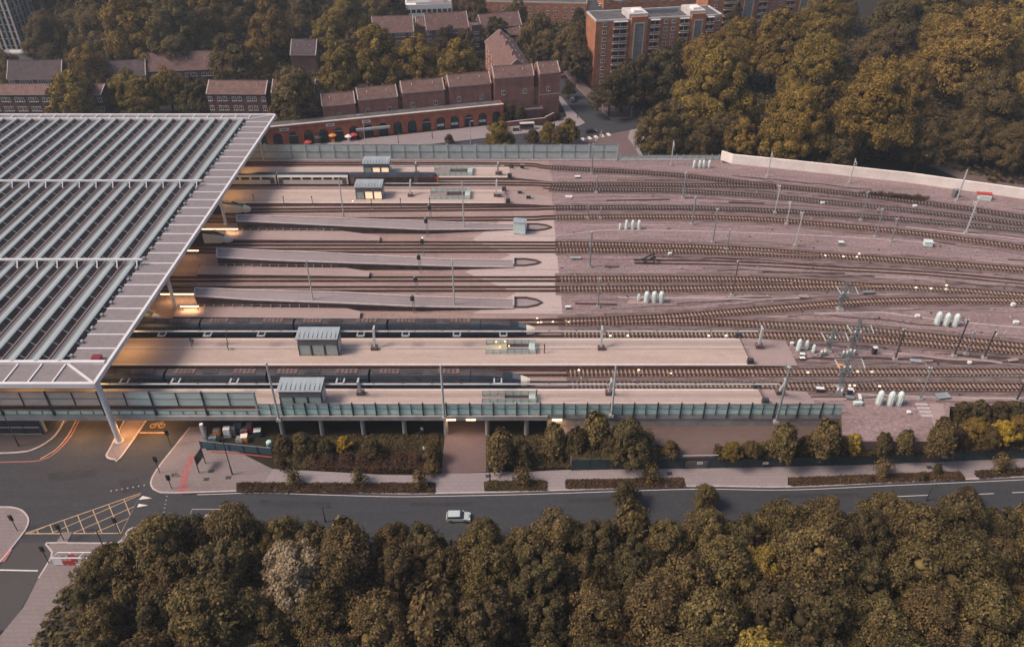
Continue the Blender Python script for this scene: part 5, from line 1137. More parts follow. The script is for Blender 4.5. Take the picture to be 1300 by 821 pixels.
# parked bicycle
p = at(222, 605, KZ); t = thing('bicycle', 'dark bicycle parked on the corner pavement by the red tactile strip', 'bicycle', (p.x, p.y, KZ), .1)
for x in (-.55, .55):
    b = MB(); 
    for k in range(14): a0, a1 = k * math.pi / 7, (k + 1) * math.pi / 7; b.bar((x + .34 * math.cos(a0), 0, .35 + .34 * math.sin(a0)), (x + .34 * math.cos(a1), 0, .35 + .34 * math.sin(a1)), .06, .06, 'tyre')
    b.build('wheel', t)
b = MB(); [b.bar(q, r_, .07, .07, 'black_paint') for q, r_ in (((-.55, 0, .35), (-.2, 0, .85)), ((-.2, 0, .85), (.42, 0, .88)), ((.42, 0, .95), (.55, 0, .35)), ((-.2, 0, .85), (-.05, 0, .32)), ((-.05, 0, .32), (.42, 0, .85)), ((-.55, 0, .35), (-.05, 0, .32)))]; b.build('frame', t)
b = MB(); b.box((-.22, 0, .98), (.28, .16, .08), 'black_paint'); b.build('saddle', t); b = MB(); b.bar((.42, -.28, 1.05), (.42, .28, 1.05), .05, .05, 'black_paint'); b.build('handlebar', t)
# white and red barrier
a = at(70, 717, KZ); c = at(121, 715, KZ); t = thing('works_barrier', 'white framed works barrier with red panels on the near left pavement', 'barrier', (a.x, a.y, KZ)); L = c.x - a.x
b = MB(); 
for k in range(4): b.box((L * k / 3, 0, 1.0), (.14, .14, 2.0), 'white_paint'); b.box((L * k / 3, 1.7, .6), (.12, .12, 1.2), 'white_paint'); b.bar((L * k / 3, 0, 1.9), (L * k / 3, 1.7, 1.15), .1, .1, 'white_paint')
for z, y in ((1.95, 0), (.2, 0), (1.2, 1.7)): b.box((L / 2, y, z), (L, .13, .14), 'white_paint')
b.build('frame', t)
b = MB(); b.box((L * .12, -.03, 1.0), (L * .22, .06, 1.6), 'white_paint'); b.build('white_panel', t); b = MB(); b.box((L * .80, -.03, 1.0), (L * .36, .06, 1.6), 'silver_paint'); b.build('white_panel', t)
b = MB(); b.box((L * .38, -.05, .75), (L * .3, .08, 1.1), 'red_paint'); b.box((L * .56, -.06, 1.45), (L * .16, .08, .7), 'red_paint'); b.box((L * .4, .8, 1.55), (L * .18, .5, .1), 'maroon_paint'); b.build('red_panel', t)
# fenced compound with stored goods
a = at(256, 569, ZS); c = at(346, 578, ZS); t = thing('compound_fence', 'dark blue panel fence in front of the storage compound', 'fence', (a.x, a.y, KZ)); d = c - a; b = MB(); b.bar(Vector((0, 0, 1.0)), d + Vector((0, 0, 1.0)), .1, 1.9, 'blue_steel'); b.build('panel', t)
b = MB(); b.bar(Vector((0, 0, 2.0)), d + Vector((0, 0, 2.0)), .14, .1, 'galv'); b.build('top_rail', t)
for k in range(6): q = d * (k / 5); b = MB(); b.box((q.x, q.y - .1, 1.0), (.14, .14, 2.1), 'blue_steel'); b.build('post', t)
for i, (bx, by, d, m, lab) in enumerate(((262, 561, (.7, .7, 5.0), 'pale_steel', 'tall pale steel frame leaning at the left end of the compound'), (272, 561, (1.6, 1.4, 1.6), 'galv', 'grey crate in the compound beside the pale frame'), (276, 551, (1.3, 1.2, 1.3), 'orange_cloth', 'orange drum like sack in the compound'), (290, 553, (1.4, 1.2, 2.2), 'white_paint', 'white tall box in the compound'), (297, 551, (1.2, 1.0, 2.0), 'galv', 'grey tall box right of the white one in the compound'),
                                  (305, 560, (1.4, 1.3, 1.0), 'stone', 'beige sack heap in the middle of the compound'), (311, 559, (1.5, 1.4, 1.3), 'orange_cloth', 'orange topped pallet in the compound'), (311, 550, (1.5, 1.3, 1.2), 'red_paint', 'red crate stacked at the back of the compound'), (318, 547, (1.2, 1.1, 2.0), 'red_paint', 'tall red box at the right back of the compound'), (328, 552, (1.6, 1.4, 1.4), 'door_dark', 'dark green crate at the right side of the compound'), (303, 547, (1.8, 1.6, 1.6), 'door_dark', 'dark teal bin at the back of the compound'))):
    p = at(bx, by, ZS); b = MB(); b.box((0, 0, d[2] / 2), d, m, top=(.94, .94)); b.box((0, 0, d[2] + .05), (d[0] * .9, d[1] * .9, .14), 'galv' if i % 3 else 'white_paint', .2); b.box((0, -d[1] / 2, d[2] * .3), (d[0] * 1.02, .06, .12), 'dark_steel')
    tag(b.build('crate', loc=(p.x, p.y, ZS)), lab, 'crate', 'goods stored in the compound')
p = at(343, 568, KZ); b = MB(); b.lathe((0, 0, 0), [(.55, 0), (.6, 1.6), (.5, 1.8), (.1, 1.9)], 'glass_green', 10); b.box((0, -.5, 1.1), (.5, .2, .3), 'door_dark'); tag(b.build('green_bin', loc=p), 'teal green bin at the right corner of the compound fence', 'bin')
# bus shelter and things behind the back fence
p = at(669, 164, KZ); t = thing('bus_shelter', 'glass bus shelter with a pale roof on the back pavement', 'bus shelter', p, .12)
b = MB(); b.box((0, 0, 2.5), (5.6, 1.9, .16), 'roof_pale'); b.build('roof', t); b = MB(); b.box((0, .85, 1.25), (5.2, .08, 2.2), 'glass_dark'); b.box((-2.65, .2, 1.25), (.08, 1.3, 2.2), 'glass_dark'); b.build('glass_wall', t); b = MB()
for x in (-2.7, 0, 2.7): b.box((x, .85, 1.25), (.12, .14, 2.5), 'dark_steel')
b.build('post', t); b = MB(); b.box((0, .5, .5), (3.5, .4, .08), 'red_paint'); b.build('bench', t); b = MB(); b.box((2.7, 0, 1.3), (.15, 1.3, 1.9), 'white_paint'); b.build('advert_panel', t)
p = at(655, 166, KZ); b = MB(); b.box((0, 0, .6), (2.6, 1.1, 1.2), 'dark_steel', top=(.9, .8)); b.box((0, 0, 1.25), (2.2, .9, .1), 'galv'); tag(b.build('litter_bin', loc=p), 'dark low bin left of the bus shelter', 'bin')
for i, (bx, by) in enumerate(((743, 179.5), (757, 178.5), (763, 173))): 
    p = at(bx, by, KZ); b = MB(); b.box((0, 0, .55), (.8 if i < 2 else .5, .4, 1.1 if i < 2 else 2.2), 'white_paint' if i < 2 else 'yellow_line'); b.box((0, 0, 1.2 if i < 2 else 2.3), (.3, .3, .2), 'orange_cloth'); tag(b.build('work_post', loc=p), ['white marker box at the zebra stripes by the back fence', 'second white marker box nearer the junction by the back fence', 'tall yellow marker post by the zebra stripes'][i], 'marker', 'markers by the back fence')
# parked things in the front garden
for i, (bx, by) in enumerate(((534, 552), (537, 577))):
    p = at(bx, by, ZS); t = thing('motor_scooter', ['scooter with pale parts standing between the shrubs by a deck column', 'dark blue scooter standing between the shrubs left of the driveway'][i], 'scooter', p, 1.2, 'scooters among the shrubs'); b = MB(); b.box((0, 0, .75), (1.5, .45, .6), 'blue_steel' if i else 'black_paint', top=(.8, .8)); b.box((-.3, 0, 1.1), (.8, .35, .15), 'black_paint'); b.box((.7, 0, 1.1), (.25, .5, .8), 'white_paint'); b.build('body', t)
    for x in (-.7, .75): b = MB(); b.tube((x, -.1, .32), (x, .1, .32), .32, 'tyre', seg=12); b.build('wheel', t)
    b = MB(); b.bar((.75, -.4, 1.5), (.75, .4, 1.5), .07, .07, 'galv'); b.build('handlebar', t)
# ================================================================ people on the wide platform
def person(lab, bx, by, coat, trousers, z=1.0, rz=0.0):
    p = at(bx, by, z); me = bpy.data.meshes.new('person'); V = [(0, 0, .95), (0, 0, 1.25), (0, 0, 1.46), (0, 0, 1.56), (0, .01, 1.72), (.19, 0, 1.42), (.25, 0, 1.15), (.26, -.06, .88), (-.19, 0, 1.42), (-.25, .02, 1.15), (-.26, -.04, .88), (.1, 0, .88), (.11, -.08, .48), (.11, -.02, .06), (.12, -.14, .04), (-.1, 0, .88), (-.11, .06, .48), (-.11, .12, .06), (-.12, .0, .04)]
    E = [(0, 1), (1, 2), (2, 3), (3, 4), (2, 5), (5, 6), (6, 7), (2, 8), (8, 9), (9, 10), (0, 11), (11, 12), (12, 13), (13, 14), (0, 15), (15, 16), (16, 17), (17, 18)]
    rad = [.15, .16, .13, .06, .105, .075, .058, .045, .075, .058, .045, .10, .075, .05, .045, .10, .075, .05, .045]
    me.from_pydata(V, E, []); o = bpy.data.objects.new('person', me); COL.objects.link(o); o.location = (p.x, p.y, z); o.rotation_euler = (0, 0, rz)
    m = o.modifiers.new('skin', 'SKIN'); s_ = o.modifiers.new('sub', 'SUBSURF'); s_.levels = s_.render_levels = 1
    for i, r_ in enumerate(rad): me.skin_vertices[0].data[i].radius = (r_, r_ * .85); 
    me.skin_vertices[0].data[0].use_root = True
    dg = bpy.context.evaluated_depsgraph_get(); ev = o.evaluated_get(dg); m2 = bpy.data.meshes.new_from_object(ev); o.modifiers.clear(); o.data = m2
    m2.materials.clear(); [m2.materials.append(MATS[q]) for q in (coat, trousers, 'skin')]
    for f in m2.polygons: f.material_index = 2 if f.center.z > 1.5 else (0 if f.center.z > .86 else 1)
    tag(o, lab, 'person', 'people on the wide platform')
    b = MB(); b.lathe((0, .015, 1.70), [(.112, -.02), (.118, .06), (.08, .13), (.02, .15)], 'tyre', 8); b.build('hair', o)
MATS['coat_dark'] = mat('coat_dark', (.04, .035, .04), .9); mat('coat_brown', (.14, .07, .05), .9); mat('trouser_dark', (.025, .028, .035), .9)
person('person in a dark coat standing on the wide platform, nearer to the canopy', 245.5, 437.5, 'coat_brown', 'trouser_dark', rz=.6); person('person in dark clothes standing on the wide platform, farther from the canopy', 290, 444, 'coat_dark', 'trouser_dark', rz=-.8)
for i, (bx, by) in enumerate(((244.5, 442), (289.5, 436.5))):
    p = at(bx, by, 1); b = MB(); b.tube((0, 0, 0), (0, 0, 2.5), .1, 'rust_steel'); b.box((0, 0, 2.4), (.3, .2, .7), 'dark_steel'); tag(b.build('platform_post', loc=p), ['dark platform post beside the person nearer to the canopy', 'dark platform post beside the person farther from the canopy'][i], 'post', 'posts on the wide platform')
# ================================================================ buildings
def frame_of(a, c):
    d = c - a; return d.length, math.atan2(d.y, d.x)
def window_mesh(w_, h_, bars=1, pane='glass_dark'):
    key = ('win', w_, h_, bars, pane)
    if key not in KIDS:
        b = MB(); f = .09
        b.box((0, -.03, -h_ / 2 + f / 2), (w_, .12, f), 'frame_white'); b.box((0, -.03, h_ / 2 - f / 2), (w_, .12, f), 'frame_white'); b.box((0, -.09, -h_ / 2 - .05), (w_ + .25, .22, .1), 'stone')
        for s_ in (-1, 1): b.box((s_ * (w_ / 2 - f / 2), -.03, 0), (f, .12, h_ - 2 * f), 'frame_white')
        for k in range(bars): b.box((-w_ / 2 + w_ * (k + 1) / (bars + 1), -.03, 0), (f * .9, .11, h_ - 2 * f), 'frame_white')
        b.box((0, -.025, h_ * .12), (w_ - 2 * f, .1, f * .7), 'frame_white')
        p = MB(); p.box((0, .0, 0), (w_ - .1, .06, h_ - .1), pane); KIDS[key] = (b.mesh('window'), p.mesh('pane'))
    return KIDS[key]
def put_window(t, x, y, z, w_, h_, bars=1, rz=0.0, pane='glass_dark'):
    a, p = window_mesh(w_, h_, bars, pane); o = inst('window', a, t, (x, y, z), rz); inst('pane', p, o); return o
def house(lab, base_l, base_r, dep, eave, ridge, brick='brick_plum', roof='roof_tile', rows=(), ncol=0, wsize=(1.3, 1.6), z=ZS, flat=False, chim=0, parapet=False, back=False, group='brick terraces beyond the tracks', name='terrace_house', cat='house', side_win=False, band=None, verge=True, world=None):
    """front wall from base_l to base_r (photo pixels on the ground), depth away from the camera; roof ridge parallel to the front"""
    a, c = (at(*base_l, z), at(*base_r, z)) if world is None else world
    L, rz = frame_of(a, c); t = thing(name, lab, cat, (a.x, a.y, z), rz, group)
    b = MB(); b.box((L / 2, dep / 2, eave / 2), (L, dep, eave), brick)
    if not flat:
        for x in (0.001, L - .001):
            f_ = [(x, 0, eave), (x, dep, eave), (x, dep / 2, ridge)]; b.face(f_ if x > 1 else f_[::-1], brick)
    b.build('wall', t)
    b = MB()
    if flat:
        b.box((L / 2, dep / 2, eave + .02), (L - .7, dep - .7, .06), 'roof_felt')
        for y in (.17, dep - .17): b.box((L / 2, y, eave + .3), (L, .34, .6), 'stone' if parapet else brick)
        for x in (.17, L - .17): b.box((x, dep / 2, eave + .3), (.34, dep - .68, .6), 'stone' if parapet else brick)
    else:
        o_ = .35
        for y0, y1 in ((-o_, dep / 2), (dep + o_, dep / 2)):
            ze = eave - (ridge - eave) * o_ / (dep / 2); q = [(-.15, y0, ze), (L + .15, y0, ze), (L + .15, y1, ridge), (-.15, y1, ridge)]
            q2 = [(x, y, zz + .16) for x, y, zz in q]; fl = y0 > y1
            b.face(q2[::-1] if fl else q2, roof); b.face([q[0], q[1], q2[1], q2[0]], 'stone'); b.face(q if fl else q[::-1], roof)
        b.box((L / 2, dep / 2, ridge + .18), (L + .3, .3, .16), roof)
        if verge:
            for x in (0, L): b.bar((x, -.3, eave - .05), (x, dep / 2, ridge + .22), .3, .22, 'stone'); b.bar((x, dep + .3, eave - .05), (x, dep / 2, ridge + .22), .3, .22, 'stone')
    ro = b.build('roof', t)
    for k in range(chim):
        x = L * (k + .5) / chim; m_ = MB(); m_.box((x, dep * .55, ridge + .5), (1.0, .7, 2.0), brick); [m_.lathe((x + q, dep * .55, ridge + 1.5), [(.14, 0), (.16, .4)], 'orange_cloth' if False else 'stone', 6) for q in (-.3, .0, .3)]; m_.build('chimney', ro)
    if not flat:
        for k in range(max(2, int(L / 7))): m_ = MB(); m_.lathe((L * (k + .5) / max(2, int(L / 7)), dep * .28, (eave + ridge) / 2 + .1), [(.12, 0), (.12, .9)], 'frame_white', 6); m_.build('vent_pipe', ro)
    for (zz, n_) in rows:
        for k in range(n_): put_window(t, L * (k + .5) / n_ + (.35 if k % 2 else -.35), -.02, zz, wsize[0], wsize[1])
    if band: m_ = MB(); m_.box((L / 2, -.04, band), (L + .1, .12, .28), 'stone'); m_.build('stone_band', t); m_ = MB(); m_.box((L / 2, -.06, eave - .1), (L + .1, .18, .22), 'stone'); m_.build('eave_band', t)
    if side_win:
        for k in range(3): put_window(t, L + .02, dep * (k + .5) / 3, eave * .6, wsize[0], wsize[1], rz=math.pi / 2)
    return t, a, c, L, rz

# ---- brick arcade with round arches
a = at(325, 188.5, ZS); c = at(639, 156, ZS); L, rz = frame_of(a, c); HA = 7.4; t = thing('arcade_building', 'long low red brick arcade with a row of dark round arches and shop signs', 'arcade building', (a.x, a.y, ZS), rz)
NA = 17; bay = L / NA; aw = bay * .62
b = MB(); b.box((L / 2, 2.9, HA / 2), (L, 4.2, HA), 'brick_arcade'); b.build('wall', t)
b = MB()   # front skin with openings: piers, arch rings, spandrels
for k in range(NA + 1):
    b.box((k * bay, .42, 1.6), (bay - aw, .84, 3.2), 'brick_arcade')
    b.box((k * bay, .30, 3.1), (bay - aw + .15, .66, .3), 'brick_orange')
for k in range(NA):
    cx_ = (k + .5) * bay; r_ = aw / 2; n = 8; zt = 3.2 + r_ + .5
    for q in range(n):
        t0, t1 = math.pi * q / n, math.pi * (q + 1) / n
        x0, z0, x1, z1 = cx_ + r_ * math.cos(t0), 3.2 + r_ * math.sin(t0), cx_ + r_ * math.cos(t1), 3.2 + r_ * math.sin(t1)
        b.face([(x1, 0, z1), (x0, 0, z0), (x0, 0, zt), (x1, 0, zt)], 'brick_arcade'); b.face([(x1, .8, z1), (x0, .8, z0), (x0, 0, z0), (x1, 0, z1)], 'brick_dark')
    for s_ in (-1, 1):
        x0, x1 = sorted((cx_ + s_ * r_, cx_ + s_ * bay / 2)); b.face([(x0, 0, 3.2), (x1, 0, 3.2), (x1, 0, zt), (x0, 0, zt)], 'brick_arcade')
b.build('front_arcade', t)
b = MB(); zt = 3.2 + aw / 2 + .5; b.box((L / 2, .4, (zt + HA) / 2), (L, .8, HA - zt), 'brick_arcade'); b.box((L / 2, .2, zt + .1), (L + .2, .7, .28), 'brick_orange'); b.box((L / 2, .1, HA - .45), (L + .3, .75, .25), 'brick_orange'); b.box((L / 2, .3, HA + .12), (L + .3, 1.2, .25), 'stone'); b.build('parapet', t)
b = MB(); b.box((L / 2, 3.2, HA + .03), (L - 1, 3.4, .1), 'roof_felt'); b.build('roof', t)
for k in range(NA):
    b = MB(); cx_ = (k + .5) * bay; r_ = aw / 2
    b.box((cx_, .74, 1.6), (aw, .05, 3.2), 'door_dark'); 
    b.face([(cx_ + r_ * math.cos(math.pi * q / 8), .73, 3.2 + r_ * math.sin(math.pi * q / 8)) for q in range(9)], 'glass_dark')
    b.bar((cx_ - r_, .7, 3.15), (cx_ + r_, .7, 3.15), .1, .16, 'frame_white' if k % 3 == 2 else 'door_dark'); b.bar((cx_, .7, .1), (cx_, .7, 3.2 + r_ - .1), .08, .1, 'door_dark')
    if k in (12, 13, 15): b.box((cx_, .68, 1.4), (aw * .8, .05, 1.0), 'cabinet_white')
    b.build('arched_door', t)
for k, w_ in ((2.0, 2.6), (5.0, 2.4), (7.4, 2.4)): 
    b = MB(); b.box((k * bay, -.08, zt + .75), (w_ * 1.3, .16, 1.0), 'frame_white'); b.box((k * bay, -.18, zt + .75), (w_ * .8, .05, .32), 'dark_steel'); b.build('shop_sign', t)
b = MB(); b.box((7.8 * bay, -.5, 3.7), (bay * 2.3, 1.0, .16), 'fence_pale'); b.box((7.8 * bay, -1.0, 3.3), (bay * 2.3, .08, .7), 'fence_pale'); b.build('awning', t)
for i, (kx, m, hh) in enumerate(((5.05, 'orange_cloth', 3.2), (6.1, 'white_paint', 2.2), (6.45, 'red_paint', 2.6), (3.4, 'red_paint', 1.6), (.6, 'cabinet', 1.8), (4.1, 'door_dark', 3.0))):
    q = Vector((a.x, a.y, 0)) + Matrix.Rotation(rz, 3, 'Z') @ Vector((kx * bay, -1.6, 0)); b = MB(); b.tube((0, 0, 0), (0, 0, hh), .06, 'dark_steel'); b.lathe((0, 0, hh - .7), [(1.5, 0), (1.5, .12), (.1, .8)], m, 8); b.box((0, 0, .4), (1.0, .8, .8), m)
    tag(b.build('parasol', loc=(q.x, q.y, KZ)), ['orange parasol stall in front of the arches', 'white parasol stall beside a red one in front of the arches', 'red parasol stall beside a white one in front of the arches', 'low red stall in the left arches', 'pale green stall at the left end of the arches', 'dark parasol stall among the left arches'][i], 'parasol', 'stalls in front of the arches')

# ---- stepped brick terrace right behind the arcade
def wpt(x, y, z=ZS): return at(x, y, z)
steps = [((414, 170), (455, 166), 9.0, 12.5, 'first and lowest house from the left of the stepped brick terrace behind the arcade', 1), ((459, 166), (508, 161), 10.2, 14.0, 'second house from the left of the stepped brick terrace behind the arcade', 2), ((514, 160), (566, 155), 11.2, 15.0, 'third house from the left of the stepped brick terrace behind the arcade', 2), ((572, 154), (624, 149), 12.0, 15.8, 'fourth house from the left of the stepped brick terrace behind the arcade', 2), ((628, 150), (677, 146), 14.2, 18.2, 'tall fifth house from the left of the stepped brick terrace, above the arcade end', 2), ((684, 146), (709, 143.5), 14.8, 18.8, 'narrow corner house at the right end of the stepped brick terrace', 1)]
for bl, br, ev, rg, lab, nw in steps:
    ev += 2.0; rg = ev + 3.0
    house(lab, bl, br, 8.0, ev, rg, rows=((ev * .62, nw),), wsize=(1.5, 1.7), band=ev * .98 if ev < 16.4 else 8.2)
for i, (bx, by) in enumerate(((457, 165), (511, 160), (569, 154), (680.5, 146))): # low links between the houses
    a0, c0_ = at(bx - 4, by, ZS), at(bx + 4, by, ZS); a0.y += 1.5; c0_.y += 1.5; house('low flat roofed link between two houses of the stepped terrace, %s from the left' % ORD[i], None, None, 7, 8.0 + i * .8, 9, rows=(), flat=True, world=(a0, c0_), name='terrace_link', cat='house link', group='links in the stepped terrace')
# low extension and garden wall in front of the corner house
house('low flat roofed glass topped extension in front of the corner terrace', (655, 154), (690, 151), 4.2, 3.6, 4, flat=True, brick='brick_dark', group='extensions', name='extension', cat='extension')
a = at(642, 161, KZ); c = at(692, 155.5, KZ); b = MB(); b.bar(Vector((a.x, a.y, ZS + 1.0)), Vector((c.x, c.y, ZS + 1.0)), .35, 2.0, 'brick_plum'); b.bar(Vector((a.x, a.y, ZS + 2.05)), Vector((c.x, c.y, ZS + 2.05)), .45, .12, 'stone'); tag(b.build('garden_wall'), 'brick garden wall in front of the corner terrace house', 'wall')
a = at(692, 155.5, KZ); c = at(704, 150, KZ); b = MB(); b.bar(Vector((a.x, a.y, ZS + 1.2)), Vector((c.x, c.y, ZS + 1.2)), .35, 2.4, 'brick_plum'); b.bar(Vector((a.x, a.y, ZS + 2.45)), Vector((c.x, c.y, ZS + 2.45)), .45, .12, 'stone'); tag(b.build('garden_wall'), 'short stepped brick wall at the side street corner', 'wall')
# wing running away from the camera
a = at(627, 122, ZS); c = at(672, 120, ZS); dv = at(625, 80, ZS) - at(672, 120, ZS)
t, *_ = house('long gabled brick wing running away behind the stepped terrace', None, None, 13, 12.5, 17.5, rows=(), verge=True, world=(at(676, 128, ZS), at(652, 86, ZS) + Vector((0, 0, 0))), name='brick_wing', cat='house', chim=3)
L_ = (at(676, 128, ZS) - at(652, 86, ZS)).length
for k in range(6):
    for zz in (4.5, 7.5, 10.8): put_window(t, L_ * (k + .5) / 6, 13.02, zz, 1.4, 1.5, rz=math.pi)
# ---- long terraces at the left behind the canopy
house('long brick terrace with two rows of white windows just behind the canopy', (-30, 163), (141, 163), 10, 13.4, 15.5, rows=((4.2, 20), (7.8, 20), (11.4, 20)), brick='brick_dark', wsize=(1.6, 1.7))
house('short brick terrace with three rows of white windows behind the canopy corner', (272, 163), (345, 163.5), 10, 13.8, 17.0, rows=((4.4, 7), (8.2, 8), (11.8, 8)), brick='brick_dark', wsize=(1.5, 1.7))
house('brick terrace end half hidden by a bushy tree right of the canopy corner', (352, 161), (405, 161), 10, 13.6, 16.8, rows=((8.2, 5), (11.6, 5)), brick='brick_dark', wsize=(1.5, 1.7))
house('dark roofed terrace behind the far left one', (16, 119), (84, 118.5), 10, 6.5, 12.5, rows=((5.0, 6),), brick='brick_dark', roof='roof_tile_dark', wsize=(2.2, 1.6)); house('dark roofed terrace behind the trees near the canopy far edge', (122, 118), (190, 114), 10, 6.5, 11.5, rows=((4.9, 6),), brick='brick_dark', roof='roof_tile_dark', wsize=(2.0, 1.6)); house('purple roofed terrace with white window groups behind the canopy far edge', (184, 112), (277, 108.5), 10, 7.5, 13.5, rows=((5.2, 9),), brick='brick_dark', roof='roof_tile', wsize=(2.2, 1.6))
house('dark gabled house alone among the trees left of the rounded trees', (372, 92), (404, 92), 12, 8, 13, rows=(), brick='brick_dark', roof='roof_tile_dark')
# ---- upper middle terraces
house('plum brick block with three window rows, left one of the pair behind round trees', (476, 70), (527, 68), 11, 10.5, 16.5, rows=((2.4, 6), (5.6, 6), (9.0, 6)), brick='brick_dark', wsize=(1.9, 1.7), chim=0); house('plum brick block, right one of a pair behind the row of round trees', (543, 66), (596, 62), 11, 10.5, 16.5, rows=((5.6, 6), (9.0, 6)), brick='brick_dark', wsize=(1.9, 1.7)); house('narrow plum brick link set back between the pair of blocks', (529, 62), (541, 62), 8, 11, 14, rows=(), brick='brick_plum')
house('plum roofed terrace between the pair of blocks and the brick wing', (612, 61), (662, 56), 11, 9.5, 14.5, rows=((7.5, 6),), brick='brick_dark', wsize=(1.6, 1.5)); house('narrow dark stair block with pale balconies beside the plum roofed terrace', (600, 66), (612, 65), 7, 12, 13, flat=True, brick='brick_dark', rows=((3, 1), (6, 1), (9, 1)), wsize=(2.6, 1.2), name='stair_block', cat='building'); house('small gabled house with a white dormer at the edge of the trees', (643, 60), (661, 59), 9, 6, 10, brick='brick_dark', rows=((3.5, 1),), wsize=(2.4, 1.6))
# ---- white modern building, orange blocks
a = at(516, 26, ZS); c = at(575, 24, ZS); L, rz = frame_of(a, c); t = thing('white_building', 'white modern building with stepped flat roofs at the top edge of the view', 'building', (a.x, a.y, ZS), rz)
b = MB(); b.box((L / 2, 10, 4), (L, 20, 8), 'white_paint'); b.box((L * .42, 12, 10), (L * .8, 16, 4), 'white_paint'); b.build('wall', t); b = MB(); b.box((L * .42, 12, 12.1), (L * .74, 14, .2), 'roof_pale'); b.box((L * .75, 3, 8.1), (L * .45, 5, .2), 'brick_orange'); b.build('roof', t); b = MB()
for k in range(9): b.box((L * (k + .5) / 9, -.04, 4.6), (L / 9 * .75, .1, 1.8), 'glass_dark')
b.box((L * .42, 3.96, 10.4), (L * .7, .1, 1.6), 'galv'); b.build('window_band', t); b = MB(); b.box((L * .98, 10, 5.5), (.5, 20.6, 11), 'roof_pale'); b.box((L * .6, .3, 8.6), (L * .75, .2, 1.0), 'white_paint'); b.build('parapet', t)
t, *_ = house('long orange brick block with round pale roof lights at the top edge', (612, 28), (744, 31), 22, 10.5, 12, rows=((4.0, 12), (7.6, 12)), brick='brick_orange', flat=True, parapet=True, wsize=(1.5, 1.8), name='apartment_block', cat='apartment block', group='brick blocks at the top edge'); 
b = MB()
for k in range(5): b.lathe((14 + 15 * k, 11, 10.6), [(4.5, 0), (4.5, .5), (3.9, .7), (3.8, .3)], 'galv', 14)
b.build('roof_light', t)
house('orange brick block just behind the tall tower block', (766, 12), (900, 8), 18, 9, 10, rows=((4.5, 10),), brick='brick_orange', flat=True, parapet=True, wsize=(1.6, 1.6), name='apartment_block', cat='apartment block', group='brick blocks at the top edge')
house('orange brick block with pale sills left of the white modern building gap', (576, 12), (608, 13), 18, 8, 9, rows=((4.5, 3),), brick='brick_orange', flat=True, parapet=True, wsize=(1.6, 1.6), name='apartment_block', cat='apartment block', group='brick blocks at the top edge')
# ---- tower block with balconies
def tower(lab, bl, br, dep, h, z=ZS, nst=8, layout=None, group='tall brick tower blocks'):
    a = at(*bl, z); c = at(*br, z); L, rz = frame_of(a, c); t = thing('tower_block', lab, 'tower block', (a.x, a.y, z), rz, group)
    b = MB(); b.box((L / 2, dep / 2, h / 2), (L, dep, h), 'brick_orange'); b.build('wall', t)
    st = h / nst
    b = MB(); b.box((L / 2, dep / 2, h + .05), (L - .8, dep - .8, .14), 'roof_felt')
    for y in (.2, dep - .2): b.box((L / 2, y, h + .35), (L + .3, .5, .7), 'roof_pale')
    for x in (.2, L - .2): b.box((x, dep / 2, h + .35), (.5, dep, .7), 'roof_pale')
    ro = b.build('roof', t)
    for kind, f0, f1 in layout:
        x0, x1 = L * f0, L * f1; xc = (x0 + x1) / 2; w_ = x1 - x0
        if kind == 'stair':
            m = MB(); m.box((xc, -.6, (h + 1.6) / 2), (w_, 1.2, h + 1.6), 'brick_orange'); m.build('stair_tower', t)
            m = MB(); m.box((xc, dep * .4, h + 1.2), (w_ * 1.15, dep * .7, 2.4), 'roof_pale'); m.box((xc, dep * .3, h + 2.8), (w_ * .5, dep * .3, 1.0), 'white_paint'); m.build('plant_room', ro)
            m = MB(); m.box((xc, -1.24, h * .5), (w_ * .52, .1, h * .9), 'glass_grey'); f_ = m.build('stair_window', t); m = MB()
            for s_ in (-1, 1): m.box((xc + s_ * w_ * .29, -1.28, h * .5), (w_ * .06, .16, h * .93), 'stone')
            m.box((xc, -1.28, h * .965), (w_ * .64, .16, .4), 'stone')
            for k in range(nst * 2): m.box((xc, -1.3, h * .06 + h * .88 * k / (nst * 2)), (w_ * .5, .05, .09), 'concrete')
            for s_ in (-.25, 0, .25): m.box((xc + s_ * w_ * .52, -1.3, h * .5), (.07, .05, h * .88), 'concrete')
            m.build('surround', f_)
        elif kind == 'balc':
            for k in range(1, nst):
                zz = k * st; m = MB(); m.box((xc, -.75, zz + .1), (w_, 1.5, .22), 'stone'); m.build('balcony', t)
                q = MB(); q.box((xc, -1.42, zz + .55), (w_, .08, .45), 'brick_plum'); q.box((xc, -1.42, zz + 1.12), (w_, .1, .1), 'frame_white')
                for g in range(9): q.box((x0 + w_ * g / 8, -1.42, zz + .95), (.06, .06, .35), 'frame_white')
                q.box((xc, -.02, zz + 1.35), (w_ * .85, .08, 2.0), 'glass_dark'); q.box((xc, -.06, zz + 1.35), (.12, .1, 2.0), 'frame_white'); q.build('balcony_front', t)
            m = MB(); m.box((xc, -.7, h - .1), (w_, 1.6, .2), 'roof_pale'); m.build('balcony_roof', t)
        else:
            n = 1 if kind == 'win1' else 2
            for k in range(nst):
                for q in range(n): put_window(t, x0 + w_ * (q + .5) / n, -.03, k * st + st * .6, 1.7, 1.5, 1)
    for k in range(nst):
        pass
    m = MB(); m.box((L / 2, dep * .55, h + 1.0), (L * .4, .1, 1.5), 'galv'); m.build('roof_railing', ro)
    return t, L, dep, h
mat('glass_grey', (.16, .165, .16), .3, .3, .6, spec=.5)
LAY = [('win1', .02, .12), ('balc', .135, .245), ('stair', .27, .40), ('balc', .425, .50), ('win2', .52, .645), ('balc', .66, .735), ('stair', .75, .86), ('balc', .875, .935), ('win1', .945, .995)]
aT = at(752, 110, ZS); hT = zat(aT.x, aT.y, 28.5) - ZS
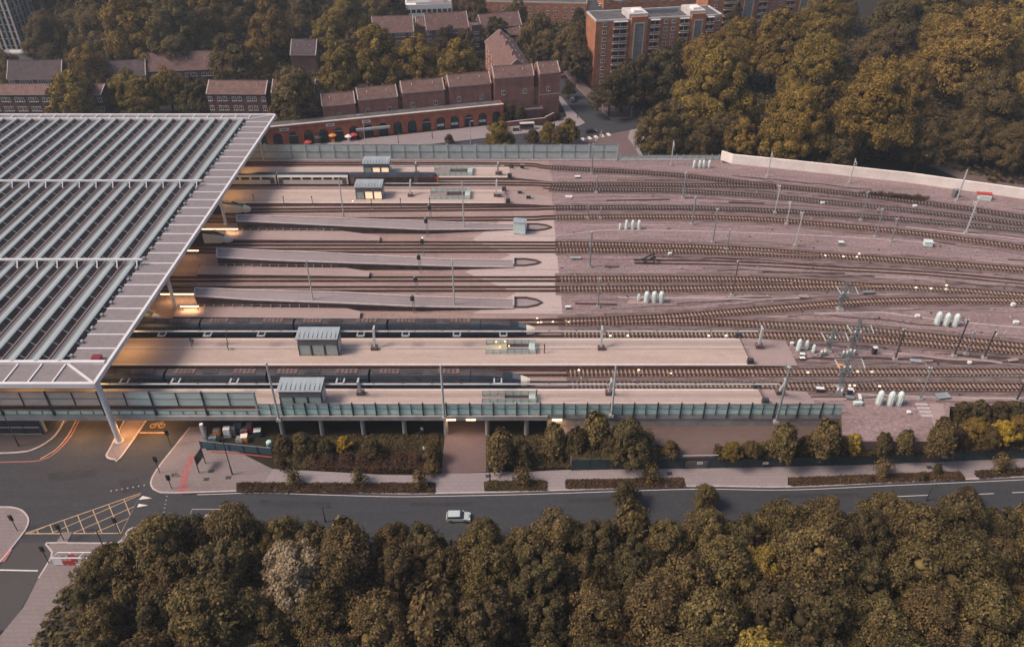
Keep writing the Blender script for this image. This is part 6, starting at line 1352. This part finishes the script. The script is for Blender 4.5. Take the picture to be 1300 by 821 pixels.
tower('tall red brick tower block with white balconies and a glazed stair strip', (752, 110), (905, 100), 15, hT, nst=9, layout=LAY)
aT = at(880, 46, ZS); hT2 = 32
tower('second brick tower block farther back, partly hidden by trees at the top edge', (893, 46), (1040, 38), 15, hT2, nst=10, layout=LAY)
# end wall of the front tower: stone quoin strip and windows come from the same brick
# ---- slanting glass tower at the top left corner
a = at(-60, 66, ZS); c = at(30, 66, ZS); L, rz = frame_of(a, c); t = thing('glass_tower', 'tall striped glass and concrete tower at the top left corner', 'tower', (a.x, a.y, ZS), rz); hh = 62
b = MB(); b.box((L / 2, 14, hh / 2), (L, 28, hh), 'glass_dark'); b.build('glass_wall', t); b = MB()
n = 14
for k in range(n + 1): b.box((L * k / n, -.25, hh / 2), (.9, .6, hh), 'stone' if k % 3 else 'galv')
for k in range(8): b.box((L + .2, 28 * (k + .5) / 8, hh / 2), (.5, 1.0, hh), 'stone' if k % 3 else 'galv')
b.build('fin', t); b = MB()
for k in range(18): b.box((L / 2, -.05, 3 + k * 3.3), (L, .2, .5), 'concrete'); b.box((L + .05, 14, 3 + k * 3.3), (.2, 28, .5), 'concrete')
b.build('floor_band', t)
b = MB(); p = at(22, 80, ZS); b.prism([(-7, -4), (9, -2), (12, 4), (-6, 5)], 0, 5, 'galv', 'concrete'); b.box((2, 0, 5.2), (8, 4, .4), 'roof_pale'); tag(b.build('entrance_pavilion', loc=p), 'small grey pavilion at the foot of the striped glass tower', 'pavilion')
# pale structures among the trees at the top left
for i, (bx, by) in enumerate(((74, 30), (80, 36), (88, 41))):
    p = at(bx, by, ZS); b = MB(); b.box((0, 0, 5), (12, 5, 10), 'concrete'); b.box((0, 0, 10.2), (13, 6, .5), 'roof_pale'); b.box((0, -2.6, 6), (11, .2, 1.2), 'glass_dark'); tag(b.build('pale_building', loc=p), '%s of three pale slab like roofs among the trees right of the glass tower' % ('topmost', 'middle', 'lowest')[i], 'building', 'pale roofs among the trees')
# ================================================================ trees and shrubs
def leaf_mesh(name, C, N, size, m, seed, core=None):
    """leaf faces at points C (n,3) turned towards N (n,3); core: list of (centre, radii) low blobs of inner foliage"""
    r = np.random.default_rng(seed); n = len(C)
    N = N + r.normal(0, .38, (n, 3)); N /= np.linalg.norm(N, axis=1)[:, None] + 1e-9
    A = np.cross(N, r.normal(0, 1, (n, 3))); A /= np.linalg.norm(A, axis=1)[:, None] + 1e-9
    B = np.cross(N, A); s = (size * r.uniform(.55, 1.35, n))[:, None]; asp = r.uniform(.55, .95, n)[:, None]
    bend = N * s * r.uniform(-.25, .25, n)[:, None]
    V = np.stack([C - A * s, C - B * s * asp + bend, C + A * s * 1.1, C + B * s * asp + bend], 1).reshape(-1, 3)
    F = np.arange(4 * n).reshape(-1, 4)
    if core:
        bm = bmesh.new(); bmesh.ops.create_icosphere(bm, subdivisions=2, radius=1); bv = np.array([v.co[:] for v in bm.verts]); bf = [[v.index for v in f.verts] for f in bm.faces]; bm.free()
        vs_, fs_ = [], []; off = 4 * n
        for c, rr in core:
            q = bv * (np.array(rr) * (1 + r.uniform(-.12, .12, (len(bv), 1)))) + np.array(c); vs_.append(q)
            fs_ += [[i + off for i in f] for f in bf]; off += len(bv)
        V = np.vstack([V] + vs_)
    else: fs_ = []
    me = bpy.data.meshes.new(name); nl = 4 * n + 3 * len(fs_)
    me.vertices.add(len(V)); me.vertices.foreach_set('co', V.astype(np.float32).ravel())
    me.loops.add(nl); li = np.concatenate([F.ravel(), np.array(fs_, int).ravel()]) if fs_ else F.ravel(); me.loops.foreach_set('vertex_index', li.astype(np.int32))
    me.polygons.add(n + len(fs_)); st = np.concatenate([np.arange(n) * 4, 4 * n + np.arange(len(fs_)) * 3]); me.polygons.foreach_set('loop_start', st.astype(np.int32))
    me.materials.append(MATS[m]); me.update(calc_edges=True); me.validate(); return me
def sphere_pts(r, n, up=-.35):
    v = r.normal(0, 1, (n * 2, 3)); v /= np.linalg.norm(v, axis=1)[:, None]; v = v[v[:, 2] > up][:n]; return v
def crown(name, seed, m, R_=5.0, hz=4.2, zc=7.0, lobes=9, subs=13, leaves=70, leaf=.30, loose=.0, lobe_r=.52):
    leaves = int(leaves * 2.1); leaf *= .62; subs = int(subs * 1.15)
    r = np.random.default_rng(seed); L = []
    n0, n1 = int(lobes * .5), int(lobes * .34); n2 = lobes - n0 - n1
    for ring_, (nn_, rd, zc_, sc_) in enumerate(((n0, .60, -.42, 1.0), (n1, .42, .16, 1.0), (n2, .14, .58, .92))):
        for i in range(nn_):
            th = 2 * math.pi * (i + r.uniform(-.28, .28)) / nn_ + ring_ * .6; rad = rd * r.uniform(.82, 1.12) * R_
            L.append((np.array([rad * math.cos(th), rad * math.sin(th), zc + (zc_ + r.uniform(-.13, .13)) * hz]), R_ * lobe_r * sc_ * r.uniform(.8, 1.12)))
    C, N, core = [], [], []
    for c, lr in L:
        core.append((c, (lr * .36, lr * .36, lr * .3)))
        d = sphere_pts(r, subs, -.55)
        for q in d:
            sc = c + q * lr * r.uniform(.84, 1.08) * np.array([1, 1, .9]); sr = lr * r.uniform(.25, .38)
            k = int(leaves * r.uniform(.7, 1.2)); p = sphere_pts(r, k, -.6); k = len(p)
            pts = sc + p * sr * (1 + r.normal(0, .10 + loose, (k, 1))); nn = p * .75 + q * .45 + np.array([0, 0, .25])
            keep = np.ones(k, bool)
            for c2, lr2 in L:
                if c2 is not c: keep &= np.linalg.norm((pts - c2) / np.array([1, 1, .86]), axis=1) > lr2 * .6
            C.append(pts[keep]); N.append(nn[keep])
    return leaf_mesh(name, np.vstack(C), np.vstack(N), leaf, m, seed + 50, core)
def feathery(name, seed, m, R_=4.0, h=10.0, strands=120, leaves=46, leaf=.26):
    """upright, drooping crown of hanging sprays (birch or willow like)"""
    r = np.random.default_rng(seed); C, N = [], []
    for i in range(strands):
        z0 = h * r.uniform(.35, 1.0); rad = R_ * (1.05 - .75 * (z0 / h)) * r.uniform(.2, 1.0); th = r.uniform(0, 6.28); L = h * r.uniform(.12, .34)
        t = r.uniform(0, 1, leaves); out = np.array([math.cos(th), math.sin(th), 0])
        p = np.outer(rad + .9 * np.sqrt(t), out) + np.outer(z0 - L * t * t, [0, 0, 1.]) + r.normal(0, .24, (leaves, 3)); C.append(p); N.append(np.tile(out * .7 + [0, 0, .6], (leaves, 1)))
    return leaf_mesh(name, np.vstack(C), np.vstack(N), leaf, m, seed, [((0, 0, h * .48), (R_ * .5, R_ * .5, h * .34)), ((0, 0, h * .7), (R_ * .3, R_ * .3, h * .2))])
def trunk_mesh(h, r_, R_, seed, m='trunk'):
    b = MB(); q = random.Random(seed); b.tube((0, 0, -.3), (q.uniform(-.15, .15), q.uniform(-.15, .15), h), r_ * 1.25, m, r_ * .75, 9)
    for k in range(5):
        a = k * 1.257 + q.uniform(-.3, .3); L = R_ * q.uniform(.5, .75); e = Vector((L * math.cos(a), L * math.sin(a), h + R_ * q.uniform(.25, .7))); b.tube((0, 0, h * .92), e, r_ * .55, m, r_ * .22, 7); b.tube(e, e * 1.0 + Vector((math.cos(a + .6), math.sin(a + .6), 1.0)) * R_ * .22, r_ * .24, m, r_ * .1, 6)
    return b.mesh('trunk')
# prototypes: name -> (crown mesh, trunk mesh, nominal radius, nominal height)
PROTO = {}
def proto(key, cm, R_, Ht, th, tr, tm='trunk', seed=1): PROTO[key] = (cm, trunk_mesh(th, tr, R_, seed, tm), R_, Ht)
for i, m in enumerate(('leaf_olive', 'leaf_olive', 'leaf_olive')): proto('olive%d' % i, crown('crown', 11 + i, m, 5.2, 5.2, 7.4, 11 + i, 15, 74, .27), 5.4, 12.2, 5.2, .34, seed=i)
for i, m in enumerate(('leaf_brown', 'leaf_brown', 'leaf_brown', 'leaf_brown')): proto('brown%d' % i, crown('crown', 31 + i, m, 4.8, 5.2, 6.8, 9 + i, 15, 70, .27, .15, .54), 5.0, 11.2, 4.6, .3, seed=5 + i)
for i in range(2): proto('dark%d' % i, crown('crown', 51 + i, 'leaf_dark', 4.8, 5.6, 7.0, 10, 14, 66, .28, .03), 5.0, 12, 5, .32, seed=9 + i)
proto('gold0', crown('crown', 61, 'leaf_gold', 3.2, 2.6, 3.6, 7, 12, 60, .24), 3.3, 6.2, 2.4, .18, seed=11)
proto('pale0', crown('crown', 63, 'leaf_pale', 5.0, 4.2, 6.8, 11, 16, 70, .24, .02, .46), 5.2, 11.4, 4.6, .3, 'trunk_pale', seed=12)
proto('willow0', feathery('crown', 71, 'leaf_brown', 3.6, 10.0, 190), 3.8, 10, 6, .2, 'trunk_pale', 13); proto('willow1', feathery('crown', 72, 'leaf_dark', 4.0, 9.0, 200), 4.2, 9, 5.5, .2, 'trunk_pale', 14)
proto('rust0', crown('crown', 75, 'leaf_rust', 3.2, 2.4, 3.2, 7, 12, 50, .24, .06), 3.3, 5.6, 2.2, .16, seed=15)
BIG = [('obig%d' % i, crown('crown', 81 + i, 'leaf_olive', 9.0, 9.6, 12.6, 14 + i, 24, 104, .30, .0, .42)) for i in range(3)] + [('bbig%d' % i, crown('crown', 91 + i, 'leaf_brown', 9.0, 9.6, 12.4, 13 + i, 22, 100, .31, .03, .42)) for i in range(2)]
for i, (k, c) in enumerate(BIG): proto(k, c, 9.3, 21, 8.5, .55, seed=20 + i)
ORD2 = ORD + ['twenty %s' % o for o in ORD[:9]] + ['thirtieth'] + ['thirty %s' % o for o in ORD[:9]]
WORD = {'olive': 'olive green', 'brown': 'brownish', 'dark': 'dark green', 'gold': 'bright yellow', 'pale': 'pale beige', 'willow': 'feathery brown', 'rust': 'rusty red', 'obig': 'big olive', 'bbig': 'big brown'}
tr_ = random.Random(21)
def plant(name, cat, key, x, y, z, s, lab, grp, sz=None):
    cm, tm, R_, Ht = PROTO[key]; t = thing(name, lab, cat, (x, y, z), tr_.uniform(0, 6.28), grp); t.scale = (s, s, s * (sz or 1))
    inst('crown', cm, t); inst('trunk', tm, t); return t
def solve_base(cx, cy, key, s, z=ZS):
    """ground point whose tree, at scale s, has its crown centre at the surveyed pixel"""
    Ht = PROTO[key][3] * s; p = at(cx, cy, z + Ht * .60); return p.x, p.y
def pxm(cy, z=ZS): p0 = at(650, cy, z + 6); p1 = at(651, cy, z + 6); return 1 / (p1 - p0).length
def area(phrase, items, grp, name='tree', cat='tree', z=ZS, word=None):
    items = sorted(items, key=lambda q: q[0])
    for i, it in enumerate(items):
        cx, cy, rpx, key = it[:4]; s = rpx / pxm(cy, z) / PROTO[key][2]; x, y = solve_base(cx, cy, key, s, z)
        kind = WORD[key.rstrip('0123456789')]
        plant(name, cat, key, x, y, z, s, '%s %s, %s from the left %s' % (kind, word or name, ORD2[i], phrase), grp, it[4] if len(it) > 4 else None)
area('among the upper left trees behind the canopy', [(16, 88, 16, 'brown0'), (58, 48, 28, 'bbig0'), (112, 84, 23, 'olive1'), (128, 28, 36, 'bbig1'), (175, 30, 40, 'obig1'), (222, 36, 38, 'bbig0'), (258, 45, 26, 'brown2'), (296, 76, 26, 'brown3'), (325, 78, 22, 'olive2'), (345, 38, 27, 'olive0'), (4, 84, 16, 'brown2')], 'trees at the upper left')
area('in the row touching the canopy far edge', [(95, 124, 30, 'olive0'), (166, 118, 25, 'olive1'), (180, 128, 22, 'olive2'), (213, 113, 24, 'olive0'), (251, 123, 22, 'dark0'), (375, 124, 30, 'brown2'), (350, 130, 14, 'brown0')], 'trees along the canopy far edge')
area('along the top edge beside the white building', [(74, 8, 28, 'bbig1'), (110, 5, 34, 'bbig0'), (165, 4, 38, 'obig0'), (232, 6, 36, 'bbig1'), (275, 15, 34, 'obig2'), (305, 18, 32, 'bbig0'), (340, 5, 28, 'obig1'), (395, 10, 30, 'bbig1'), (440, 18, 28, 'obig0'), (480, 8, 30, 'bbig0'), (500, 20, 20, 'brown2')], 'trees along the top edge')
area('in the row behind the stepped brick terrace', [(418, 46, 23, 'olive1'), (433, 88, 29, 'olive0'), (476, 76, 32, 'olive2'), (500, 90, 24, 'brown1'), (530, 80, 29, 'olive1'), (583, 82, 28, 'olive0'), (452, 60, 18, 'brown0'), (400, 118, 16, 'brown3')], 'round trees behind the terrace')
area('among small trees around the upper brick blocks', [(566, 52, 17, 'dark0'), (590, 54, 15, 'brown1'), (548, 28, 9, 'brown0'), (604, 14, 18, 'brown2'), (630, 40, 17, 'dark1'), (655, 17, 14, 'brown3'), (682, 42, 22, 'brown1'), (693, 58, 16, 'brown2'), (728, 62, 24, 'brown0'), (734, 76, 20, 'dark1'), (744, 34, 10, 'gold0'), (735, 24, 13, 'dark0'), (688, 76, 12, 'rust0'), (710, 12, 8, 'brown0')], 'small trees round the brick blocks')
area('at the foot of the tall tower block', [(775, 117, 22, 'dark0'), (792, 105, 26, 'dark1'), (820, 98, 26, 'dark0'), (846, 92, 28, 'dark1'), (866, 72, 22, 'dark0'), (723, 113, 9, 'dark1')], 'dark trees by the tower block')
area('between the road junction and the white wall', [(838, 168, 28, 'brown0'), (866, 172, 24, 'brown1'), (890, 178, 22, 'brown2'), (845, 182, 18, 'brown3'), (940, 176, 22, 'olive2'), (915, 168, 22, 'brown2')], 'low brown trees by the white wall')
area('in the lower great mass above the tracks', [(908, 108, 46, 'obig0'), (893, 78, 28, 'olive1'), (880, 135, 30, 'brown3'), (1014, 156, 42, 'obig1'), (1110, 138, 50, 'obig2'), (1150, 118, 38, 'obig1'), (1036, 92, 40, 'obig2'), (1228, 178, 24, 'brown1'), (1286, 184, 28, 'bbig0'), (1255, 135, 40, 'bbig1'), (1300, 130, 36, 'obig1'), (1170, 185, 26, 'brown2'), (1060, 190, 24, 'brown3')], 'great trees above the tracks')
area('in the upper great mass above the tracks', [(940, 62, 34, 'obig1'), (985, 60, 38, 'obig2'), (1042, 32, 36, 'obig0'), (1120, 70, 32, 'bbig0'), (1140, 40, 38, 'bbig1'), (1185, 60, 34, 'obig2'), (1240, 62, 48, 'obig0'), (1290, 78, 38, 'obig2'), (1190, 20, 36, 'obig1'), (1250, 22, 34, 'bbig1'), (1300, 30, 36, 'obig0'), (1060, 6, 26, 'bbig1'), (1150, 3, 30, 'bbig0'), (930, 15, 18, 'dark1'), (1215, 2, 30, 'bbig0'), (1330, 60, 40, 'bbig0'), (1340, 120, 40, 'bbig1')], 'great trees above the tracks')
area('just behind the pale panel fence', [(634, 174, 18, 'olive1'), (676, 174, 9, 'brown1'), (697, 170, 13, 'olive2'), (722, 166, 15, 'olive0'), (709, 175, 12, 'brown0'), (570, 177, 6, 'brown2')], 'small trees behind the back fence')
# front band of trees beside the near road
area('in the near row beside the road', [(144, 720, 35, 'brown1'), (204, 704, 48, 'brown0'), (247, 685, 35, 'dark0'), (297, 680, 40, 'brown2'), (356, 689, 33, 'brown3'), (401, 697, 34, 'dark1'), (441, 697, 40, 'willow0'), (500, 695, 31, 'brown0'), (541, 703, 40, 'dark0'), (609, 710, 40, 'brown2'), (613, 678, 22, 'brown1'), (665, 709, 40, 'brown3'), (707, 690, 40, 'brown0'), (754, 692, 40, 'dark1'), (802, 670, 34, 'willow0'), (794, 625, 18, 'dark0'), (843, 694, 33, 'brown2'), (897, 678, 34, 'brown3'), (896, 631, 17, 'brown0'), (942, 690, 36, 'dark0'), (994, 673, 38, 'brown1'), (1045, 668, 35, 'brown0'), (1093, 679, 37, 'dark1'), (1125, 660, 36, 'brown3'), (1169, 681, 43, 'brown1'), (1218, 666, 45, 'dark0'), (1265, 673, 32, 'dark1'), (1302, 662, 26, 'willow0'), (1229, 630, 14, 'rust0'), (1343, 665, 48, 'brown1')], 'near trees beside the road')
area('in the middle row of near trees', [(118, 746, 26, 'dark1'), (165, 757, 30, 'willow0'), (220, 742, 41, 'brown3'), (290, 727, 50, 'dark1'), (378, 732, 54, 'pale0'), (314, 762, 30, 'brown0'), (439, 724, 50, 'brown2'), (505, 729, 41, 'dark0'), (563, 724, 36, 'brown1'), (625, 734, 42, 'brown0'), (686, 736, 48, 'dark0'), (738, 738, 34, 'brown3'), (799, 721, 39, 'dark1'), (864, 744, 46, 'brown1'), (918, 728, 46, 'brown0'), (964, 730, 37, 'olive2'), (1033, 714, 53, 'brown3'), (1095, 735, 40, 'dark0'), (1160, 730, 41, 'brown0'), (1216, 725, 51, 'brown1'), (1263, 720, 36, 'brown2'), (1326, 713, 43, 'brown3')], 'near trees in the middle row')
area('in the second lowest row of near trees', [(128, 799, 38, 'brown1'), (205, 789, 44, 'dark0'), (263, 790, 56, 'brown2'), (337, 799, 38, 'brown3'), (407, 788, 38, 'brown0'), (481, 797, 47, 'brown1'), (554, 784, 50, 'willow0'), (617, 798, 52, 'dark1'), (690, 787, 41, 'dark1'), (758, 792, 44, 'brown0'), (830, 783, 49, 'brown2'), (903, 797, 55, 'brown1'), (973, 781, 48, 'dark0'), (1035, 787, 56, 'dark0'), (1111, 802, 46, 'brown3'), (1179, 787, 42, 'brown2'), (1254, 790, 50, 'brown1'), (1323, 785, 40, 'olive2')], 'near trees at the bottom')
area('in the bottom row of near trees', [(101, 857, 56, 'dark1'), (181, 867, 56, 'brown1'), (262, 857, 41, 'brown0'), (347, 862, 50, 'dark0'), (425, 849, 42, 'brown2'), (517, 863, 42, 'brown3'), (602, 856, 55, 'dark0'), (684, 867, 48, 'brown0'), (774, 854, 45, 'dark1'), (870, 865, 58, 'brown2'), (959, 860, 56, 'olive2'), (1049, 863, 52, 'dark0'), (1136, 854, 54, 'brown0'), (1219, 865, 58, 'dark1'), (1314, 859, 52, 'willow0')], 'near trees along the bottom edge')
# trees and shrubs on the strip below the glass fence
area('below the glass fence right of the driveway', [(636, 566, 23, 'willow0'), (664, 574, 18, 'willow1'), (704, 556, 20, 'willow0'), (732, 560, 22, 'willow1'), (757, 546, 24, 'willow0'), (800, 558, 30, 'dark0'), (776, 566, 20, 'willow1')], 'feathery trees below the glass fence')
area('on the strip above the green hoarding', [(852, 569, 11, 'brown1'), (930, 572, 12, 'olive1'), (955, 569, 11, 'brown3'), (996, 557, 22, 'willow0'), (1024, 565, 13, 'brown0'), (1050, 555, 24, 'willow0'), (1085, 561, 14, 'gold0'), (1070, 563, 10, 'brown2'), (1122, 561, 15, 'willow1'), (1150, 559, 15, 'willow0'), (1198, 551, 22, 'willow0'), (1216, 557, 14, 'rust0'), (1240, 545, 16, 'olive1'), (1256, 555, 14, 'brown2'), (1274, 549, 18, 'gold0'), (1296, 540, 14, 'olive1'), (1180, 563, 10, 'olive1')], 'shrubs above the green hoarding', 'shrub', 'shrub', -3.3)
area('on top of the far right embankment', [(1222, 522, 14, 'dark0'), (1245, 522, 16, 'dark1'), (1268, 523, 16, 'dark0'), (1292, 524, 16, 'dark1'), (1316, 526, 16, 'dark0')], 'hedge shrubs on the embankment', 'shrub', 'shrub', -3.5)
area('in the front garden under the deck columns', [(360, 562, 12, 'dark0'), (384, 561, 14, 'brown1'), (412, 566, 11, 'dark1'), (436, 563, 11, 'gold0'), (548, 574, 13, 'brown0'), (357, 590, 8, 'rust0'), (549, 592, 10, 'brown3'), (475, 568, 12, 'dark0')], 'shrubs in the front garden', 'shrub', 'shrub')
proto('twig0', feathery('crown', 77, 'leaf_brown', 1.0, 3.4, 26, 26, .13), 1.0, 3.4, 2.4, .05, 'trunk', 16); WORD['twig'] = 'thin brown'
area('along the light footpath', [(371, 602, 8, 'twig0'), (456, 604, 8, 'twig0'), (533, 604, 8, 'twig0'), (663, 601, 9, 'twig0'), (827, 598, 9, 'twig0'), (1125, 591, 9, 'twig0'), (1277, 585, 9, 'twig0'), (1191, 594, 7, 'willow1'), (1106, 606, 4, 'dark0'), (1172, 603, 6, 'dark0')], 'young trees along the footpath', 'sapling', 'young tree')
area('by the corner house behind the arcade', [(648, 140, 9, 'dark0'), (660, 142, 8, 'dark1'), (615, 118, 10, 'dark0'), (600, 122, 9, 'dark1'), (640, 150, 7, 'dark0'), (706, 147, 6, 'rust0')], 'shrubs by the corner house', 'shrub', 'shrub')
# low hedges filling the planting beds
HB = [('first', [(302, 619), (420, 619.5), (552, 619.8)], 1.25), ('second', [(616, 617), (694, 616.5)], 1.25), ('third', [(719, 615), (869, 612.5)], 1.15), ('fourth', [(1002, 612), (1120, 607.5), (1222, 604)], 1.05), ('fifth', [(1240, 603), (1300, 599), (1400, 594)], 1.0)]
nr = np.random.default_rng(5)
for nm, pts, hw in HB:
    P = smoothline(px(pts, KZ), 1.0); n = int(len(P) * 150); idx = nr.integers(0, len(P) - 1, n); t_ = nr.uniform(0, 1, n)
    A = np.array([p[:] for p in P]); C = A[idx] * (1 - t_)[:, None] + A[np.minimum(idx + 1, len(P) - 1)] * t_[:, None]
    C[:, 1] += nr.uniform(-hw, hw, n); C[:, 2] = KZ + .1 + np.abs(nr.normal(0, .12, n)) + .08 * np.sin(C[:, 0] * 1.7) ** 2
    o = bpy.data.objects.new('hedge', leaf_mesh('hedge', C, np.tile([0, 0, 1.], (n, 1)), .17, 'leaf_rust' if nm != 'second' else 'leaf_dark', 7)); COL.objects.link(o)
    tag(o, 'low reddish brown hedge between footpath and road, %s planting bed from the left' % nm, 'hedge', 'hedges along the near road')
# ground cover nobody could count
def cover(name, poly, n, z, leaf, m, hmax=.5, seed=1):
    r = np.random.default_rng(seed); P = np.array(poly); lo, hi = P.min(0), P.max(0); q = r.uniform(lo, hi, (n * 3, 2)); ins = np.zeros(len(q), bool); j = len(P) - 1
    for i in range(len(P)):
        c = ((P[i, 1] > q[:, 1]) != (P[j, 1] > q[:, 1])) & (q[:, 0] < (P[j, 0] - P[i, 0]) * (q[:, 1] - P[i, 1]) / (P[j, 1] - P[i, 1] + 1e-9) + P[i, 0]); ins ^= c; j = i
    q = q[ins][:n]; zz = z + r.uniform(0, hmax, len(q)) * (.4 + .6 * np.abs(np.sin(q[:, 0] * .9) * np.cos(q[:, 1] * .8))); o = bpy.data.objects.new(name, leaf_mesh(name, np.c_[q, zz], np.tile([0, 0, 1.], (len(q), 1)), leaf, m, seed)); COL.objects.link(o); return stuff(o)
cover('low_planting', xy([(395, 583), (430, 580), (500, 577), (535, 576), (546, 588), (545, 600), (480, 601), (400, 596)], ZS), 16000, ZS, .2, 'leaf_rust', 1.9, 12)
cover('ground_cover', xy([(345, 556), (556, 553), (556, 600), (480, 601), (389, 596), (350, 592)], ZS), 26000, ZS, .24, 'leaf_dark', 1.0, 2)
cover('ground_cover', xy([(618, 556), (730, 556), (730, 594), (640, 598), (618, 598)], ZS), 14000, ZS, .26, 'leaf_dark', 1.4, 3)
cover('ground_cover', xy([(726, 568), (860, 568), (860, 582), (726, 584)], -3.2), 9000, -3.2, .24, 'leaf_dark', .8, 4)
cover('ground_cover', xy([(912, 572), (1300, 556), (1420, 552), (1420, 566), (1300, 571), (1098, 579), (970, 582), (912, 584)], -3.2), 26000, -3.2, .26, 'leaf_dark', .9, 5)
cover('scrub', xy([(905, 574), (950, 568), (1060, 562), (1130, 568), (1200, 560), (1300, 552), (1300, 566), (1098, 575), (970, 579), (905, 581)], -3.2), 22000, -3.2, .2, 'leaf_brown', 2.6, 15)
cover('ground_cover', xy([(1207, 516), (1420, 512), (1420, 550), (1207, 552)], -3.2), 16000, -3.2, .3, 'leaf_dark', 2.4, 6)
cover('ground_cover', xy([(100, 720), (280, 690), (600, 690), (1000, 680), (1400, 665), (1500, 900), (0, 900), (60, 790)], ZS), 42000, ZS, .45, 'leaf_dark', 2.2, 7)
cover('ground_cover', xy([(800, 130), (860, 60), (1300, -10), (1420, 60), (1420, 240), (1260, 232), (1180, 205), (960, 205), (880, 195), (820, 190)], ZS), 52000, ZS, .7, 'leaf_dark', 3.0, 8)
cover('ground_cover', xy([(-40, 130), (-60, 20), (300, 0), (740, 0), (735, 90), (620, 100), (420, 140), (300, 130)], ZS), 46000, ZS, .7, 'leaf_dark', 2.4, 9)
cover('ground_cover', xy([(1090, 244), (1140, 247), (1180, 252), (1170, 256), (1100, 248)], .05), 2500, .05, .2, 'leaf_rust', 1.2, 10)
